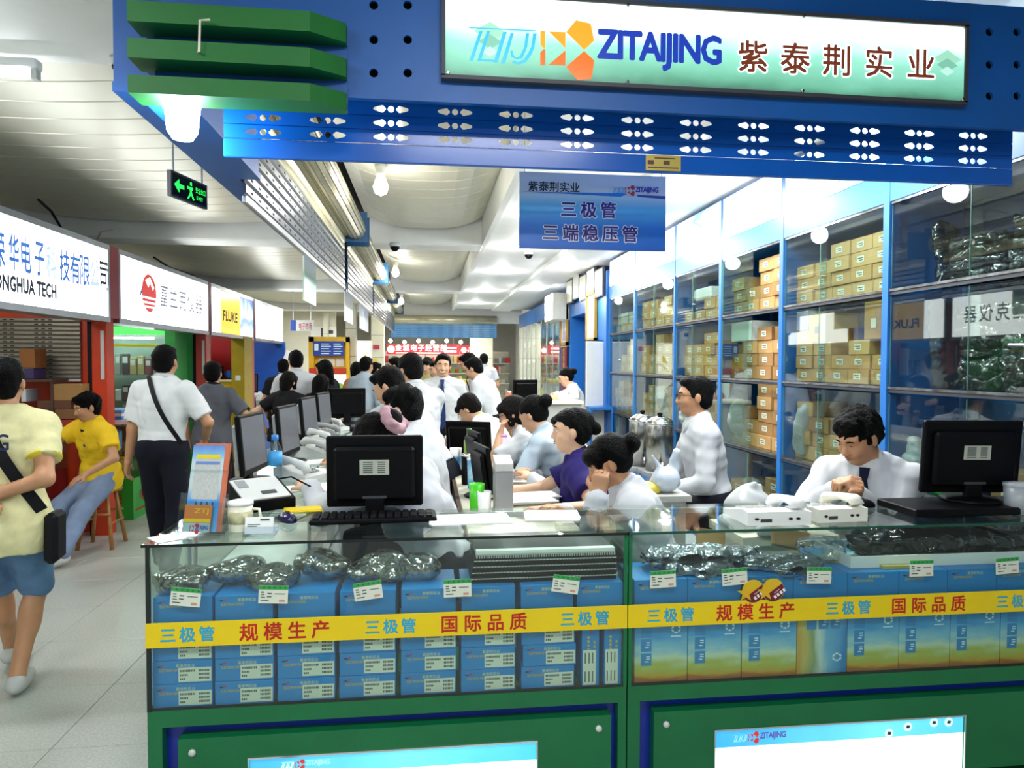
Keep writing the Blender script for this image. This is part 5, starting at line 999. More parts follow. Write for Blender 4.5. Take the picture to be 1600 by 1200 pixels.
# ================================================================== behind the cabinets: doorway wall, pictures, whiteboard, far cabinets
def right_rear():
    w = struct(MB().box(2.46, 2.9, 9.56, 10.6, 0, 2.9).box(2.5, 2.9, 12.2, 13.1, 0, 2.9).box(2.5, 2.9, 10.6, 12.2, 2.42, 2.9).box(2.88, 2.98, 10.6, 12.2, 0, 2.42).build('wall_blue', m_cab))
    d = struct(bx('door_1', mat('door_blue', '#1c66b8', .4), None, 2.78, 2.82, 10.65, 11.4, 0, 2.40)); d2 = struct(bx('door_2', mat('door_blue', '#1c66b8', .4), None, 2.78, 2.82, 11.42, 12.15, 0, 2.40))
    t = thing('whiteboard', 'white notice board with paper sheets on the blue end wall', 'whiteboard', (2.44, 9.85, 1.15)); p0, p1 = at(922, 540, 9.7), at(953, 655, 9.7)
    MB().obox((2.35, 9.66, 1.45), (.19, .012, .47), Matrix.Rotation(math.radians(25), 3, 'Z'), ch=.01).build('board', m_white, t); MB().obox((2.33, 9.645, 1.35), (.12, .002, .3), Matrix.Rotation(math.radians(25), 3, 'Z')).build('paper_sheet', m_paper, t); MB().obox((2.36, 9.68, 1.45), (.2, .012, .485), Matrix.Rotation(math.radians(25), 3, 'Z')).build('board_frame', m_dgrey, t)
    t = thing('small_cabinet', 'small blue open cabinet under the white notice board', 'cabinet', (2.3, 9.5, .4)); 
    MB().box(2.18, 2.5, 9.3, 9.7, .35, .40).box(2.18, 2.5, 9.3, 9.7, .98, 1.02).box(2.18, 2.21, 9.3, 9.7, .4, .98).box(2.47, 2.5, 9.3, 9.7, .4, .98).box(2.21, 2.47, 9.66, 9.7, .4, .98).build('cabinet_shell', m_cab, t); bx('cabinet_legs', m_cab, t, 2.2, 2.48, 9.34, 9.66, 0, .35); bx('inner_board', m_cream, t, 2.22, 2.46, 9.64, 9.655, .45, .95)
    for k, (px, pa, pb, Y) in enumerate(((930, 455, 535, 10.35), (890, 468, 540, 12.6))):
        a, b = at(px, pa, Y), at(px, pb, Y); X = 2.44 if k == 0 else 2.47; z0, z1 = b.z, a.z; t = thing('framed_picture', ('gold framed tower picture above the notice board', 'gold framed tower picture above the red pennant')[k], 'picture', (X, Y, z0), group='gold framed pictures'); hw = .30
        MB().box(X-.03, X+.01, Y-hw, Y-hw+.06, z0, z1).box(X-.03, X+.01, Y+hw-.06, Y+hw, z0, z1).box(X-.03, X+.01, Y-hw, Y+hw, z0, z0+.06).box(X-.03, X+.01, Y-hw, Y+hw, z1-.06, z1).build('frame', m_gold, t)
        bx('picture', mat('picture_pale', '#f0eef4', .4), t, X-.012, X, Y-hw+.05, Y+hw-.05, z0+.05, z1-.05); b2 = MB()
        for q in range(7): b2.box(X-.0135, X-.012, Y-.17+.05*q, Y-.13+.05*q, z0+.08, z0+.16+.10*(3-abs(q-3)))
        b2.build('tower_print', mat('tower_violet', '#b4a8c8', .5), t)
    Y = 12.6; t = thing('pennant', 'dark red fringed pennant with gold characters hanging on the blue wall', 'pennant', (2.46, Y, 1.2)); a, b = at(890, 542, Y), at(890, 572, Y); MB().box(2.455, 2.475, Y-.24, Y+.24, b.z-.5, a.z).build('cloth', mat('pennant_red', '#6c1020', .7), t)
    for k, ch in enumerate('优质服务'): text('character', ch, mat('gold_ink', '#e0b85c', .5), t, (2.455, Y+.05, a.z-.14-.13*k), (0, -1, 0), ZA, size=.12, lift=.002)
    MB().tube([(2.45, Y-.25, a.z), (2.45, Y+.25, a.z)], .012, 8).build('rod', m_gold, t)
    t = thing('wall_box', 'pale ventilation box high on the wall before the far cabinets', 'box', (2.3, 12.9, 2.4)); bx('box_body', mat('pale_grey', '#d6d6cc', .5), t, 2.2, 2.5, 12.3, 13.2, 2.38, 2.86, ch=.01)
    for k in range(4): y0 = 13.2+1.5*k; far_cabinet(y0, y0+1.48, k)
    for k in range(5):
        y0 = 9.62+.52*k; z0 = 2.56+.05*(k % 2)+.02*k; t = thing('certificate', 'pale framed certificate high above the blue doorway, %s from the counter' % ORD[k], 'certificate', (2.43, y0+.24, z0), group='framed certificates'); bx('frame', m_dgrey, t, 2.42, 2.455, y0, y0+.48, z0, z0+.40); bx('certificate_sheet', (m_cream, m_paper)[k % 2], t, 2.415, 2.42, y0+.02, y0+.46, z0+.02, z0+.38)
def far_cabinet(y0, y1, k):
    t = thing('far_cabinet', 'far glass cabinet of packets, %s beyond the blue doorway' % ORD[k], 'cabinet', (2.6, (y0+y1)/2, 0), group='far glass cabinets')
    bx('header', m_cab, t, CX-.01, 2.94, y0, y1, 2.55, 2.9); bx('back_panel', mat('far_back', '#a8c0c8', .5), t, 2.94, 2.96, y0, y1, 0, 2.6); bx('plinth', m_cab, t, CX, 2.94, y0, y1, 0, .8)
    for y in (y0, (y0+y1)/2, y1-.03): bx('front_post', m_alu, t, CX-.01, CX+.03, y, y+.03, .8, 2.6)
    for z in (.8, 1.25, 1.7, 2.15): bx('shelf', m_glass, t, CX, 2.94, y0, y1, z-.008, z)
    bx('glass_pane', m_glasscab, t, CX-.004, CX, y0, y1, .8, 2.55)
    rg = np.random.RandomState(k); cl = [mat('packet%d' % i, c, .6) for i, c in enumerate(('#d8dcd8', '#a8b4b8', '#c8b890', '#8898a0', '#d0a8a0'))]
    for z in (.8, 1.25, 1.7, 2.15):
        y = y0+.05
        while y < y1-.15:
            w = rg.uniform(.08, .16); h = rg.uniform(.16, .38); o = bx('goods_packet', cl[rg.randint(5)], t, 2.55, 2.8, y, y+w*.92, z, z+h); y += w
right_rear()
# ---- steel urns, bags on the floor side and stools near the seated man
def near_misc():
    for k, (x, Y) in enumerate(((1003, 6.0), (1030, 5.7))):
        p = at(x, 760, Y); r = .115; t = thing('steel_urn', ('stainless steel water urn, the farther one', 'stainless steel water urn nearest the seated man')[k], 'urn', (p.x, Y, .55), group='steel urns')
        MB().lathe((p.x, Y, 0), [(r, .72), (r, 1.12), (r*.92, 1.14), (r*.5, 1.17), (0, 1.18)], 28).build('urn_body', m_steel, t, True); MB().lathe((p.x, Y, 0), [(r*1.02, 1.105), (r*1.02, 1.125)], 28).build('rim', m_chrome, t, True); MB().lathe((p.x, Y, 1.18), [(.02, 0), (.024, .02), (0, .03)], 12).build('lid_knob', m_black, t, True)
        MB().tube([(p.x-.03, Y-r, .80), (p.x-.03, Y-r-.05, .80), (p.x-.03, Y-r-.06, .76)], .012, 8).build('tap', m_chrome, t, True)
        st = thing('urn_stand', ('metal stand under the farther urn', 'metal stand under the nearer urn')[k], 'stand', (p.x, Y, 0)); bx('stand_top', m_grey, st, p.x-.15, p.x+.15, Y-.15, Y+.15, .69, .719)
        for a in (-.13, .13):
            for b in (-.13, .13): bx('leg', m_grey, st, p.x+a-.012, p.x+a+.012, Y+b-.012, Y+b+.012, 0, .69)
        p = at(1040, 750, 3.62); BYY = 3.62
    s = SDF(.009); s.el((p.x, BYY, p.z), (.075, .075, .065), k=.02); s.rc((p.x-.02, BYY, p.z+.05), (p.x-.075, BYY, p.z+.13), .014, .008, k=.03); s.rc((p.x+.02, BYY, p.z+.05), (p.x+.035, BYY, p.z+.11), .012, .010, k=.02); s.rc((p.x+.035, BYY, p.z+.11), (p.x+.06, BYY, p.z+.15), .010, .012, k=.02).rc((p.x+.06, BYY, p.z+.15), (p.x+.055, BYY, p.z+.06), .012, .01, k=.02).wrinkle(.004, 80, 3)
    tag(s.build('knotted_bag', bagmat('pale_blue_bag', '#c4d0dc', .92, .35, bstr=.25)), 'pale knotted shopping bag with upright handles behind the seated women', 'bag')
    sh = bx('bag_shelf', mat('desk_grey', '#b4b5ae', .5), None, p.x-.22, p.x+.10, 3.50, 3.76, p.z-.095, p.z-.065); tag(sh, 'grey ledge under the knotted shopping bag', 'ledge'); bx('ledge_support', mat('desk_grey', '#b4b5ae', .5), sh, p.x-.18, p.x+.08, 3.53, 3.73, 0, p.z-.095)
    q = at(1010, 765, 3.62); lumpy('yellow_bag', 'yellow plastic bag beside the knotted shopping bag', 'bag', (q.x, 3.62, p.z-.064+.03), (.075, .06, .03), bagmat('yellow_film', '#c8b83c', .95, .35), 31, 7, .009)
    st = bx('bag_stool', m_cream, None, 1.40, 1.86, 2.98, 3.36, .80, .84); tag(st, 'cream box seat carrying the printed shopping bag', 'seat'); bx('seat_support', m_cream, st, 1.44, 1.82, 3.02, 3.32, 0, .80)
    q = at(1170, 790, 3.2); s = SDF(.009); s.el((q.x, 3.2, .93), (.115, .10, .092), k=.02).el((q.x-.07, 3.15, .875), (.10, .08, .045), k=.03).rc((q.x-.02, 3.2, 1.0), (q.x+.02, 3.18, 1.045), .025, .012, k=.03).rc((q.x+.02, 3.2, 1.0), (q.x+.055, 3.2, 1.03), .02, .01, k=.03); s.cut((0, 0, .842), (0, 0, -1)).wrinkle(.005, 60, 4)
    b = s.build('shopping_bag', m_bagw); tag(b, 'bulging white shopping bag with blue print behind the right counter', 'bag')
    pr = q+Vector((.03, 0, 0)); poly2d('bag_print', [[(-.05, .0), (.05, .004), (.05, .014), (-.05, .01)], [(-.045, -.02), (.02, -.018), (.02, -.010), (-.045, -.012)]], mat('bag_blue_ink', '#3c50a0', .5), b, Vector((q.x+.045, 3.088, .945)), XA, ZA, .001)
    o = lumpy('plastic_bag', 'white carrier bag lying flat in front of the printed shopping bag', 'bag', (1.60, 2.98, 1.034-.16), (.13, .06, .03), m_bagw, 33, 7, .009)
near_misc()
# ================================================================== shops along the left of the corridor
LX = -2.93; SY = [3.9, 7.03, 9.95, 12.43, 14.85]
e_sgblue = emat('sign_text_blue', '#3f78d0', .75); e_sgdark = emat('sign_text_dark', '#2c3444', .35); e_sgfaint = emat('sign_text_faint', '#9ab4dc', 1.5); e_sgred = emat('sign_text_red', '#d8402c', .8)  # faint letters: washing-out by the sign's glare put into their colour
def lsy(x, y=450): return atx(x, y, LX).y
def left_signs():
    lab = ['large white lit shop sign with blue characters, nearest on the left', 'white lit shop sign with a red globe logo on the left', 'white, yellow and blue lit shop sign on the left', 'plain white lit shop sign, farthest on the left']
    S = []
    for k in range(4):
        y0, y1 = SY[k]+(.10 if k == 1 else .05), SY[k+1]-(.09 if k == 0 else .04); z0, z1 = 2.03, 2.64; t = thing('shop_sign', lab[k], 'sign', (LX, (y0+y1)/2, z0), group='lit shop signs on the left'); S.append(t)
        MB().box(LX-.18, LX+.012, y0, y1, z0-.05, z0).box(LX-.18, LX+.012, y0, y1, z1, z1+.05).box(LX-.18, LX+.012, y0, y0+.04, z0, z1).box(LX-.18, LX+.012, y1-.04, y1, z0, z1).build('sign_frame', m_alu, t); bx('sign_case', m_white, t, LX-.18, LX-.03, y0+.04, y1-.04, z0, z1)
        if k != 2: bx('lit_face', e_white, t, LX-.02, LX, y0+.04, y1-.04, z0, z1)
        else:
            a, b = lsy(345, 490), lsy(375, 490); bx('lit_face', e_white, t, LX-.02, LX, y0+.04, a, z0, z1); bx('yellow_face', emat('film_yellow', '#ffd044', 1.1), t, LX-.02, LX, a, b, z0, z1)
            bx('blue_face', rampmat('film_blue', 'Z', [(0, '#e8f0ff'), (.4, '#88a8f0'), (.6, '#e0ecff'), (1, '#4c74d8')], 0, .61, emit=1.1, wob=.8, nscale=(3, 4, 4)), t, LX-.02, LX, b, y1-.04, z0, z1); text('lettering', 'FLUKE', e_sgdark, t, (LX, a+.12, 2.22), YA, ZA, fit=(.75, .14), bold=.05, lift=.002)
    t = S[0]
    for ch, x, m in zip('荣华电子科技有限公司', (0, 22, 41, 62, 80, 101, 117, 132, 148, 163), (e_sgblue,)*4+(e_sgfaint,)+(e_sgblue,)*3+(e_sgfaint, e_sgdark)):
        y = lsy(x, 430); w_ = min(.24, .84*(lsy(x+9, 430)-lsy(x-9, 430))); text('character', ch, m, t, (LX, y-w_/2, 2.27), YA, ZA, fit=(w_, .25), bold=.02, lift=.002)
    text('lettering', 'RONGHUA TECH', e_sgdark, t, (LX, lsy(-18), 2.115), YA, ZA, fit=(lsy(87)-lsy(-18), .105), bold=.06, lift=.002); text('lettering', 'NOLOGY CO., LTD.', e_sgfaint, t, (LX, lsy(92), 2.10), YA, ZA, fit=(lsy(166)-lsy(92), .085), lift=.002)
    t = S[1]; yc = lsy(233, 458); zc = 2.34
    poly2d('globe_logo', [disc(0, 0, .2, 28)], e_sgred, t, (LX, yc, zc), YA, ZA, .0015)
    poly2d('globe_stripes', [[(-.2, z), (.2, z), (.2, z+.018), (-.2, z+.018)] for z in (-.06, -.11, -.155)]+[[(-.1, .13), (-.02, .06), (.02, .12), (.10, .04), (.13, .07), (.02, .17)]], e_white, t, (LX, yc, zc), YA, ZA, .0025); poly2d('orbit', [[(-.27, -.05), (-.19, .05), (-.17, .045), (-.22, -.04)]], emat('orbit_blue', '#3048a0', .6), t, (LX, yc, zc), YA, ZA, .003)
    y = lsy(248, 460); w = lsy(322, 480)-y
    for k, ch in enumerate('富兰克仪器'): text('character', ch, emat('sign_text_grey', '#70747c', 1.0), t, (LX, y+.02+.30*k, 2.22), YA, ZA, size=.27, bold=.015, lift=.002)  # mid grey: dark letters with the sign's glare put into their colour
    text('lettering', '13600000', e_sgfaint, t, (LX, lsy(196), 2.10), YA, ZA, fit=(.25, .07)) if False else None
left_signs()
def left_posts():
    for k, (y, m, l) in enumerate(((6.98, m_red, 'red post between the first and second left shops'), (9.92, mat('post_salmon', '#b84038', .4), 'red post between the second and third left shops'), (12.40, mat('post_salmon', '#b84038', .4), 'slim red post between the third and fourth left shops'))):
        t = thing('shop_post', l, 'post', (LX, y, 0), group='shop posts'); bx('post_body', m if k else m_orange, t, LX-.14, LX-.01, y-.08, y+.07, 0, 2.02); bx('post_cap', m, t, LX-.14, LX+.012, y-(.04 if k else .035), y+(.045 if k else .145), 2.02, 2.69); bx('post_channel', m_blackm, t, LX-.175, LX-.14, y-.085, y-.075, 0, 2.02); bx('handle', m_lgrey, t, LX-.06, LX-.03, y-.088, y-.08, 1.45, 1.9)
left_posts()
for k in range(4): struct(bx('trim_%d' % (20+k), m_plaster, None, -4.8, LX-.185, SY[k], SY[k+1], 2.62, 2.72))
def left_shop_a():
    Y = 7.06; w = struct(bx('wall_orange', m_orange, None, -5.2, LX-.15, Y, Y+.06, 0, 2.62)); a, b = at(-90, 495, Y), at(128, 592, Y)
    t = thing('wall_shutter', 'grey slatted shutter panel with slot holes on the orange shop wall', 'shutter', ((a.x+b.x)/2, Y, b.z)); n = 14; h = (a.z-b.z)/n
    for i in range(n):
        z0 = b.z+h*i; v = [(a.x, Y-.012, z0), (b.x, Y-.012, z0), (b.x, Y-.028, z0+h*.3), (a.x, Y-.028, z0+h*.3), (b.x, Y-.026, z0+h*.8), (a.x, Y-.026, z0+h*.8), (b.x, Y-.012, z0+h*.98), (a.x, Y-.012, z0+h*.98), (a.x, Y-.004, z0), (b.x, Y-.004, z0), (b.x, Y-.004, z0+h*.98), (a.x, Y-.004, z0+h*.98)]
        s = link_mesh('slat', v, [(0, 1, 2, 3), (3, 2, 4, 5), (5, 4, 6, 7), (0, 8, 9, 1), (7, 6, 10, 11), (8, 11, 10, 9), (0, 3, 5, 7, 11, 8), (1, 9, 10, 6, 4, 2)], mat('slat_grey', '#8f897c', .4, metal=.3), t); hb = MB()
        for c in (-3.88, -3.55, -4.2):
            for q in (-.06, 0, .06): hb.box(c+q-.016, c+q+.016, Y-.0295, Y-.027, z0+h*.4, z0+h*.62)
        hb.build('slot_holes', m_dark, s, kind='stuff')
    bx('bottom_rail', m_lgrey, t, a.x, b.x, Y-.03, Y-.004, b.z-.025, b.z-.002)
    # shelf counter with boxes in front of the orange wall
    t = thing('shop_counter', 'red and glass counter of the nearest left shop', 'counter', (-3.9, 6.5, 0)); bx('counter_body', mat('counter_red', '#7a1c18', .4), t, -5.0, -3.35, 6.3, 7.0, 0, .62); bx('glass_case', m_glassg, t, -5.0, -3.35, 6.28, 7.0, .625, .92); bx('counter_top', mat('counter_dark', '#4a2c20', .4), t, -5.0, -3.33, 6.27, 7.02, .92, .95); bx('side_glass', m_glassg, t, -3.345, -3.34, 6.3, 7.0, .63, .91)
    rg = np.random.RandomState(3)
    for k, (x0, x1, y0, y1, c, l) in enumerate(((82, 128, 600, 626, '#9a7440', 'tan carton on the red shop shelf behind the seated man'), (30, 54, 545, 575, '#8a5420', 'brown box in front of the grey slatted shutter'), (30, 52, 576, 592, '#3c2c58', 'violet box under the brown box'), (58, 110, 626, 640, '#5c3824', 'flat dark brown box under the tan carton'), (84, 132, 640, 655, '#7a5430', 'flat cardboard box in the red shelf'), (90, 120, 656, 668, '#9c2420', 'red flat box above the shop counter'), (33, 40, 608, 628, '#c8ccd0', 'small white carton beside the violet box'))):
        p, q = at(x0, y1, 6.75), at(x1, y0, 6.75); o = bx('shop_box', mat('shop_box%d' % k, c, .6), None, p.x, q.x, 6.75, 6.95, p.z, q.z, ch=.004); tag(o, l, 'box', 'boxes in the nearest left shop')
    sh = thing('wall_shelf', 'dark shelf rack carrying boxes in the nearest left shop', 'shelf', (-3.8, 6.8, .95))
    zz = sorted({round(at(80, y, 6.75).z, 3) for y in (626, 640, 655, 668)})
    for z in (at(40, 592, 6.75).z, at(80, 640, 6.75).z-.002, at(80, 668, 6.75).z): bx('shelf_board', m_brown, sh, -4.9, -3.32, 6.72, 7.0, z-.02, z-.001)
    for x in (-4.88, -3.35): bx('upright', m_brown, sh, x, x+.02, 6.74, 7.0, .95, at(40, 592, 6.75).z)
    for k in range(10):
        o = thing('small_part', 'small electronic part in the glass of the nearest left shop, %s along' % ORD[k], 'part', (-3.5-.12*k, 6.4, .63), group='small parts in the nearest left shop'); bx('part_body', mat('part_tint%d' % (k % 4), ('#8ca0a8', '#b08040', '#6080b0', '#d0d0c8')[k % 4], .4), o, -3.54-.12*k, -3.46-.12*k, 6.33, 6.45, .631, .66+.06*rg.rand(), ch=.005); bx('part_lid', m_dgrey, o, -3.52-.12*k, -3.48-.12*k, 6.35, 6.43, .66, .662) if False else None
left_shop_a()
def left_shop_b():
    Y = 9.3; struct(bx('wall_shop', mat('shop_wall_green', '#3aa050', .5), None, -5.2, LX-.18, 9.86, 9.9, 0, 2.62))
    x0, x1 = at(172, 600, Y).x, at(272, 600, Y).x
    t = thing('glass_showcase', 'green framed glass showcase of small instruments in the second left shop', 'showcase', ((x0+x1)/2, Y, 0)); mg = mat('frame_green', '#2c9444', .4)
    bx('frame_side', mg, t, x1-.10, x1+.02, Y-.01, Y+.45, 0, 2.06); bx('frame_side', mg, t, x0-.5, x0-.46, Y-.01, Y+.45, 0, 2.06); bx('back_panel', mat('show_back', '#8aa49c', .5), t, x0-.5, x1, Y+.42, Y+.45, .3, 2.0); bx('lit_header', emat('green_header', '#58d868', .9), t, x0-.46, x1-.1, Y-.012, Y+.0, 1.95, 2.05); bx('tube_light', e_tube, t, x0-.4, x1-.25, Y+.02, Y+.05, 1.90, 1.92); bx('yellow_strip', m_yelband, t, x0-.4, x1-.2, Y+.0, Y+.005, 1.80, 1.83); bx('glass_front', m_glasscab, t, x0-.46, x1-.1, Y-.006, Y, .4, 1.9); bx('case_base', mg, t, x0-.5, x1, Y, Y+.42, 0, .4)
    rg = np.random.RandomState(9); n = 0
    for z in (.42, .80, 1.12, 1.45):
        bx('shelf', m_glass, t, x0-.46, x1-.1, Y+.01, Y+.42, z-.008, z)
        for k in range(13):
            xx = x0-.42+.092*k
            if xx > x1-.2: break
            w, h = rg.uniform(.055, .085), rg.uniform(.14, .28); o = thing('instrument', 'small handheld instrument on showcase shelf %s, %s from the left' % (ORD[int(round((z-.42)/.34))], ORD[k]), 'instrument', (xx, Y+.15, z), group='instruments in the green showcase'); c = ('#586468', '#8c9890', '#a8a070', '#40484c', '#7c5058', '#c0c8c4')[rg.randint(6)]
            bx('instrument_body', mat('instr'+c, c, .5), o, xx-w/2, xx+w/2, Y+.12, Y+.18, z, z+h, ch=.008); bx('instrument_screen', mat('instr_screen', '#c4d0c8', .3), o, xx-w*.35, xx+w*.35, Y+.118, Y+.12, z+h*.55, z+h*.85)
    t = thing('display_counter', 'low glass display counter with green lower panel and red characters', 'counter', (-3.2, 8.2, 0)); a = lambda *p: bx(*p)
    bx('green_panel', mat('panel_green', '#2fae3c', .4), t, -3.75, -2.98, 7.55, 8.9, 0, .42); bx('glass_case', m_glassg, t, -3.75, -2.98, 7.56, 8.9, .425, .98); bx('counter_top', m_white, t, -3.76, -2.97, 7.54, 8.91, .98, 1.02); bx('middle_shelf', m_glass, t, -3.74, -2.99, 7.58, 8.88, .70, .706)
    text('characters', '仪器仪表', m_redink, t, (-3.60, 7.55, .16), XA, ZA, size=.13, bold=.02, lift=.002); text('characters', '电子仪器', m_redink, t, (-2.98, 7.7, .16), YA, ZA, size=.14, bold=.02, lift=.002); bx('red_stripe', m_redink, t, -2.981, -2.977, 7.6, 8.8, .08, .10)
    for k, (x, y, z, c, l) in enumerate(((-3.15, 7.7, .43, '#d8b020', 'yellow meter in the low display counter'), (-3.35, 7.7, .43, '#2c5c98', 'blue meter in the low display counter'), (-3.5, 7.75, .43, '#20242c', 'black meter in the low display counter'), (-3.2, 7.7, .71, '#4888c0', 'blue packet on the middle shelf of the low counter'), (-3.4, 7.7, .71, '#a8b8b8', 'grey packet on the middle shelf of the low counter'))):
        o = thing('meter', l, 'meter', (x, y, z)); bx('meter_body', mat('meter%d' % k, c, .4), o, x-.05, x+.05, y-.05, y+.03, z+.001, z+.20, ch=.01); bx('meter_dial', m_lgrey, o, x-.03, x+.03, y-.052, y-.05, z+.11, z+.17)
    for k in range(3): o = bx('catalogue', mat('cat%d' % k, ('#3878c0', '#c8d0d4', '#5898d0')[k], .5), None, -3.5, -3.1, 7.6, 7.95, 1.021+.035*k, 1.052+.035*k, ch=.003); tag(o, '%s catalogue in the pile on the low display counter' % ('bottom', 'middle', 'top')[k], 'catalogue', 'catalogues on the display counter')
    # dark folding frame leaning on the counter
    p = atz(200, 805, 0); t = thing('folding_frame', 'black folding frame stand beside the wooden stool', 'stand', (p.x, p.y, 0)); MB().tube([(p.x+.06, p.y, .01), (p.x-.16, p.y+.02, .62)], .014, 8).build('frame_leg', m_black, t); MB().tube([(p.x-.26, p.y, .01), (p.x-.05, p.y+.02, .62)], .014, 8).build('frame_leg', m_black, t); MB().tube([(p.x+.05, p.y, .03), (p.x-.24, p.y, .03)], .012, 8).build('cross_bar', m_black, t)
left_shop_b()
def left_shop_c():
    struct(bx('wall_red', m_red, None, -5.2, LX-.16, 12.30, 12.36, 0, 2.62)); Y = 11.6; x0, x1 = at(288, 560, Y).x, at(322, 560, Y).x
    t = thing('white_display', 'white and blue display rack against the red wall', 'display rack', ((x0+x1)/2, Y, 1.2)); bx('rack_back', m_white, t, x0-.3, x1, Y+.2, Y+.24, 1.0, 2.05); bx('blue_header', m_cab, t, x0-.3, x1, Y-.01, Y+.2, 1.9, 2.03); bx('blue_shelf', m_cab, t, x0-.3, x1, Y-.01, Y+.2, 1.30, 1.42); bx('base', m_cream, t, x0-.3, x1, Y-.01, Y+.24, .2, 1.28); bx('side_board', m_white, t, x1-.02, x1, Y, Y+.2, 1.42, 1.9)
    for k in range(2):
        xx = x0+.07+.17*k; o = thing('camera_box', ('grey boxed instrument on the white rack, left one', 'grey boxed instrument on the white rack, right one')[k], 'instrument', (xx, Y+.1, 1.421)); bx('instrument_body', mat('instr_taupe', '#8c8684', .5), o, xx-.05, xx+.05, Y+.05, Y+.15, 1.421, 1.58, ch=.01); bx('instrument_head', m_dgrey, o, xx-.04, xx+.04, Y+.06, Y+.14, 1.58, 1.70, ch=.01)
    Y = 12.0; x0, x1 = at(347, 600, Y).x, at(384, 600, Y).x
    t = thing('yellow_counter', 'yellow display counter and post in the third left shop', 'counter', ((x0+x1)/2, Y, 0)); bx('counter_body', m_yellow, t, x0-.1, x1, Y-.3, Y+.2, 0, 1.30); bx('yellow_post', mat('olive_yellow', '#b09418', .5), t, x1-.14, x1+.06, Y-.32, Y+.2, 0, 2.02); bx('counter_top', m_cream, t, x0-.12, x1-.14, Y-.32, Y+.2, 1.30, 1.33); text('characters', '测量', mat('brown_ink', '#6a4a10', .5), t, (x0+.02, Y-.3, 1.0), XA, ZA, size=.17, bold=.03, lift=.002); bx('switch_plate', m_paper, t, x1-.08, x1-.0, Y-.323, Y-.32, 1.32, 1.40)
    o = thing('wall_poster', 'framed dark poster hanging above the yellow counter', 'poster', (x1-.3, Y, 1.6)); a, b = at(362, 538, Y-.2), at(381, 565, Y-.2); bx('frame', m_lgrey, o, a.x, b.x, Y-.2, Y-.18, b.z, a.z); bx('poster_print', rampmat('poster_dusk', 'Z', [(0, '#384868'), (.5, '#a89c60'), (1, '#485088')], 0, .3, wob=.5, nscale=(9, 9, 9)), o, a.x+.02, b.x-.02, Y-.203, Y-.2, b.z+.02, a.z-.02)
    g = at(355, 585, Y-.15); lumpy('blue_bag', 'blue plastic bag standing on the yellow counter', 'bag', (g.x, Y-.1, 1.33+.08), (.07, .06, .08), mat('bag_blue', '#2468c8', .35), 61, 6, .015); o = bx('black_device', m_black, None, x0-.08, x0+.06, Y-.2, Y-.1, 1.331, 1.55, ch=.02); tag(o, 'black boxy device on the yellow counter beside the blue bag', 'device')
    # fourth shop: blue wall and counter
    struct(bx('wall_blue_panel', mat('panel_blue', '#1450a8', .4), None, -5.2, LX+.05, 14.75, 14.85, 0, 2.02)); t = thing('blue_counter', 'blue corridor counter with glass top in the fourth left shop', 'counter', (-3.1, 13.5, 0)); bx('counter_body', mat('panel_blue', '#1450a8', .4), t, -3.5, -2.95, 12.6, 14.7, 0, .80); bx('glass_case', m_glassg, t, -3.5, -2.95, 12.6, 14.7, .81, 1.0); bx('counter_top', m_lgrey, t, -3.52, -2.93, 12.58, 14.72, 1.0, 1.02)
    monitor('black monitor on the blue counter in the fourth left shop', (-3.2, 13.0, 1.02), 180, .4, .34, 3, sticker=False); o = MB().obox((LX+.053, 14.3, 1.62), (.002, .12, .15), Matrix.Rotation(math.radians(20), 3, 'X')).build('notice_sheet', m_paper); tag(o, 'white notice taped on the blue wall edge', 'notice'); o.location = (-2.78, 14.735, 1.50); o.rotation_euler = (0, 0, math.pi/2)
    o = bx('yellow_note', m_yelband, None, -2.98, -2.86, 14.745, 14.749, 1.22, 1.34); tag(o, 'yellow note stuck on the blue wall under the notice', 'notice')
left_shop_c()
# ---- cables hanging above the signs
for k, (pts, l) in enumerate((([(60, 312), (80, 330), (95, 355), (99, 368)], 'black cable drooping behind the first lit sign'), ([(240, 402), (265, 418), (300, 430), (322, 440)], 'black cable drooping behind the second lit sign'), ([(150, 378), (158, 362), (180, 358), (188, 358)], 'grey wire pair at the top of the first lit sign'))):
    b = MB().tube([atx(x, y, LX-.25) for x, y in pts], .012 if k < 2 else .008, 6).build('cable', m_blackm if k < 2 else m_grey); tag(b, l, 'cable')
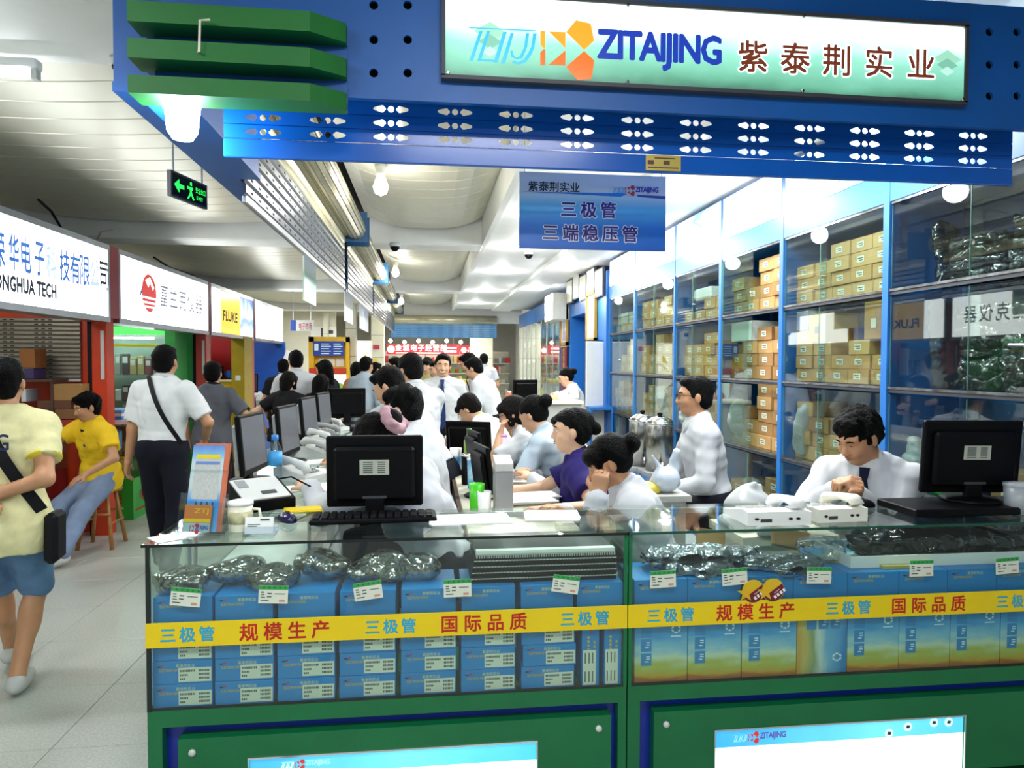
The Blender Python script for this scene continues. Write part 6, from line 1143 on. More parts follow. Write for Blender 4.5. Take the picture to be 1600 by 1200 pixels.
# ================================================================== hanging plates and rear of the market
def hanging_plates():
    for k, (xa, xb, ya, yb, l, c) in enumerate(((474, 493, 400, 462, 'pale green hanging plate nearest in the corridor', '#cfe0d4'), (538, 551, 462, 505, 'white hanging plate second along the corridor', '#f2f2e4'), (562, 575, 487, 522, 'white hanging plate third along the corridor', '#eef2f0'))):
        X = -1.02; a, b = atx(xa, ya, X), atx(xb, yb, X); t = thing('hanging_plate', l, 'sign', (X, (a.y+b.y)/2, 2.12), group='corridor hanging plates'); zt = 2.50; bx('plate', rampmat('plate_film%d' % k, 'Z', [(0, c), (.6, '#a8c8b8' if k == 0 else c), (.7, c), (1, '#e8f0ec')], 0, .38, emit=.25), t, X-.006, X+.006, a.y, b.y, 2.13, zt)
        for y in (a.y+.05, b.y-.05): MB().tube([(X, y, zt), (X, y, 2.70)], .004, 6).build('hanging_wire', m_alu, t)
    p = at(470, 508, 14.2); t = thing('market_sign', 'grey and blue direction sign with red characters over the corridor', 'sign', (p.x, 14.2, p.z)); a, b = at(454, 500, 14.2), at(490, 517, 14.2); bx('board', m_lgrey, t, a.x, b.x, 14.2, 14.22, b.z, a.z); bx('blue_end', m_inkblue, t, a.x, a.x+.1, 14.195, 14.2, b.z, a.z)
    text('characters', '电子市场', m_redink, t, (a.x+.16, 14.2, b.z+.02), XA, ZA, fit=(.24, .14), lift=.003)
    for x in (a.x+.05, b.x-.05): MB().tube([(x, 14.21, a.z), (x, 14.21, 3.1)], .006, 6).build('hanging_rod', m_alu, t)
hanging_plates()
def rear():
    struct(bx('wall_far_left', m_tilewall, None, -6.0, -2.6, 20.5, 20.7, 0, 3.2))
    for k, (xa, xb, Y) in enumerate(((540, 556, 17.0), (580, 600, 21.0), (735, 770, 22.5), (505, 512, 20.2))):
        a, b = at(xa, 560, Y), at(xb, 560, Y); c = struct(bx('wall_column_%d' % (k+1), m_tilewall, None, a.x, b.x, Y, Y+.35, 0, 3.0))
        for z in (1.0, 1.75, 2.4): bx('joint', m_joint, c, a.x-.002, b.x+.002, Y-.003, Y, z, z+.012)
    Y = 16.6; a, b = at(482, 526, Y), at(546, 655, Y); t = thing('yellow_kiosk', 'yellow kiosk with blue notice board and orange shelf down the corridor', 'kiosk', ((a.x+b.x)/2, Y, 0))
    MB().box(a.x, a.x+.12, Y, Y+.2, 0, a.z).box(b.x-.08, b.x, Y, Y+.2, 0, a.z).box(a.x, b.x, Y, Y+.2, a.z-.12, a.z).box(a.x, b.x, Y+.15, Y+.2, 0, a.z).build('kiosk_frame', m_yellow, t); q0, q1 = at(489, 533, Y-.02), at(537, 556, Y-.02); bd = bx('notice_board', m_inkblue, t, q0.x, q1.x, Y-.02, Y, q1.z, q0.z); b2 = MB()
    for i in range(5):
        for j in range(2): b2.box(q0.x+.18+.28*j, q0.x+.36+.26*j+.04*(i % 2), Y-.023, Y-.02, q1.z+.04+.055*i, q1.z+.06+.055*i)
    b2.build('board_print', m_pw, bd); bx('portrait_panel', m_pw, bd, q0.x+.03, q0.x+.12, Y-.023, Y-.02, q1.z+.12, q0.z-.06)
    for i in range(3): p = at(496+14*i, 560, Y-.02); q = at(508+14*i, 573, Y-.02); bx('posted_sheet', m_cream, t, p.x, q.x, Y+.13, Y+.15, q.z, p.z)
    p, q = at(484, 575, Y), at(541, 584, Y); bx('orange_shelf', m_orange, t, p.x, q.x, Y-.12, Y+.1, q.z, p.z); p, q = at(505, 585, Y), at(541, 625, Y); bx('lit_panel', emat('kiosk_panel', '#f4fff0', 1.1), t, p.x, q.x, Y-.05, Y, q.z, p.z); bx('kiosk_base', m_cream, t, a.x, b.x, Y-.02, Y+.14, 0, q.z-.01); poly2d('green_print', [disc(0, 0, .09, 14)], mat('print_lime', '#98c850', .5), t, (q.x-.12, Y-.05, q.z+.3), XA, ZA, .004)
    p0, p1 = at(485, 510, 20.4), at(525, 527, 20.4); t = thing('wall_poster', 'wide pale advertising poster with a figure on the far wall', 'poster', ((p0.x+p1.x)/2, 20.45, p1.z)); bx('poster_sheet', m_paper, t, p0.x, p1.x, 20.45, 20.49, p1.z, p0.z); MB().box(p0.x+.28, p0.x+.36, 20.445, 20.45, p1.z+.02, p0.z-.04).box(p0.x+.5, p0.x+.62, 20.445, 20.45, p1.z+.1, p0.z-.1).build('poster_print', m_dgrey, t)
    p0, p1 = at(555, 535, 19.5), at(579, 600, 19.5); t = thing('lit_poster', 'tall white lit poster panel beside the far column', 'poster', ((p0.x+p1.x)/2, 19.5, 0)); bx('poster_face', emat('poster_white', '#f6f8ee', 1.0), t, p0.x, p1.x, 19.48, 19.5, .6, p0.z); bx('poster_case', m_white, t, p0.x-.03, p1.x+.03, 19.5, 19.6, 0, p0.z+.05); poly2d('leaf_print', [[(0, 0), (.12, .05), (.2, .2), (.08, .15)], [(.05, .25), (.2, .3), (.22, .5), (.1, .4)]], m_yelband, t, (p0.x+.08, 19.48, 1.35), XA, ZA, .003)
    p0, p1 = at(583, 539, 21), at(593, 546, 21); o = bx('small_flag_sign', mat('sign_magenta', '#b83050', .5), None, p0.x, p1.x, 20.96, 20.98, p1.z, p0.z); tag(o, 'small magenta sign on the far column', 'sign'); p0, p1 = at(583, 560, 20.9), at(589, 567, 20.9); o = bx('small_notice', m_yelband, None, p0.x, p1.x, 20.96, 20.98, p1.z, p0.z); tag(o, 'small yellow notice on the far column', 'notice')
    # blue shutter and roll across the far end of the shop
    Y = 19.2; p0, p1 = at(610, 506, Y), at(776, 528, Y); t = thing('far_shutter', 'light blue roller shutter across the far end of the shop', 'shutter', ((p0.x+p1.x)/2, Y, p1.z)); n = 7; h = (p0.z-p1.z)/n
    for i in range(n):
        s = bx('slat', mat('far_blue', '#4c98d4', .35), t, p0.x, p1.x, Y, Y+.02, p1.z+h*i, p1.z+h*(i+.93)); hb = MB()
        for c in np.arange(p0.x+.15, p1.x-.1, .28): hb.box(c, c+.13, Y-.002, Y, p1.z+h*i+h*.35, p1.z+h*i+h*.6)
        hb.build('slot_holes', mat('slot_blue', '#2a6aa8', .5), s, kind='stuff')
    MB().lathe((0, Y+.05, p0.z+.12), [(0, p0.x), (.13, p0.x), (.13, p1.x), (0, p1.x)], 18, 'X').build('roll', mat('roll_cream', '#d2ccb0', .3, metal=.35), t, True)
    struct(bx('wall_over_shutter', m_plaster, None, -1.2, 2.6, Y+.2, Y+.3, 2.7, 3.3))
    # red shop sign and shelves of goods behind
    Y = 23.0; p0, p1 = at(604, 538, Y), at(718, 554, Y); t = thing('red_shop_sign', 'long red shop sign with white characters at the far end', 'sign', ((p0.x+p1.x)/2, Y, p1.z)); bx('sign_board', emat('red_board', '#c82c34', .55), t, p0.x, p1.x, Y, Y+.06, p1.z, p0.z); eW = emat('far_text', '#fff4f0', 1.0)
    text('characters', '金城电子经营部', eW, t, (p0.x+.28, Y, p1.z+.10), XA, ZA, fit=((p1.x-p0.x)*.70, .22), bold=.03, pitch=1.25, lift=.004); poly2d('round_mark', [disc(p0.x+.14, (p0.z+p1.z)/2, .12, 20)], eW, t, (0, Y, 0), XA, ZA, .003); MB().box(p1.x-.5, p1.x-.1, Y-.004, Y, p1.z+.18, p1.z+.24).box(p1.x-.5, p1.x-.1, Y-.004, Y, p1.z+.07, p1.z+.13).box(p0.x+.3, p1.x-.6, Y-.004, Y, p1.z+.03, p1.z+.06).build('small_print', eW, t)
    p2, p3 = at(719, 540, Y), at(738, 554, Y); t2 = thing('red_shop_sign', 'short red shop sign with a round mark next to the long one', 'sign', ((p2.x+p3.x)/2, Y, p3.z)); bx('sign_board', emat('red_board', '#c82c34', .55), t2, p2.x, p3.x, Y, Y+.06, p3.z, p2.z); poly2d('round_mark', [disc(p2.x+.12, (p2.z+p3.z)/2, .09, 18)], eW, t2, (0, Y, 0), XA, ZA, .003); text('character', '永', eW, t2, (p2.x+.22, Y, p3.z+.03), XA, ZA, size=.2, lift=.004)
    for tt, xs_, za in ((t, (p0.x+.2, p1.x-.2), p0.z), (t2, (p2.x+.05, p3.x-.08), p2.z)):
        for x in xs_: bx('hanger', m_dgrey, tt, x-.015, x+.015, Y+.02, Y+.05, za, 3.475)
    rg = np.random.RandomState(21); cl = [mat('goods%d' % i, c, .6) for i, c in enumerate(('#d8d4c8', '#c83c34', '#e0d070', '#70a050', '#808890', '#b8a890', '#e8e8e4'))]
    for s in range(3):
        x0 = -1.5+1.45*s; t = thing('goods_rack', 'far rack of mixed goods under the red sign, %s from the left' % ORD[s], 'rack', (x0+.7, 24, 0), group='far goods racks')
        bx('rack_back', m_cream, t, x0, x0+1.4, 24.4, 24.45, 0, 2.0)
        for z in (.5, .9, 1.25, 1.6):
            bx('shelf', m_white, t, x0, x0+1.4, 24.0, 24.4, z-.02, z); x = x0+.02
            while x < x0+1.25: w = rg.uniform(.08, .2); bx('goods_packet', cl[rg.randint(7)], t, x, x+w*.9, 24.05, 24.3, z, z+rg.uniform(.1, .26)); x += w
    for k in range(2): o = bx('showcase_table', m_lgrey, None, -.9+1.3*k, .2+1.3*k, 20.6, 21.2, 0, 1.0); tag(o, ('pale far showcase table, left one', 'pale far showcase table, right one')[k], 'table'); bx('table_goods', cl[2], o, -.8+1.3*k, .1+1.3*k, 20.7, 21.1, 1.0, 1.12)
    for k in range(2): t = thing('bench_box', ('cardboard coloured cabinet behind the green collared woman', 'pale cabinet behind the smiling man')[k], 'cabinet', ((1.1, .1)[k], (8.6, 9.6)[k], 0)); x = (1.05, -.1)[k]; y = (8.5, 9.6)[k]; bx('cabinet_body', (m_card, m_lgrey)[k], t, x-.28, x+.28, y, y+.5, 0, (1.12, 1.1)[k]); bx('cabinet_door', (m_cardd, m_grey)[k], t, x-.26, x+.26, y-.012, y, .1, (1.05, 1.02)[k]); bx('handle', m_alu, t, x+.16, x+.18, y-.03, y-.012, .6, .75)
rear()
# ================================================================== lamps of the shop and corridor, added fill lights
def lamps():
    for k, (x, y) in enumerate(((595, 288), (618, 424), (627, 470), (640, 490))):
        p = atz(x, y, 3.02); t = thing('bulb_lamp', 'bare white bulb on the metal ceiling, %s from the front' % ORD[k], 'lamp', (p.x, p.y, 2.93), group='bare ceiling bulbs'); MB().lathe((p.x, p.y, 0), [(.0, 2.93), (.045, 2.95), (.06, 3.0), (.04, 3.06), (.028, 3.08)], 18).build('bulb', e_bulb, t, True); MB().lathe((p.x, p.y, 0), [(.03, 3.08), (.034, 3.10), (.05, 3.17)], 16).build('socket', m_white, t, True); lamp_point((p.x, p.y, 2.88), SHOP_W*1.0, .06, (1.0, .96, .86))
    n = 0
    for x, ys in ((1.15, (3.2, 4.8, 6.6, 8.6, 11., 14., 17.)), (2.0, (3.6, 5.4, 7.4, 10., 13.))):
        for y in ys:
            z = 3.05 if x < 1.7 else 3.0; t = thing('downlight', 'round recessed downlight in the white ceiling, %s row, %s from the front' % (('aisle', 'cabinet')[x > 1.7], ORD[ys.index(y)]), 'lamp', (x, y, z-.01), group='recessed downlights'); MB().lathe((x, y, 0), [(.075, z-.004), (.095, z-.008), (.10, z)], 24).build('rim', m_white, t, True); MB().lathe((x, y, 0), [(0, z-.006), (.075, z-.004)], 24).build('diffuser', e_down, t); lamp_area((x, y, z-.05), SHOP_W*1.15, .25, (1, 1, .98)); lamp_point((x, y, z-.16), SHOP_W*.55, .08, (1, 1, .98))  # point light added below each downlight to brighten the ceiling
    for k, (x, y, z) in enumerate(((-2.0, .6, 2.95), (.4, .3, 2.95), (-1.6, -2.3, 2.95), (.9, -2.3, 2.95))):  # unseen battens; the pair behind the viewer is added to brighten the front
        t = thing('fluorescent_batten', ('fluorescent batten over the corridor before the front counter', 'fluorescent batten in front of the shop fascia', 'unseen fluorescent batten added for light behind the viewer, left', 'unseen fluorescent batten added for light behind the viewer, right')[k], 'lamp', (x, y, z), group='corridor fluorescent battens')
        hx, hy = (.6, .03) if k != 3 else (.6, .03); zz = 3.17; bx('batten_body', m_white, t, x-hx, x+hx, y-hy, y+hy, zz-.05, zz-.005, ch=.005); MB().cyl((x-.56, y, zz-.07), (x+.56, y, zz-.07), .013, n=10).build('tube', e_tube, t, True); lamp_area((x, y, zz-.12), COR_W*(1 if k < 2 else 1.15), 1.1, (.95, .98, 1.0), (0, 0, -1), .12)
    for k, (x, y, Y) in enumerate(((617, 398, 8.3), (877, 403, 5.5), (826, 440, 9.0))):
        p = at(x, y, Y); top = 3.0 if p.x < .6 else 3.05; t = thing('dome_camera', ('black dome camera under the beam beside the bulbs', 'black dome camera under the white ceiling behind the hanging sign', 'small dome camera farther under the white ceiling')[k], 'camera', (p.x, Y, top-.10)); MB().lathe((p.x, Y, top), [(0, -.10), (.03, -.092), (.05, -.07), (.055, -.045)], 18).build('dome', m_black, t, True); MB().lathe((p.x, Y, top), [(.06, -.045), (.065, -.02), (.06, 0)], 18).build('mount', m_lgrey, t, True)
    for k in range(6):
        p = at(610+22*k, 533+(k % 2)*2, 22.3); t = thing('far_bulb', 'small glowing bulb before the red sign, %s from the left' % ORD[k], 'lamp', p, group='far bulbs'); MB().lathe(p, [(0, -.06), (.05, -.03), (.06, .02), (.02, .07)], 12).build('bulb', e_bulb, t, True); MB().cyl(p+Vector((0, 0, .06)), (p.x, p.y, 3.475), .006, n=6).build('cord', m_black, t)
    lamp_area((.2, 21.5, 3.0), 170, 2.0, (1, 1, .97)); lamp_area((-3.0, 17.9, 2.95), 110, 1.5, (1, 1, .97)); lamp_area((-2.0, 14.6, 2.95), 40, 1.0, (1, 1, .97))  # added area lights without fixtures, brightening the far end
    for y in (5.6, 8.5, 11.2, 13.6): lamp_area((-3.9, y, 2.55), 15, .6, (1, .98, .94))  # unseen lights without fixtures, brightening the left shop interiors
lamps()
# ================================================================== people
SKIN = [mat('skin_a', '#c89a78', .5, var=.05, scale=20), mat('skin_b', '#b98762', .5, var=.05, scale=20), mat('skin_c', '#d8ad8c', .5, var=.04, scale=20)]
m_hair = mat('black_hair', '#030303', .55, spec=.1, var=.4, scale=120, bump=.6, bscale=140); m_hairb = mat('dark_brown_hair', '#080504', .55, spec=.12, var=.4, scale=120, bump=.6, bscale=140)
m_eyew = mat('eye_white', '#e8e4de', .3); m_eyeb = mat('eye_dark', '#120c0a', .2); m_lip = mat('lip', '#a06252', .5); m_teeth = mat('teeth', '#f0ece2', .3)
def creased(m, sc=3.2, st=.75, dist=.03):
    for n in m.node_tree.nodes:
        if n.type == 'BUMP':
            n.inputs['Strength'].default_value = st; n.inputs['Distance'].default_value = dist; q = n.inputs['Height'].links[0].from_node
            q.noise_type = 'RIDGED_MULTIFRACTAL'; q.inputs['Scale'].default_value = sc; q.inputs['Detail'].default_value = 1.0; q.inputs['Distortion'].default_value = .9
    return m
def cloth(name, col, b=.45): return creased(mat('cloth_'+name, col, .8, spec=.2, var=.05, scale=4, bump=b, bscale=8))
c_white = cloth('white', '#c4c7ca'); c_pale = cloth('pale_blue', '#a8b8c4'); c_navy = cloth('navy', '#12131f'); c_black = cloth('black', '#121216'); c_shoe = mat('shoe_grey', '#b8bab6', .6); c_shoek = mat('shoe_black', '#141416', .35)
def nrm(v): v = np.array(v, float); return v/max(1e-9, np.linalg.norm(v))
def ik(a, c, l1, l2, hint):
    a, c = np.array(a, float), np.array(c, float); d = c-a; L = np.linalg.norm(d)
    if L > (l1+l2)*.998: c = a+d/L*(l1+l2)*.998; d = c-a; L = np.linalg.norm(d)
    u = d/max(L, 1e-6); x = (l1*l1-l2*l2+L*L)/(2*L); x = max(-l1, min(l1, x)); h = math.sqrt(max(0, l1*l1-x*x)); n = np.array(hint, float); n = n-u*(n@u); n = nrm(n)
    return a+u*x+n*h, c
def basis(r, f, u): return np.stack([r, f, u], 1)
def person(label, head, face, lean=6, side=0, hy=0, hp=0, hr=0, s=1.0, female=False, pose='stand', hands=(None, None), elbows=(None, None), palm=(None, None), curl=(.5, .5), feet=(None, None), res=.010, fres=None,
           shirt=(None, 'long'), tuck=True, bottom=None, shorts=False, hair='short', hairm=None, skin=0, shoe=None, tie=None, glasses=False, smile=False, collar=True, hem=0.0, cuff=None, fingers=True, extra=None, yoke=None, wrk=.005):
    """head: head centre; face: facing (deg, 0 = away down the aisle, 90 = left, 180 = to the camera); hp>0 looks down"""
    sk = SKIN[skin]; A = math.radians(face); f = np.array([-math.sin(A), math.cos(A), 0]); r = np.array([math.cos(A), math.sin(A), 0]); z = np.array([0, 0, 1.])
    L, Sd = math.radians(lean), math.radians(side); up = nrm(z*math.cos(L)*math.cos(Sd)+f*math.sin(L)+r*math.sin(Sd)); tf = nrm(f-up*(f@up)); tr = np.cross(tf, up)
    HY, HP, HR = math.radians(hy), math.radians(hp), math.radians(hr)
    hf = f*math.cos(HY)-r*math.sin(HY); hrr = r*math.cos(HY)+f*math.sin(HY); hf2 = hf*math.cos(HP)-z*math.sin(HP); hu = z*math.cos(HP)+hf*math.sin(HP); hr2 = hrr*math.cos(HR)+hu*math.sin(HR); hu = hu*math.cos(HR)-hrr*math.sin(HR); hf = hf2
    H = np.array(head, float); N = H-hu*.115*s-hf*.03*s-up*.045*s; P = N-up*.50*s; tw = .150 if female else .164
    sh = [N-up*.058*s+tr*q*tw*s for q in (-1, 1)]; hip = [P-up*.02*s+r*q*.085*s for q in (-1, 1)]
    root = thing('person', label, 'person', (P[0], P[1], 0.0))
    # arms
    arm = []
    for i, q in enumerate((-1, 1)):
        t = hands[i] if hands[i] is not None else sh[i]-z*.50*s+f*.06*s+r*q*.05*s
        hint = np.array(elbows[i], float) if elbows[i] is not None else -f*.6+r*q*.7-z*.3; e, w = ik(sh[i], t, .285*s, .255*s, hint); arm.append((sh[i], e, w))
    leg = []
    for i, q in enumerate((-1, 1)):
        if feet[i] is not None: ft = np.array(feet[i], float)
        elif pose == 'sit': ft = np.array([*(P+f*.40*s+r*q*.12*s)[:2], max(.09, P[2]-.52*s)])
        else: ft = np.array([*(P+r*q*.10*s-f*.0)[:2], .085])
        k, an = ik(hip[i], ft, .43*s, .42*s, f+z*.2+r*q*.1); leg.append((hip[i], k, an))
    def torso(S, g, waist=1.0):
        Rt = basis(tr, tf, up); Rp = basis(r, f, z)
        S.el(P+up*.02*s, (np.array([.158, .115, .12])+g)*s*np.array([1, 1, 1]), Rt, k=.05); S.el(P+up*.17*s, (np.array([.132 if female else .142, .098, .15])+g)*s, Rt, k=.06)
        S.el(P+up*.33*s+tf*.005, (np.array([.150 if female else .168, .112, .17])+g)*s, Rt, k=.06); S.rc(sh[0], sh[1], (.052+g)*s, k=.06)
        for i in (0, 1): S.rc(N+up*.018*s, sh[i]*.8+N*.2, (.054+g*.6)*s, (.046+g*.6)*s, k=.04)
        if female:
            for q in (-1, 1): S.el(P+up*.30*s+tf*.085*s+tr*q*.065*s, np.array([.058, .05, .058])*s+g*.6, Rt, k=.04)
    def armp(S, i, g, upto=2.0):
        a, e, w = arm[i]
        if upto >= 1: S.rc(a, e, (.050+g)*s, (.039+g)*s, k=.03)
        else: S.rc(a, a+(e-a)*upto, (.052+g)*s, (.050+g*1.25)*s, k=.03)
        if upto > 1: S.rc(e, e+(w-e)*(upto-1), (.038+g)*s, (.038+(.027-.038)*(upto-1)+g*.85)*s, k=.02)
    # ---- body
    B = SDF(fres or res); torso(B, 0.0)
    for i in (0, 1):
        armp(B, i, 0); h_, k_, a_ = leg[i]; B.rc(h_, k_, .080*s, .055*s, k=.04); B.rc(k_, a_, .052*s, .036*s, k=.02); cf = nrm(k_-a_); B.el(k_*.68+a_*.32-f*.012*s, np.array([.047, .048, .10])*s, basis(r, f, z) if pose == 'stand' else None, k=.03); B.rc(a_, a_+f*.10*s-z*.045*s, .034*s, .024*s, k=.02)
        # hand
        e, w = arm[i][1], arm[i][2]; d = nrm(w-e); q = (-1, 1)[i]; pn = palm[i] if palm[i] is not None else -r*q+f*.2; pn = np.array(pn, float); pn = nrm(pn-d*(pn@d)); sd = np.cross(d, pn); sd = sd if (sd@f) > 0 or True else -sd
        ts = sd if (sd@(f+z*.3)) > 0 else -sd     # thumb side
        Rh = basis(ts, pn, d); pc = w+d*.048*s; B.bx(pc, np.array([.030, .006, .038])*s, Rh, rd=.008*s, k=.02)
        cu = curl[i]
        if fingers:
            for j, (o, l) in enumerate(((.028, .072), (.0095, .080), (-.009, .075), (-.027, .058))):
                b0 = pc+d*.036*s+ts*o*s; d1 = nrm(d*math.cos(cu*.9)+pn*math.sin(cu*.9)+ts*o*1.5); b1 = b0+d1*l*.52*s; d2 = nrm(d*math.cos(cu*2.0)+pn*math.sin(cu*2.0)); b2 = b1+d2*l*.48*s; B.rc(b0, b1, .0092*s, .0084*s, k=.004); B.rc(b1, b2, .0084*s, .0070*s, k=.004)
            t0 = w+d*.02*s+ts*.026*s; t1 = t0+nrm(ts*.75+d*.65+pn*.25)*.042*s; t2 = t1+nrm(d*.9+ts*.15+pn*(.2+cu*.5))*.034*s; B.rc(t0, t1, .013*s, .0105*s, k=.012); B.rc(t1, t2, .0105*s, .0085*s, k=.004)
    B.rc(N-up*.03*s, H-hu*.055*s-hf*.012*s, .056*s if not female else .048*s, .052*s if not female else .045*s, k=.03)
    Rh = basis(hr2, hf, hu); hc = lambda x, y, w: H+(hr2*x+hf*y+hu*w)*s
    B.el(hc(0, -.012, .032), np.array([.074, .094, .082])*s, Rh, k=.02); B.el(hc(0, .022, -.030), np.array([.061, .068, .082])*s, Rh, k=.03); B.el(hc(0, .048, -.088), np.array([.030, .028, .020])*s, Rh, k=.025); B.el(hc(0, .070, .024), np.array([.050, .022, .016])*s, Rh, k=.02)
    for q in (-1, 1):
        B.el(hc(q*.036, .062, -.028), np.array([.024, .022, .024])*s, Rh, k=.02); B.el(hc(q*.031, .094, .006), np.array([.017, .012, .011])*s, Rh, k=.010, op='s'); B.el(hc(q*.076, -.008, -.008), np.array([.010, .020, .031])*s, Rh, k=.006)
    B.rc(hc(0, .084, .010), hc(0, .103, -.030), .0085*s, .0125*s, k=.010)
    for q in (-1, 1): B.el(hc(q*.012, .094, -.034), np.array([.009, .010, .008])*s, Rh, k=.006)
    B.el(hc(0, .083, -.060), np.array([.024, .012, .008])*s, Rh, k=.010)
    body = B.build('body', sk, root)
    # ---- face details
    E = MB()
    for q in (-1, 1):
        def ball(c, rad, m, nm, par):
            b = MB(); n1, n2 = 10, 6; v = []
            for a in range(n2+1):
                for c2 in range(n1): th = math.pi*a/n2; ph = 2*math.pi*c2/n1; p = np.array([math.sin(th)*math.cos(ph)*rad[0], math.sin(th)*math.sin(ph)*rad[1], math.cos(th)*rad[2]]); v.append(tuple(c+Rh@p))
            b.add(v, [(a*n1+c2, a*n1+(c2+1) % n1, (a+1)*n1+(c2+1) % n1, (a+1)*n1+c2) for a in range(n2) for c2 in range(n1)]); return b.build(nm, m, par, True)
        ez = .0022 if hp > 15 else (.0032 if smile else .0048)
        ball(hc(q*.031, .0790, .004), np.array([.0125, .008, ez])*s, m_eyew if hp < 17 else sk, 'eye' if hp < 17 else 'eyelid', root); ball(hc(q*.031, .0842, .004), np.array([.0055, .0035, ez*.95])*s, m_eyeb, 'iris', root)
        bw = MB(); bw.tube([hc(q*.014, .0925, .025), hc(q*.030, .0915, .030), hc(q*.047, .080, .024)], [.0032*s, .0036*s, .002*s], 6); bw.build('eyebrow', hairm or m_hair, root, True)
    if smile: MB().tube([hc(-.025, .083, -.053), hc(-.012, .0945, -.061), hc(0, .097, -.063), hc(.012, .0945, -.061), hc(.025, .083, -.053)], [.003*s, .0055*s, .006*s, .0055*s, .003*s], 8).build('teeth', m_teeth, root, True)
    MB().tube([hc(-.021, .083, -.056 if not smile else -.050), hc(-.008, .0945, -.056), hc(.008, .0945, -.056), hc(.021, .083, -.056 if not smile else -.050)], [.002*s, .0042*s, .0042*s, .002*s], 7).build('upper_lip', m_lip, root, True)
    MB().tube([hc(-.018, .082, -.066), hc(0, .0945, -.069 if smile else -.067), hc(.018, .082, -.066)], [.002*s, .005*s, .002*s], 7).build('lower_lip', m_lip, root, True)
    if glasses:
        g = MB()
        for q in (-1, 1): g.tube([hc(q*.033+.022*math.cos(a)*1.1, .100, .004+.015*math.sin(a)) for a in np.linspace(0, 2*math.pi, 14)[:-1]], .0016*s, 6, closed=True); g.tube([hc(q*.057, .099, .008), hc(q*.072, .05, .010), hc(q*.078, -.015, .006)], .0016*s, 6)
        g.tube([hc(-.010, .101, .006), hc(.010, .101, .006)], .0016*s, 6); g.build('glasses', m_black, root, True)
    # ---- hair
    hm = hairm or m_hair; S = SDF(min(.008, res)*(1 if res < .014 else 1.6)); amp = {'spiky': .012}.get(hair, .004)
    S.el(hc(0, -.025, .045), np.array([.0795, .098, .086])*s, Rh, k=.01)
    if hair in ('short', 'spiky'): S.el(hc(0, -.052, -.012), np.array([.072, .060, .072])*s, Rh, k=.02)
    else: S.el(hc(0, -.040, .0), np.array([.076, .072, .076])*s, Rh, k=.02)
    if hair in ('short', 'spiky'):
        for q in (-1, 1): S.el(hc(q*.067, .012, .022), np.array([.011, .015, .026])*s, Rh, k=.012)
        S.el(hc(0, .045, .094), np.array([.056, .040, .026])*s, Rh, k=.02)
    if hair == 'bangs': S.el(hc(0, .060, .055), np.array([.072, .042, .034])*s, Rh, k=.02)
    if hair == 'swept': S.el(hc(.02, .055, .072), np.array([.058, .035, .028])*s, Rh, k=.02)
    if hair in ('bun', 'bangs_bun', 'swept'):
        S.el(hc(0, -.136, .040) if hair != 'swept' else hc(0, -.130, .015), np.array([.046, .040, .046])*s*(1 if hair != 'swept' else .72), Rh, k=.006)
        if hair == 'bangs_bun': S.el(hc(0, .056, .060), np.array([.074, .046, .042])*s, Rh, k=.02); S.rc(hc(-.062, .05, .04), hc(-.066, .052, -.02), .018*s, .010*s, k=.015)
    if hair == 'long':
        S.rc(hc(0, -.06, 0), hc(0, -.09, -.20), .085*s, .06*s, k=.04); S.el(hc(0, .058, .06), np.array([.07, .04, .036])*s, Rh, k=.02)
        for q in (-1, 1): S.rc(hc(q*.068, .01, .02), hc(q*.072, .0, -.13), .026*s, .018*s, k=.02)
    if hair == 'bob':
        S.el(hc(0, .058, .055), np.array([.07, .042, .040])*s, Rh, k=.02)
        for q in (-1, 1): S.rc(hc(q*.066, .015, .03), hc(q*.070, .02, -.07), .028*s, .020*s, k=.02)
        S.rc(hc(0, -.06, 0), hc(0, -.065, -.07), .078*s, .066*s, k=.03)
    S.wrinkle(amp, 150 if hair != 'spiky' else 110, int(abs(H[0])*97) % 50); S.build('hair', hm, root)
    # ---- clothes
    sm, sl = shirt; sl = {'long': 1.93, 'short': .62, 'mid': .80, 'none': .12}.get(sl, sl)
    T = SDF(res)
    for i in (0, 1):
        armp(T, i, .014 if sl > 1 else .017, sl)
        if sl < 1:
            a, e, w = arm[i]; d = nrm(e-a); x1 = nrm(np.cross(d, f+z*.3)); c0 = a+(e-a)*sl; T.bx(c0+d*.07*s, np.array([.095, .095, .07])*s, basis(x1, np.cross(d, x1), d), rd=.001, k=.006, op='s')
    T.push(); torso(T, .015)
    for i in (0, 1):
        if sl < 1: a, e, w = arm[i]; d = nrm(e-a); T.cut(a+(e-a)*sl, d) if False else None
    if not tuck: T.el(P-up*.03*s, np.array([.196, .162, .22])*s, basis(tr, tf, up), k=.05)
    ht = P+up*(.045 if tuck else -.06-hem)*s; T.cut(ht, -up)
    T.cut(N+up*.050*s, up)
    T.pop(.025); T.wrinkle(wrk*1.5, 40, int(abs(H[1])*31) % 60).wrinkle(wrk*.7, 85, 3)
    sh_o = T.build('shirt' if collar else 'top', sm, root)
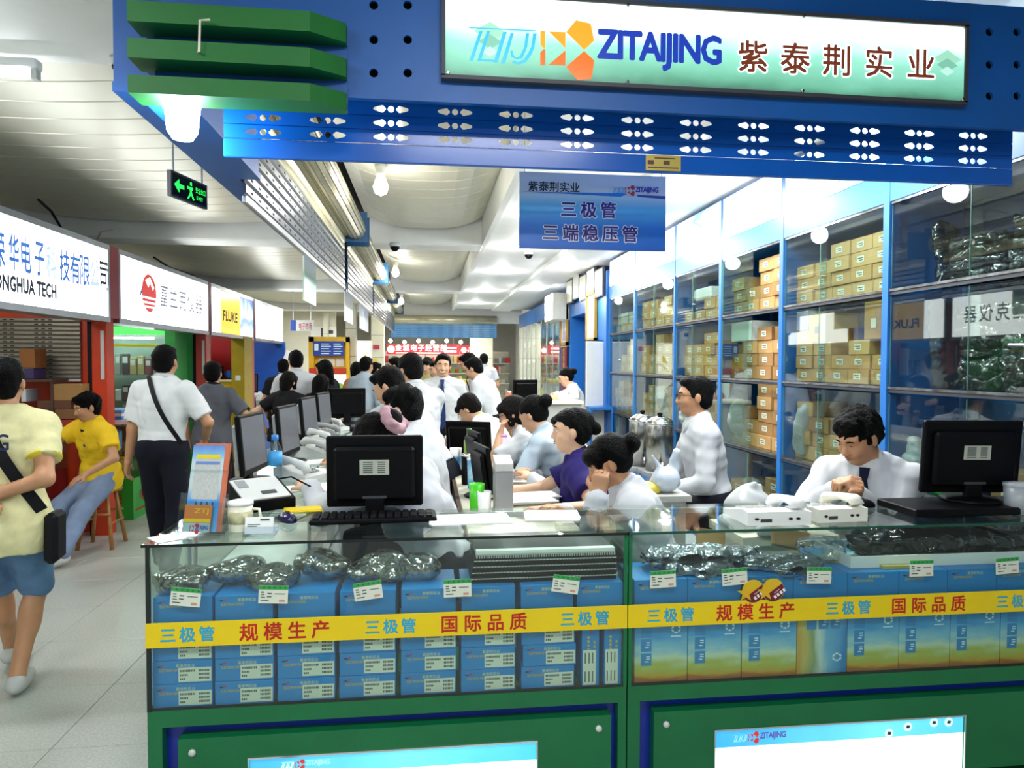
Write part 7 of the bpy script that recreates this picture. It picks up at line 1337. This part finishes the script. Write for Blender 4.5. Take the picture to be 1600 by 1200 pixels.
    if collar:      # collar points
        cd = nrm(H-hu*.05*s-N); ex = nrm(tr-cd*(tr@cd)); ey = np.cross(cd, ex); ey = ey if ey@tf > 0 else -ey; rad = .058 if female else .066; rows = []; n = 26
        for j in range(n+1):
            ph = math.radians(90+14+(360-28)*j/n); fr = max(0.0, math.sin(ph)); dr = ex*math.cos(ph)+ey*math.sin(ph); c1 = N+ey*.006*s
            top = c1+dr*rad*s+cd*(.066-.030*fr)*s; ed = max(0.0, 1-min(j, n-j)/5.0)
            mid = c1+dr*(rad+.010)*s+cd*(.064-.030*fr)*s; bot = c1+dr*(rad+.020+.016*ed)*s+cd*(.028-.034*fr)*s-up*.030*ed*s+tf*.016*ed*s; inn = c1+dr*(rad-.002)*s+cd*(.015-.02*fr)*s
            rows.append((inn, top, mid, bot, bot-dr*.006*s))
        cb = MB(); cb.add([p for q in rows for p in q], [(5*j+k, 5*j+k+1, 5*j+k+6, 5*j+k+5) for j in range(n) for k in range(4)])
        cb.build('collar', sm if not yoke else yoke, root, True)
    if cuff:
        for i in (0, 1): a, e, w = arm[i]; d = nrm(e-a); c0 = a+(e-a)*sl-d*.012*s; MB().tube([c0, c0+d*.014], [(.053+.017*1.25)*s, (.053+.017*1.25)*s], 20).build('sleeve_trim', cuff, root, True)
    if bottom:
        Q = SDF(res); Q.el(P+z*.015*s, np.array([.172, .130, .115])*s, basis(r, f, z), k=.04); Q.el(P+up*.05*s, np.array([.174, .132, .09])*s, basis(tr, tf, up), k=.04)
        for i in (0, 1):
            h_, k_, a_ = leg[i]
            if shorts: kk = h_+(k_-h_)*.93; Q.rc(h_, kk, .100*s, .078*s, k=.03)
            else: Q.rc(h_, k_, .100*s, .080*s, k=.05); Q.rc(k_, a_+(k_-a_)*.03, .080*s, .062*s, k=.02)
        Q.cut(P+up*.075*s, up)
        if shorts:
            for i in (0, 1): pass
        Q.wrinkle(.005, 30, 7); Q.build('shorts' if shorts else 'trousers', bottom, root)
        if tuck: bl = MB(); n = 24; pts = [P+up*.060*s+tr*math.cos(a)*.168*s+tf*math.sin(a)*.126*s for a in np.linspace(0, 2*math.pi, n+1)[:-1]]; bl.tube(pts, .013*s, 6, closed=True); bl.build('belt', m_black, root, True)
    if shoe:
        for i in (0, 1): a_ = leg[i][2]; q = SDF(.009); q.rc(a_-z*.03*s-f*.02*s, a_+f*.15*s-z*.055*s, .046*s, .034*s, k=.02, ).el(a_+f*.05*s-z*.045*s, np.array([.045, .13, .04])*s, basis(r, f, z), k=.02); q.cut(a_-z*.083*s, -z); q.build('shoe', shoe, root)
    if tie:
        tl = MB(); k0 = N+up*.022*s+tf*.088*s; pts = [(k0, .022), (k0-up*.045*s+tf*.050*s, .015), (P+up*.33*s+tf*.152*s, .028), (P+up*.16*s+tf*.146*s, .037), (P+up*.06*s+tf*.150*s, .039), (P+up*.02*s+tf*.150*s, .004)]
        V = []
        for c, w in pts: V += [c-tr*w*s, c+tr*w*s, c+tr*w*s-tf*.012, c-tr*w*s-tf*.012]
        tl.add(V, [(4*i, 4*i+1, 4*i+5, 4*i+4) for i in range(5)]+[(4*i+1, 4*i+2, 4*i+6, 4*i+5) for i in range(5)]+[(4*i+3, 4*i, 4*i+4, 4*i+7) for i in range(5)]); tl.build('tie', tie, root)
    info = dict(root=root, N=N, P=P, up=up, tf=tf, tr=tr, f=f, r=r, sh=sh, arm=arm, hc=hc, Rh=Rh, s=s, hu=hu, hf=hf, hr=hr2, leg=leg)
    return info
def strap(I, m, left_high=True, w=.022, bag=None):
    """cross-body strap: over one shoulder, round the chest and back to the other hip"""
    q = -1 if left_high else 1; N, P, up, tf, tr, s = (I[k] for k in ('N', 'P', 'up', 'tf', 'tr', 's')); pts = []
    a0 = N-up*.0*s+tr*q*.085*s+up*.055*s; h0 = P+up*.05*s-tr*q*.185*s
    for t in np.linspace(0, 1, 9): c = a0*(1-t)+h0*t; pts.append(c-tf*(.055+.10*math.sin(math.pi*min(1, t*1.05)*.9)+.012)*s)
    b = MB(); V = []
    for i, p in enumerate(pts):
        d = nrm(pts[min(i+1, 8)]-pts[max(i-1, 0)]); sd = nrm(np.cross(d, tf)); V += [p-sd*w, p+sd*w, p+sd*w+tf*.006, p-sd*w+tf*.006]
    b.add(V, [(4*i+j, 4*i+(j+1) % 4, 4*i+4+(j+1) % 4, 4*i+4+j) for i in range(8) for j in range(4)]); b.build('strap', m, I['root'])
    if bag is not None: MB().obox(h0-up*.14*s-tr*q*.03*s-tf*.0, (.03, .085, .12), basis(tr, tf, up), ch=.02).build('shoulder_bag', m, I['root'])
# ---- 1 front left: yellow T-shirt, back to the camera
c_tee = mat('cloth_tee', '#dcd6a0', .8, var=.10, scale=18, bump=.3, bscale=9); c_denim = mat('denim', '#5a80a8', .8, var=.16, scale=14, bump=.4, bscale=14); c_jean = mat('light_denim', '#7688a6', .8, var=.14, scale=12, bump=.4, bscale=12)
h = at(8, 598, 3.62)
I = person('man in a pale yellow T-shirt and denim shorts seen from behind, far left', h, 12, lean=3, s=.985, res=.009, fres=.009, shirt=(c_tee, 'short'), tuck=False, hem=.09, bottom=c_denim, shorts=True, skin=1, collar=False, cuff=mat('trim_yellow', '#d8c83c', .7), shoe=c_shoe,
           hands=((h.x-.02, 3.62-.20, .98), (h.x+.015, 3.62-.21, 1.0)), elbows=((-1, -.1, 0), (1, -.1, -.2)), palm=((0, -1, 0), (0, -1, 0)), feet=((h.x-.17, 3.95, .10), (h.x+.03, 3.62, .10)))
strap(I, m_blackm, True, .026, True)
text('shirt_print', 'DOG', mat('print_navy', '#1c2454', .7), I['root'], I['N']-I['up']*.155-I['tf']*.150-I['tr']*.13, I['tr'], I['up'], fit=(.20, .075), bold=.02, lift=.012)
# ---- 2 seated man in a yellow polo on a wooden stool
def stool(x, y, h=.66):
    t = thing('wooden_stool', 'tall wooden stool under the man in the yellow polo', 'stool', (x, y, 0)); MB().lathe((x, y, 0), [(.02, h-.03), (.16, h-.03), (.165, h-.015), (.16, h), (0, h)], 24).build('seat', m_wood, t, True)
    for a in (45, 135, 225, 315): c, s_ = math.cos(math.radians(a)), math.sin(math.radians(a)); MB().cyl((x+.20*c, y+.20*s_, 0), (x+.11*c, y+.11*s_, h-.03), .017, .015, 10).build('leg', m_wood, t, True)
    for a, z in ((0, .22), (90, .30), (180, .22), (270, .30)): c, s_ = math.cos(math.radians(a)), math.sin(math.radians(a)); e = Vector((-s_, c, 0)); rr = .125; MB().cyl(Vector((x+rr*c, y+rr*s_, z))-e*.125, Vector((x+rr*c, y+rr*s_, z))+e*.125, .010, n=8).build('rung', m_wood, t, True)
c_ypolo = mat('cloth_yellow', '#e6bc08', .75, var=.06, bump=.35, bscale=9)
h = at(135, 637, 6.35); st = (h.x+.14, 6.42)
I = person('young man in a bright yellow polo and light jeans sitting on the wooden stool', h, 148, lean=12, side=-7, hy=-8, hp=14, s=.95, pose='sit', res=.010, shirt=(c_ypolo, 'short'), tuck=False, hem=.05, bottom=c_jean, skin=1, shoe=c_shoe, hair='spiky', yoke=c_ypolo, collar=True,
           hands=((h.x+.12, 6.05, .70), (h.x-.30, 6.15, .98)), elbows=((.6, -.3, -.5), (-.6, .2, -.5)), palm=((-.1, .1, -1), (0, 0, -1)), curl=(.25, .4), feet=((h.x+.02, 5.86, .10), (h.x-.14, 5.98, .10)))
stool(I['P'][0], I['P'][1], max(.5, I['P'][2]-.105))
poly2d('shirt_badge', [disc(0, 0, .016, 12)], mat('badge_blue', '#3c5878', .6), I['root'], I['P']+I['up']*.34+I['tf']*.150-I['tr']*.075, I['tr']*-1, I['up'], .006); poly2d('dark_placket', [[(-.028, 0), (.028, 0), (.0, -.075)]], m_dark, I['root'], I['N']-I['up']*.02+I['tf']*.098, I['tr']*-1, I['up'], .012)
# ---- 3 white polo walking away, 4 grey polo
h = at(259, 566, 5.6); c_polo = cloth('polo', '#d4d6d6')
I = person('man in a white polo with a black cross-body strap walking down the corridor', h, -6, lean=4, s=1.0, res=.011, shirt=(c_polo, 'mid'), tuck=True, bottom=c_navy, skin=1, shoe=c_shoek, yoke=mat('cloth_yoke', '#b8bcbe', .7), hands=((h.x-.27, 5.58, .86), (h.x+.24, 5.75, 1.02)), elbows=((-.5, -.6, 0), (.6, -.7, 0)), feet=((h.x-.10, 5.75, .085), (h.x+.09, 5.35, .12))); strap(I, m_blackm, True, .016)
h = at(333, 584, 7.0)
person('man in a dark grey polo walking ahead in the corridor', h, 4, lean=4, s=.95, res=.012, shirt=(mat('cloth_grey', '#4c4e56', .8, var=.06), 'mid'), tuck=False, hem=.08, bottom=c_black, skin=1, shoe=c_shoek, cuff=m_blackm, collar=True, yoke=m_blackm, hands=(None, (h.x+.30, 7.05, .90)))
# ---- 5 woman in black T-shirt standing at the side counter
h = at(452, 597, 8.1)
person('person in a black T-shirt standing at the corridor side of the counter', h, -25, lean=6, hp=12, s=.92, female=True, res=.013, shirt=(c_black, 'short'), tuck=False, bottom=c_jean, skin=2, hair='bob', hairm=m_hairb, collar=False, hands=((h.x-.26, 8.1, .86), (-.92, 8.35, 1.05)), shoe=c_shoek)
# ---- clerks behind the side counter
h = at(586, 693, 3.12); I = person('woman with a pink scrunchie bending over papers behind the left monitor', h, 62, lean=30, hp=38, hy=8, s=.97, female=True, pose='sit', res=.010, shirt=(c_white, 'long'), bottom=c_navy, skin=2, hair='bun', hairm=m_hairb, hands=((-.52, 3.18, 1.06), (-.42, 3.62, 1.07)), elbows=((.2, -1, -.3), (0, 1, -.3)), palm=((0, 0, -1), (0, 0, -1)), wrk=.007)
sc = SDF(.007); c0 = I['hc'](0, -.125, .03)
for a in np.linspace(0, 2*math.pi, 10)[:-1]: sc.el(c0+I['hr']*.048*math.cos(a)+I['hu']*.048*math.sin(a)-I['hf']*.01, (.024, .02, .024), k=.012)
sc.el(c0+I['hr']*.075+I['hu']*-.02, (.035, .02, .03), k=.015); sc.el(c0+I['hr']*.07+I['hu']*.04, (.035, .02, .025), k=.015); sc.wrinkle(.004, 120, 3); sc.build('scrunchie', mat('cloth_pink', '#b08890', .7, var=.25, scale=30), I['root'])
h = at(629, 640, 3.95); person('clerk with spiky black hair and a white shirt looking left', h, 60, lean=14, hp=18, hy=0, s=1.0, pose='sit', res=.010, shirt=(c_white, 'long'), bottom=c_navy, skin=0, hair='spiky', hands=((-.50, 3.95, 1.06), (-.46, 4.25, 1.06)), elbows=((0, -1, -.5), (0, 1, -.5)), palm=((0, 0, -1), (0, 0, -1)))
h = at(607, 605, 4.60); person('dark haired clerk leaning over the side counter behind the spiky haired clerk', h, 70, lean=28, hp=30, s=1.0, pose='sit', res=.012, shirt=(c_white, 'long'), bottom=c_navy, skin=0, hair='short', hands=((-.60, 4.65, 1.06), (-.55, 4.85, 1.06)), palm=((0, 0, -1), (0, 0, -1)))
h = at(640, 580, 5.3); person('tall clerk in a white shirt standing with his back to the desks', h, 38, lean=10, hp=16, s=1.02, res=.011, shirt=(c_white, 'long'), bottom=c_navy, skin=0, hair='short', hands=((-.50, 5.6, 1.1), (-.20, 5.55, 1.05)), elbows=((-.5, 0, -.5), (.9, -.5, -.5)), shoe=c_shoek)
# ---- smiling man in tie
h = at(692, 572, 7.3); person('smiling man in a white shirt and navy tie facing the camera', h, 178, lean=0, hr=3, s=1.0, res=.011, fres=.009, shirt=(c_white, 'long'), bottom=c_navy, skin=0, hair='short', tie=cloth('tie', '#1c2e5c'), smile=True, shoe=c_shoek, hands=((h.x+.20, 7.45, .88), (h.x-.20, 7.45, .88)), elbows=((.8, .6, 0), (-.8, .6, 0)))
# ---- women along the right of the desks
creased(c_tee); creased(c_denim); creased(c_jean); creased(c_ypolo)
h = at(733, 640, 5.55); person('young woman with a green collar writing with her head bent low', h, 62, lean=35, hp=42, s=.95, female=True, pose='sit', res=.012, shirt=(cloth('mint', '#e2ece2'), 'mid'), bottom=c_navy, skin=0, hair='bangs', hairm=m_hairb, collar=True, yoke=mat('collar_green', '#b0d070', .6), hands=((.40, 5.42, .93), (.38, 5.66, .93)), palm=((0, 0, -1), (0, 0, -1)))
h = at(800, 646, 4.95); person('woman with glasses resting her chin on her hand', h, 78, lean=22, hp=18, s=.95, female=True, pose='sit', res=.011, shirt=(c_white, 'mid'), bottom=c_navy, skin=0, hair='bob', hairm=m_hairb, glasses=True, hands=((h.x-.09, 4.86, h.z-.13), (.45, 5.1, .93)), elbows=((-.2, -.6, -1), (0, 1, -.4)), palm=((.5, .3, .6), (0, 0, -1)), curl=(1.1, .4))
h = at(833, 649, 4.50); person('woman with a high bun in a pale blue shirt seen from behind', h, 55, lean=22, hp=30, s=.95, female=True, pose='sit', res=.010, shirt=(c_pale, 'long'), bottom=c_navy, skin=0, hair='bun', hands=((.46, 4.45, .94), (.48, 4.85, .94)), elbows=((0, -.6, -.4), (0, 1, -.4)), palm=((0, 0, -1), (0, 0, -1)), wrk=.007)
h = at(884, 590, 8.75); person('clerk with a low bun standing at the grey service desk', h, 85, lean=14, hp=22, s=.93, female=True, res=.014, shirt=(c_white, 'long'), tuck=False, bottom=c_navy, skin=2, hair='bun', hands=((1.55, 8.25, 1.20), (1.45, 8.38, 1.20)), shoe=c_shoek)
h = at(888, 670, 4.10); person('woman in white half hidden behind the woman in purple', h, 88, lean=12, hp=6, s=.94, female=True, pose='sit', res=.011, shirt=(c_white, 'long'), bottom=c_navy, skin=2, hair='bangs', hairm=m_hairb, hands=((.60, 4.0, .95), (.62, 4.25, .95)), palm=((0, 0, -1), (0, 0, -1)))
h = at(893, 674, 3.70); person('woman in a short-sleeved purple blouse looking left with arms on the desk', h, 72, lean=16, hp=0, hy=8, s=.98, female=True, pose='sit', res=.009, fres=.0075, shirt=(cloth('purple', '#241c5c'), 'short'), bottom=c_navy, skin=2, hair='swept', hands=((.56, 3.24, .93), (.42, 3.72, .935)), elbows=((.3, -1, -.5), (0, .8, -.6)), palm=((0, 0, -1), (0, 0, -1)), curl=(.35, .35))
h = at(951, 723, 3.06); person('woman with bangs and a bun resting her chin on her hand at the counter', h, 80, lean=20, hp=26, s=.96, female=True, pose='sit', res=.009, fres=.0075, shirt=(c_white, 'long'), bottom=c_navy, skin=1, hair='bangs_bun', hands=((h.x-.075, 2.95, h.z-.125), (.62, 3.2, .93)), elbows=((-.6, .1, -1), (0, .6, -.5)), palm=((.3, .3, 1), (0, 0, -1)), curl=(1.0, .4), wrk=.006)
# ---- seated man with glasses, writing man on the right
h = at(1084, 620, 4.08); I = person('man with glasses in a white shirt sitting sideways and looking left', h, 80, lean=9, hp=0, hy=2, s=.97, pose='sit', res=.009, fres=.0075, shirt=(c_white, 'long'), bottom=c_navy, skin=1, hair='short', glasses=True, shoe=c_shoek, hands=((h.x-.22, 3.97, .86), (h.x-.20, 4.22, .86)), elbows=((.5, -.5, -.5), (.3, .6, -.5)), palm=((0, .3, -1), (0, -.3, -1)), curl=(.9, .7), wrk=.004)
bx_s = thing('high_stool', 'high stool under the man with glasses', 'stool', (I['P'][0], I['P'][1], 0)); zt = I['P'][2]-.115; MB().lathe((I['P'][0], I['P'][1], 0), [(.02, zt-.04), (.17, zt-.04), (.175, zt-.02), (.16, zt), (0, zt)], 24).build('seat', m_black, bx_s, True); MB().cyl((I['P'][0], I['P'][1], .03), (I['P'][0], I['P'][1], zt-.04), .025, n=12).build('pole', m_chrome, bx_s, True); MB().lathe((I['P'][0], I['P'][1], 0), [(.20, 0), (.20, .02), (.03, .04)], 24).build('base', m_chrome, bx_s, True)
h = at(1340, 683, 2.98); person('man in a white shirt and dark tie reading with clasped hands at the right counter', h, 138, lean=16, hp=27, hy=-30, hr=4, s=1.0, pose='sit', res=.009, fres=.0075, shirt=(c_white, 'long'), bottom=c_navy, skin=1, hair='spiky', tie=cloth('tie_dark', '#10142c'), hands=((1.815, 2.79, 1.065), (1.755, 2.83, 1.075)), elbows=((1, .2, -.6), (-.6, .6, -.8)), palm=((-.6, 0, -.8), (.6, .3, -.6)), curl=(1.1, 1.2), wrk=.006)
# ---- people farther back
FAR = [(462, 565, 8.5, 20, 'man in a white T-shirt down the corridor behind the black T-shirt', c_white, 'short', 'short', False), (505, 577, 9.5, 60, 'woman in a dark top at the far end of the side counter', c_black, 'short', 'long', True), (503, 600, 8.3, -30, 'girl in a brown T-shirt leaning on the side counter', cloth('brown', '#2c1a16'), 'short', 'long', True),
       (556, 578, 11.0, 30, 'woman with long black hair and an orange bag in the corridor', cloth('orange', '#b0704c'), 'short', 'long', True), (573, 572, 9.6, -28, 'man in a pale blue shirt standing in the corridor', c_pale, 'long', 'short', False), (588, 578, 11.5, -60, 'person with short dark hair behind the man in pale blue', c_white, 'short', 'short', False),
       (617, 572, 10.5, 80, 'man in a white shirt looking left before the far column', c_white, 'long', 'short', False), (667, 572, 10.2, 160, 'person in a yellow-green top behind the tall clerk', cloth('olive', '#b8b070'), 'short', 'bob', True), (681, 578, 9.6, 120, 'man in a dark jacket beside the smiling man', c_black, 'long', 'short', False),
       (740, 577, 8.2, 62, 'man in a white shirt bending over the desk on the right of the smiling man', c_white, 'long', 'short', False), (731, 568, 9.2, 78, 'man in a white shirt behind the bending man', c_white, 'long', 'short', False), (756, 563, 14.0, 0, 'person in white far away by the cream wall', c_white, 'short', 'short', False), (443, 575, 10.0, 0, 'person in dark clothes at the blue shop corner', c_black, 'short', 'short', False)]
for k, (x, y, Y, fa, l, c, sl, hr_, fe) in enumerate(FAR):
    h = at(x, y, Y); bend = 'bending' in l
    person(l, h, fa, lean=24 if bend else 5, hp=24 if bend else 8, s=min(1.05, (h.z+.115+(.09 if bend else 0))/1.70), female=fe, res=.018, fres=.016, shirt=(c, sl), tuck=sl == 'long', bottom=c_navy, skin=(0, 2)[fe], hair=hr_, shoe=c_shoek, fingers=False if Y > 9 else True, tie=cloth('tie_red', '#5c1418') if bend else None)
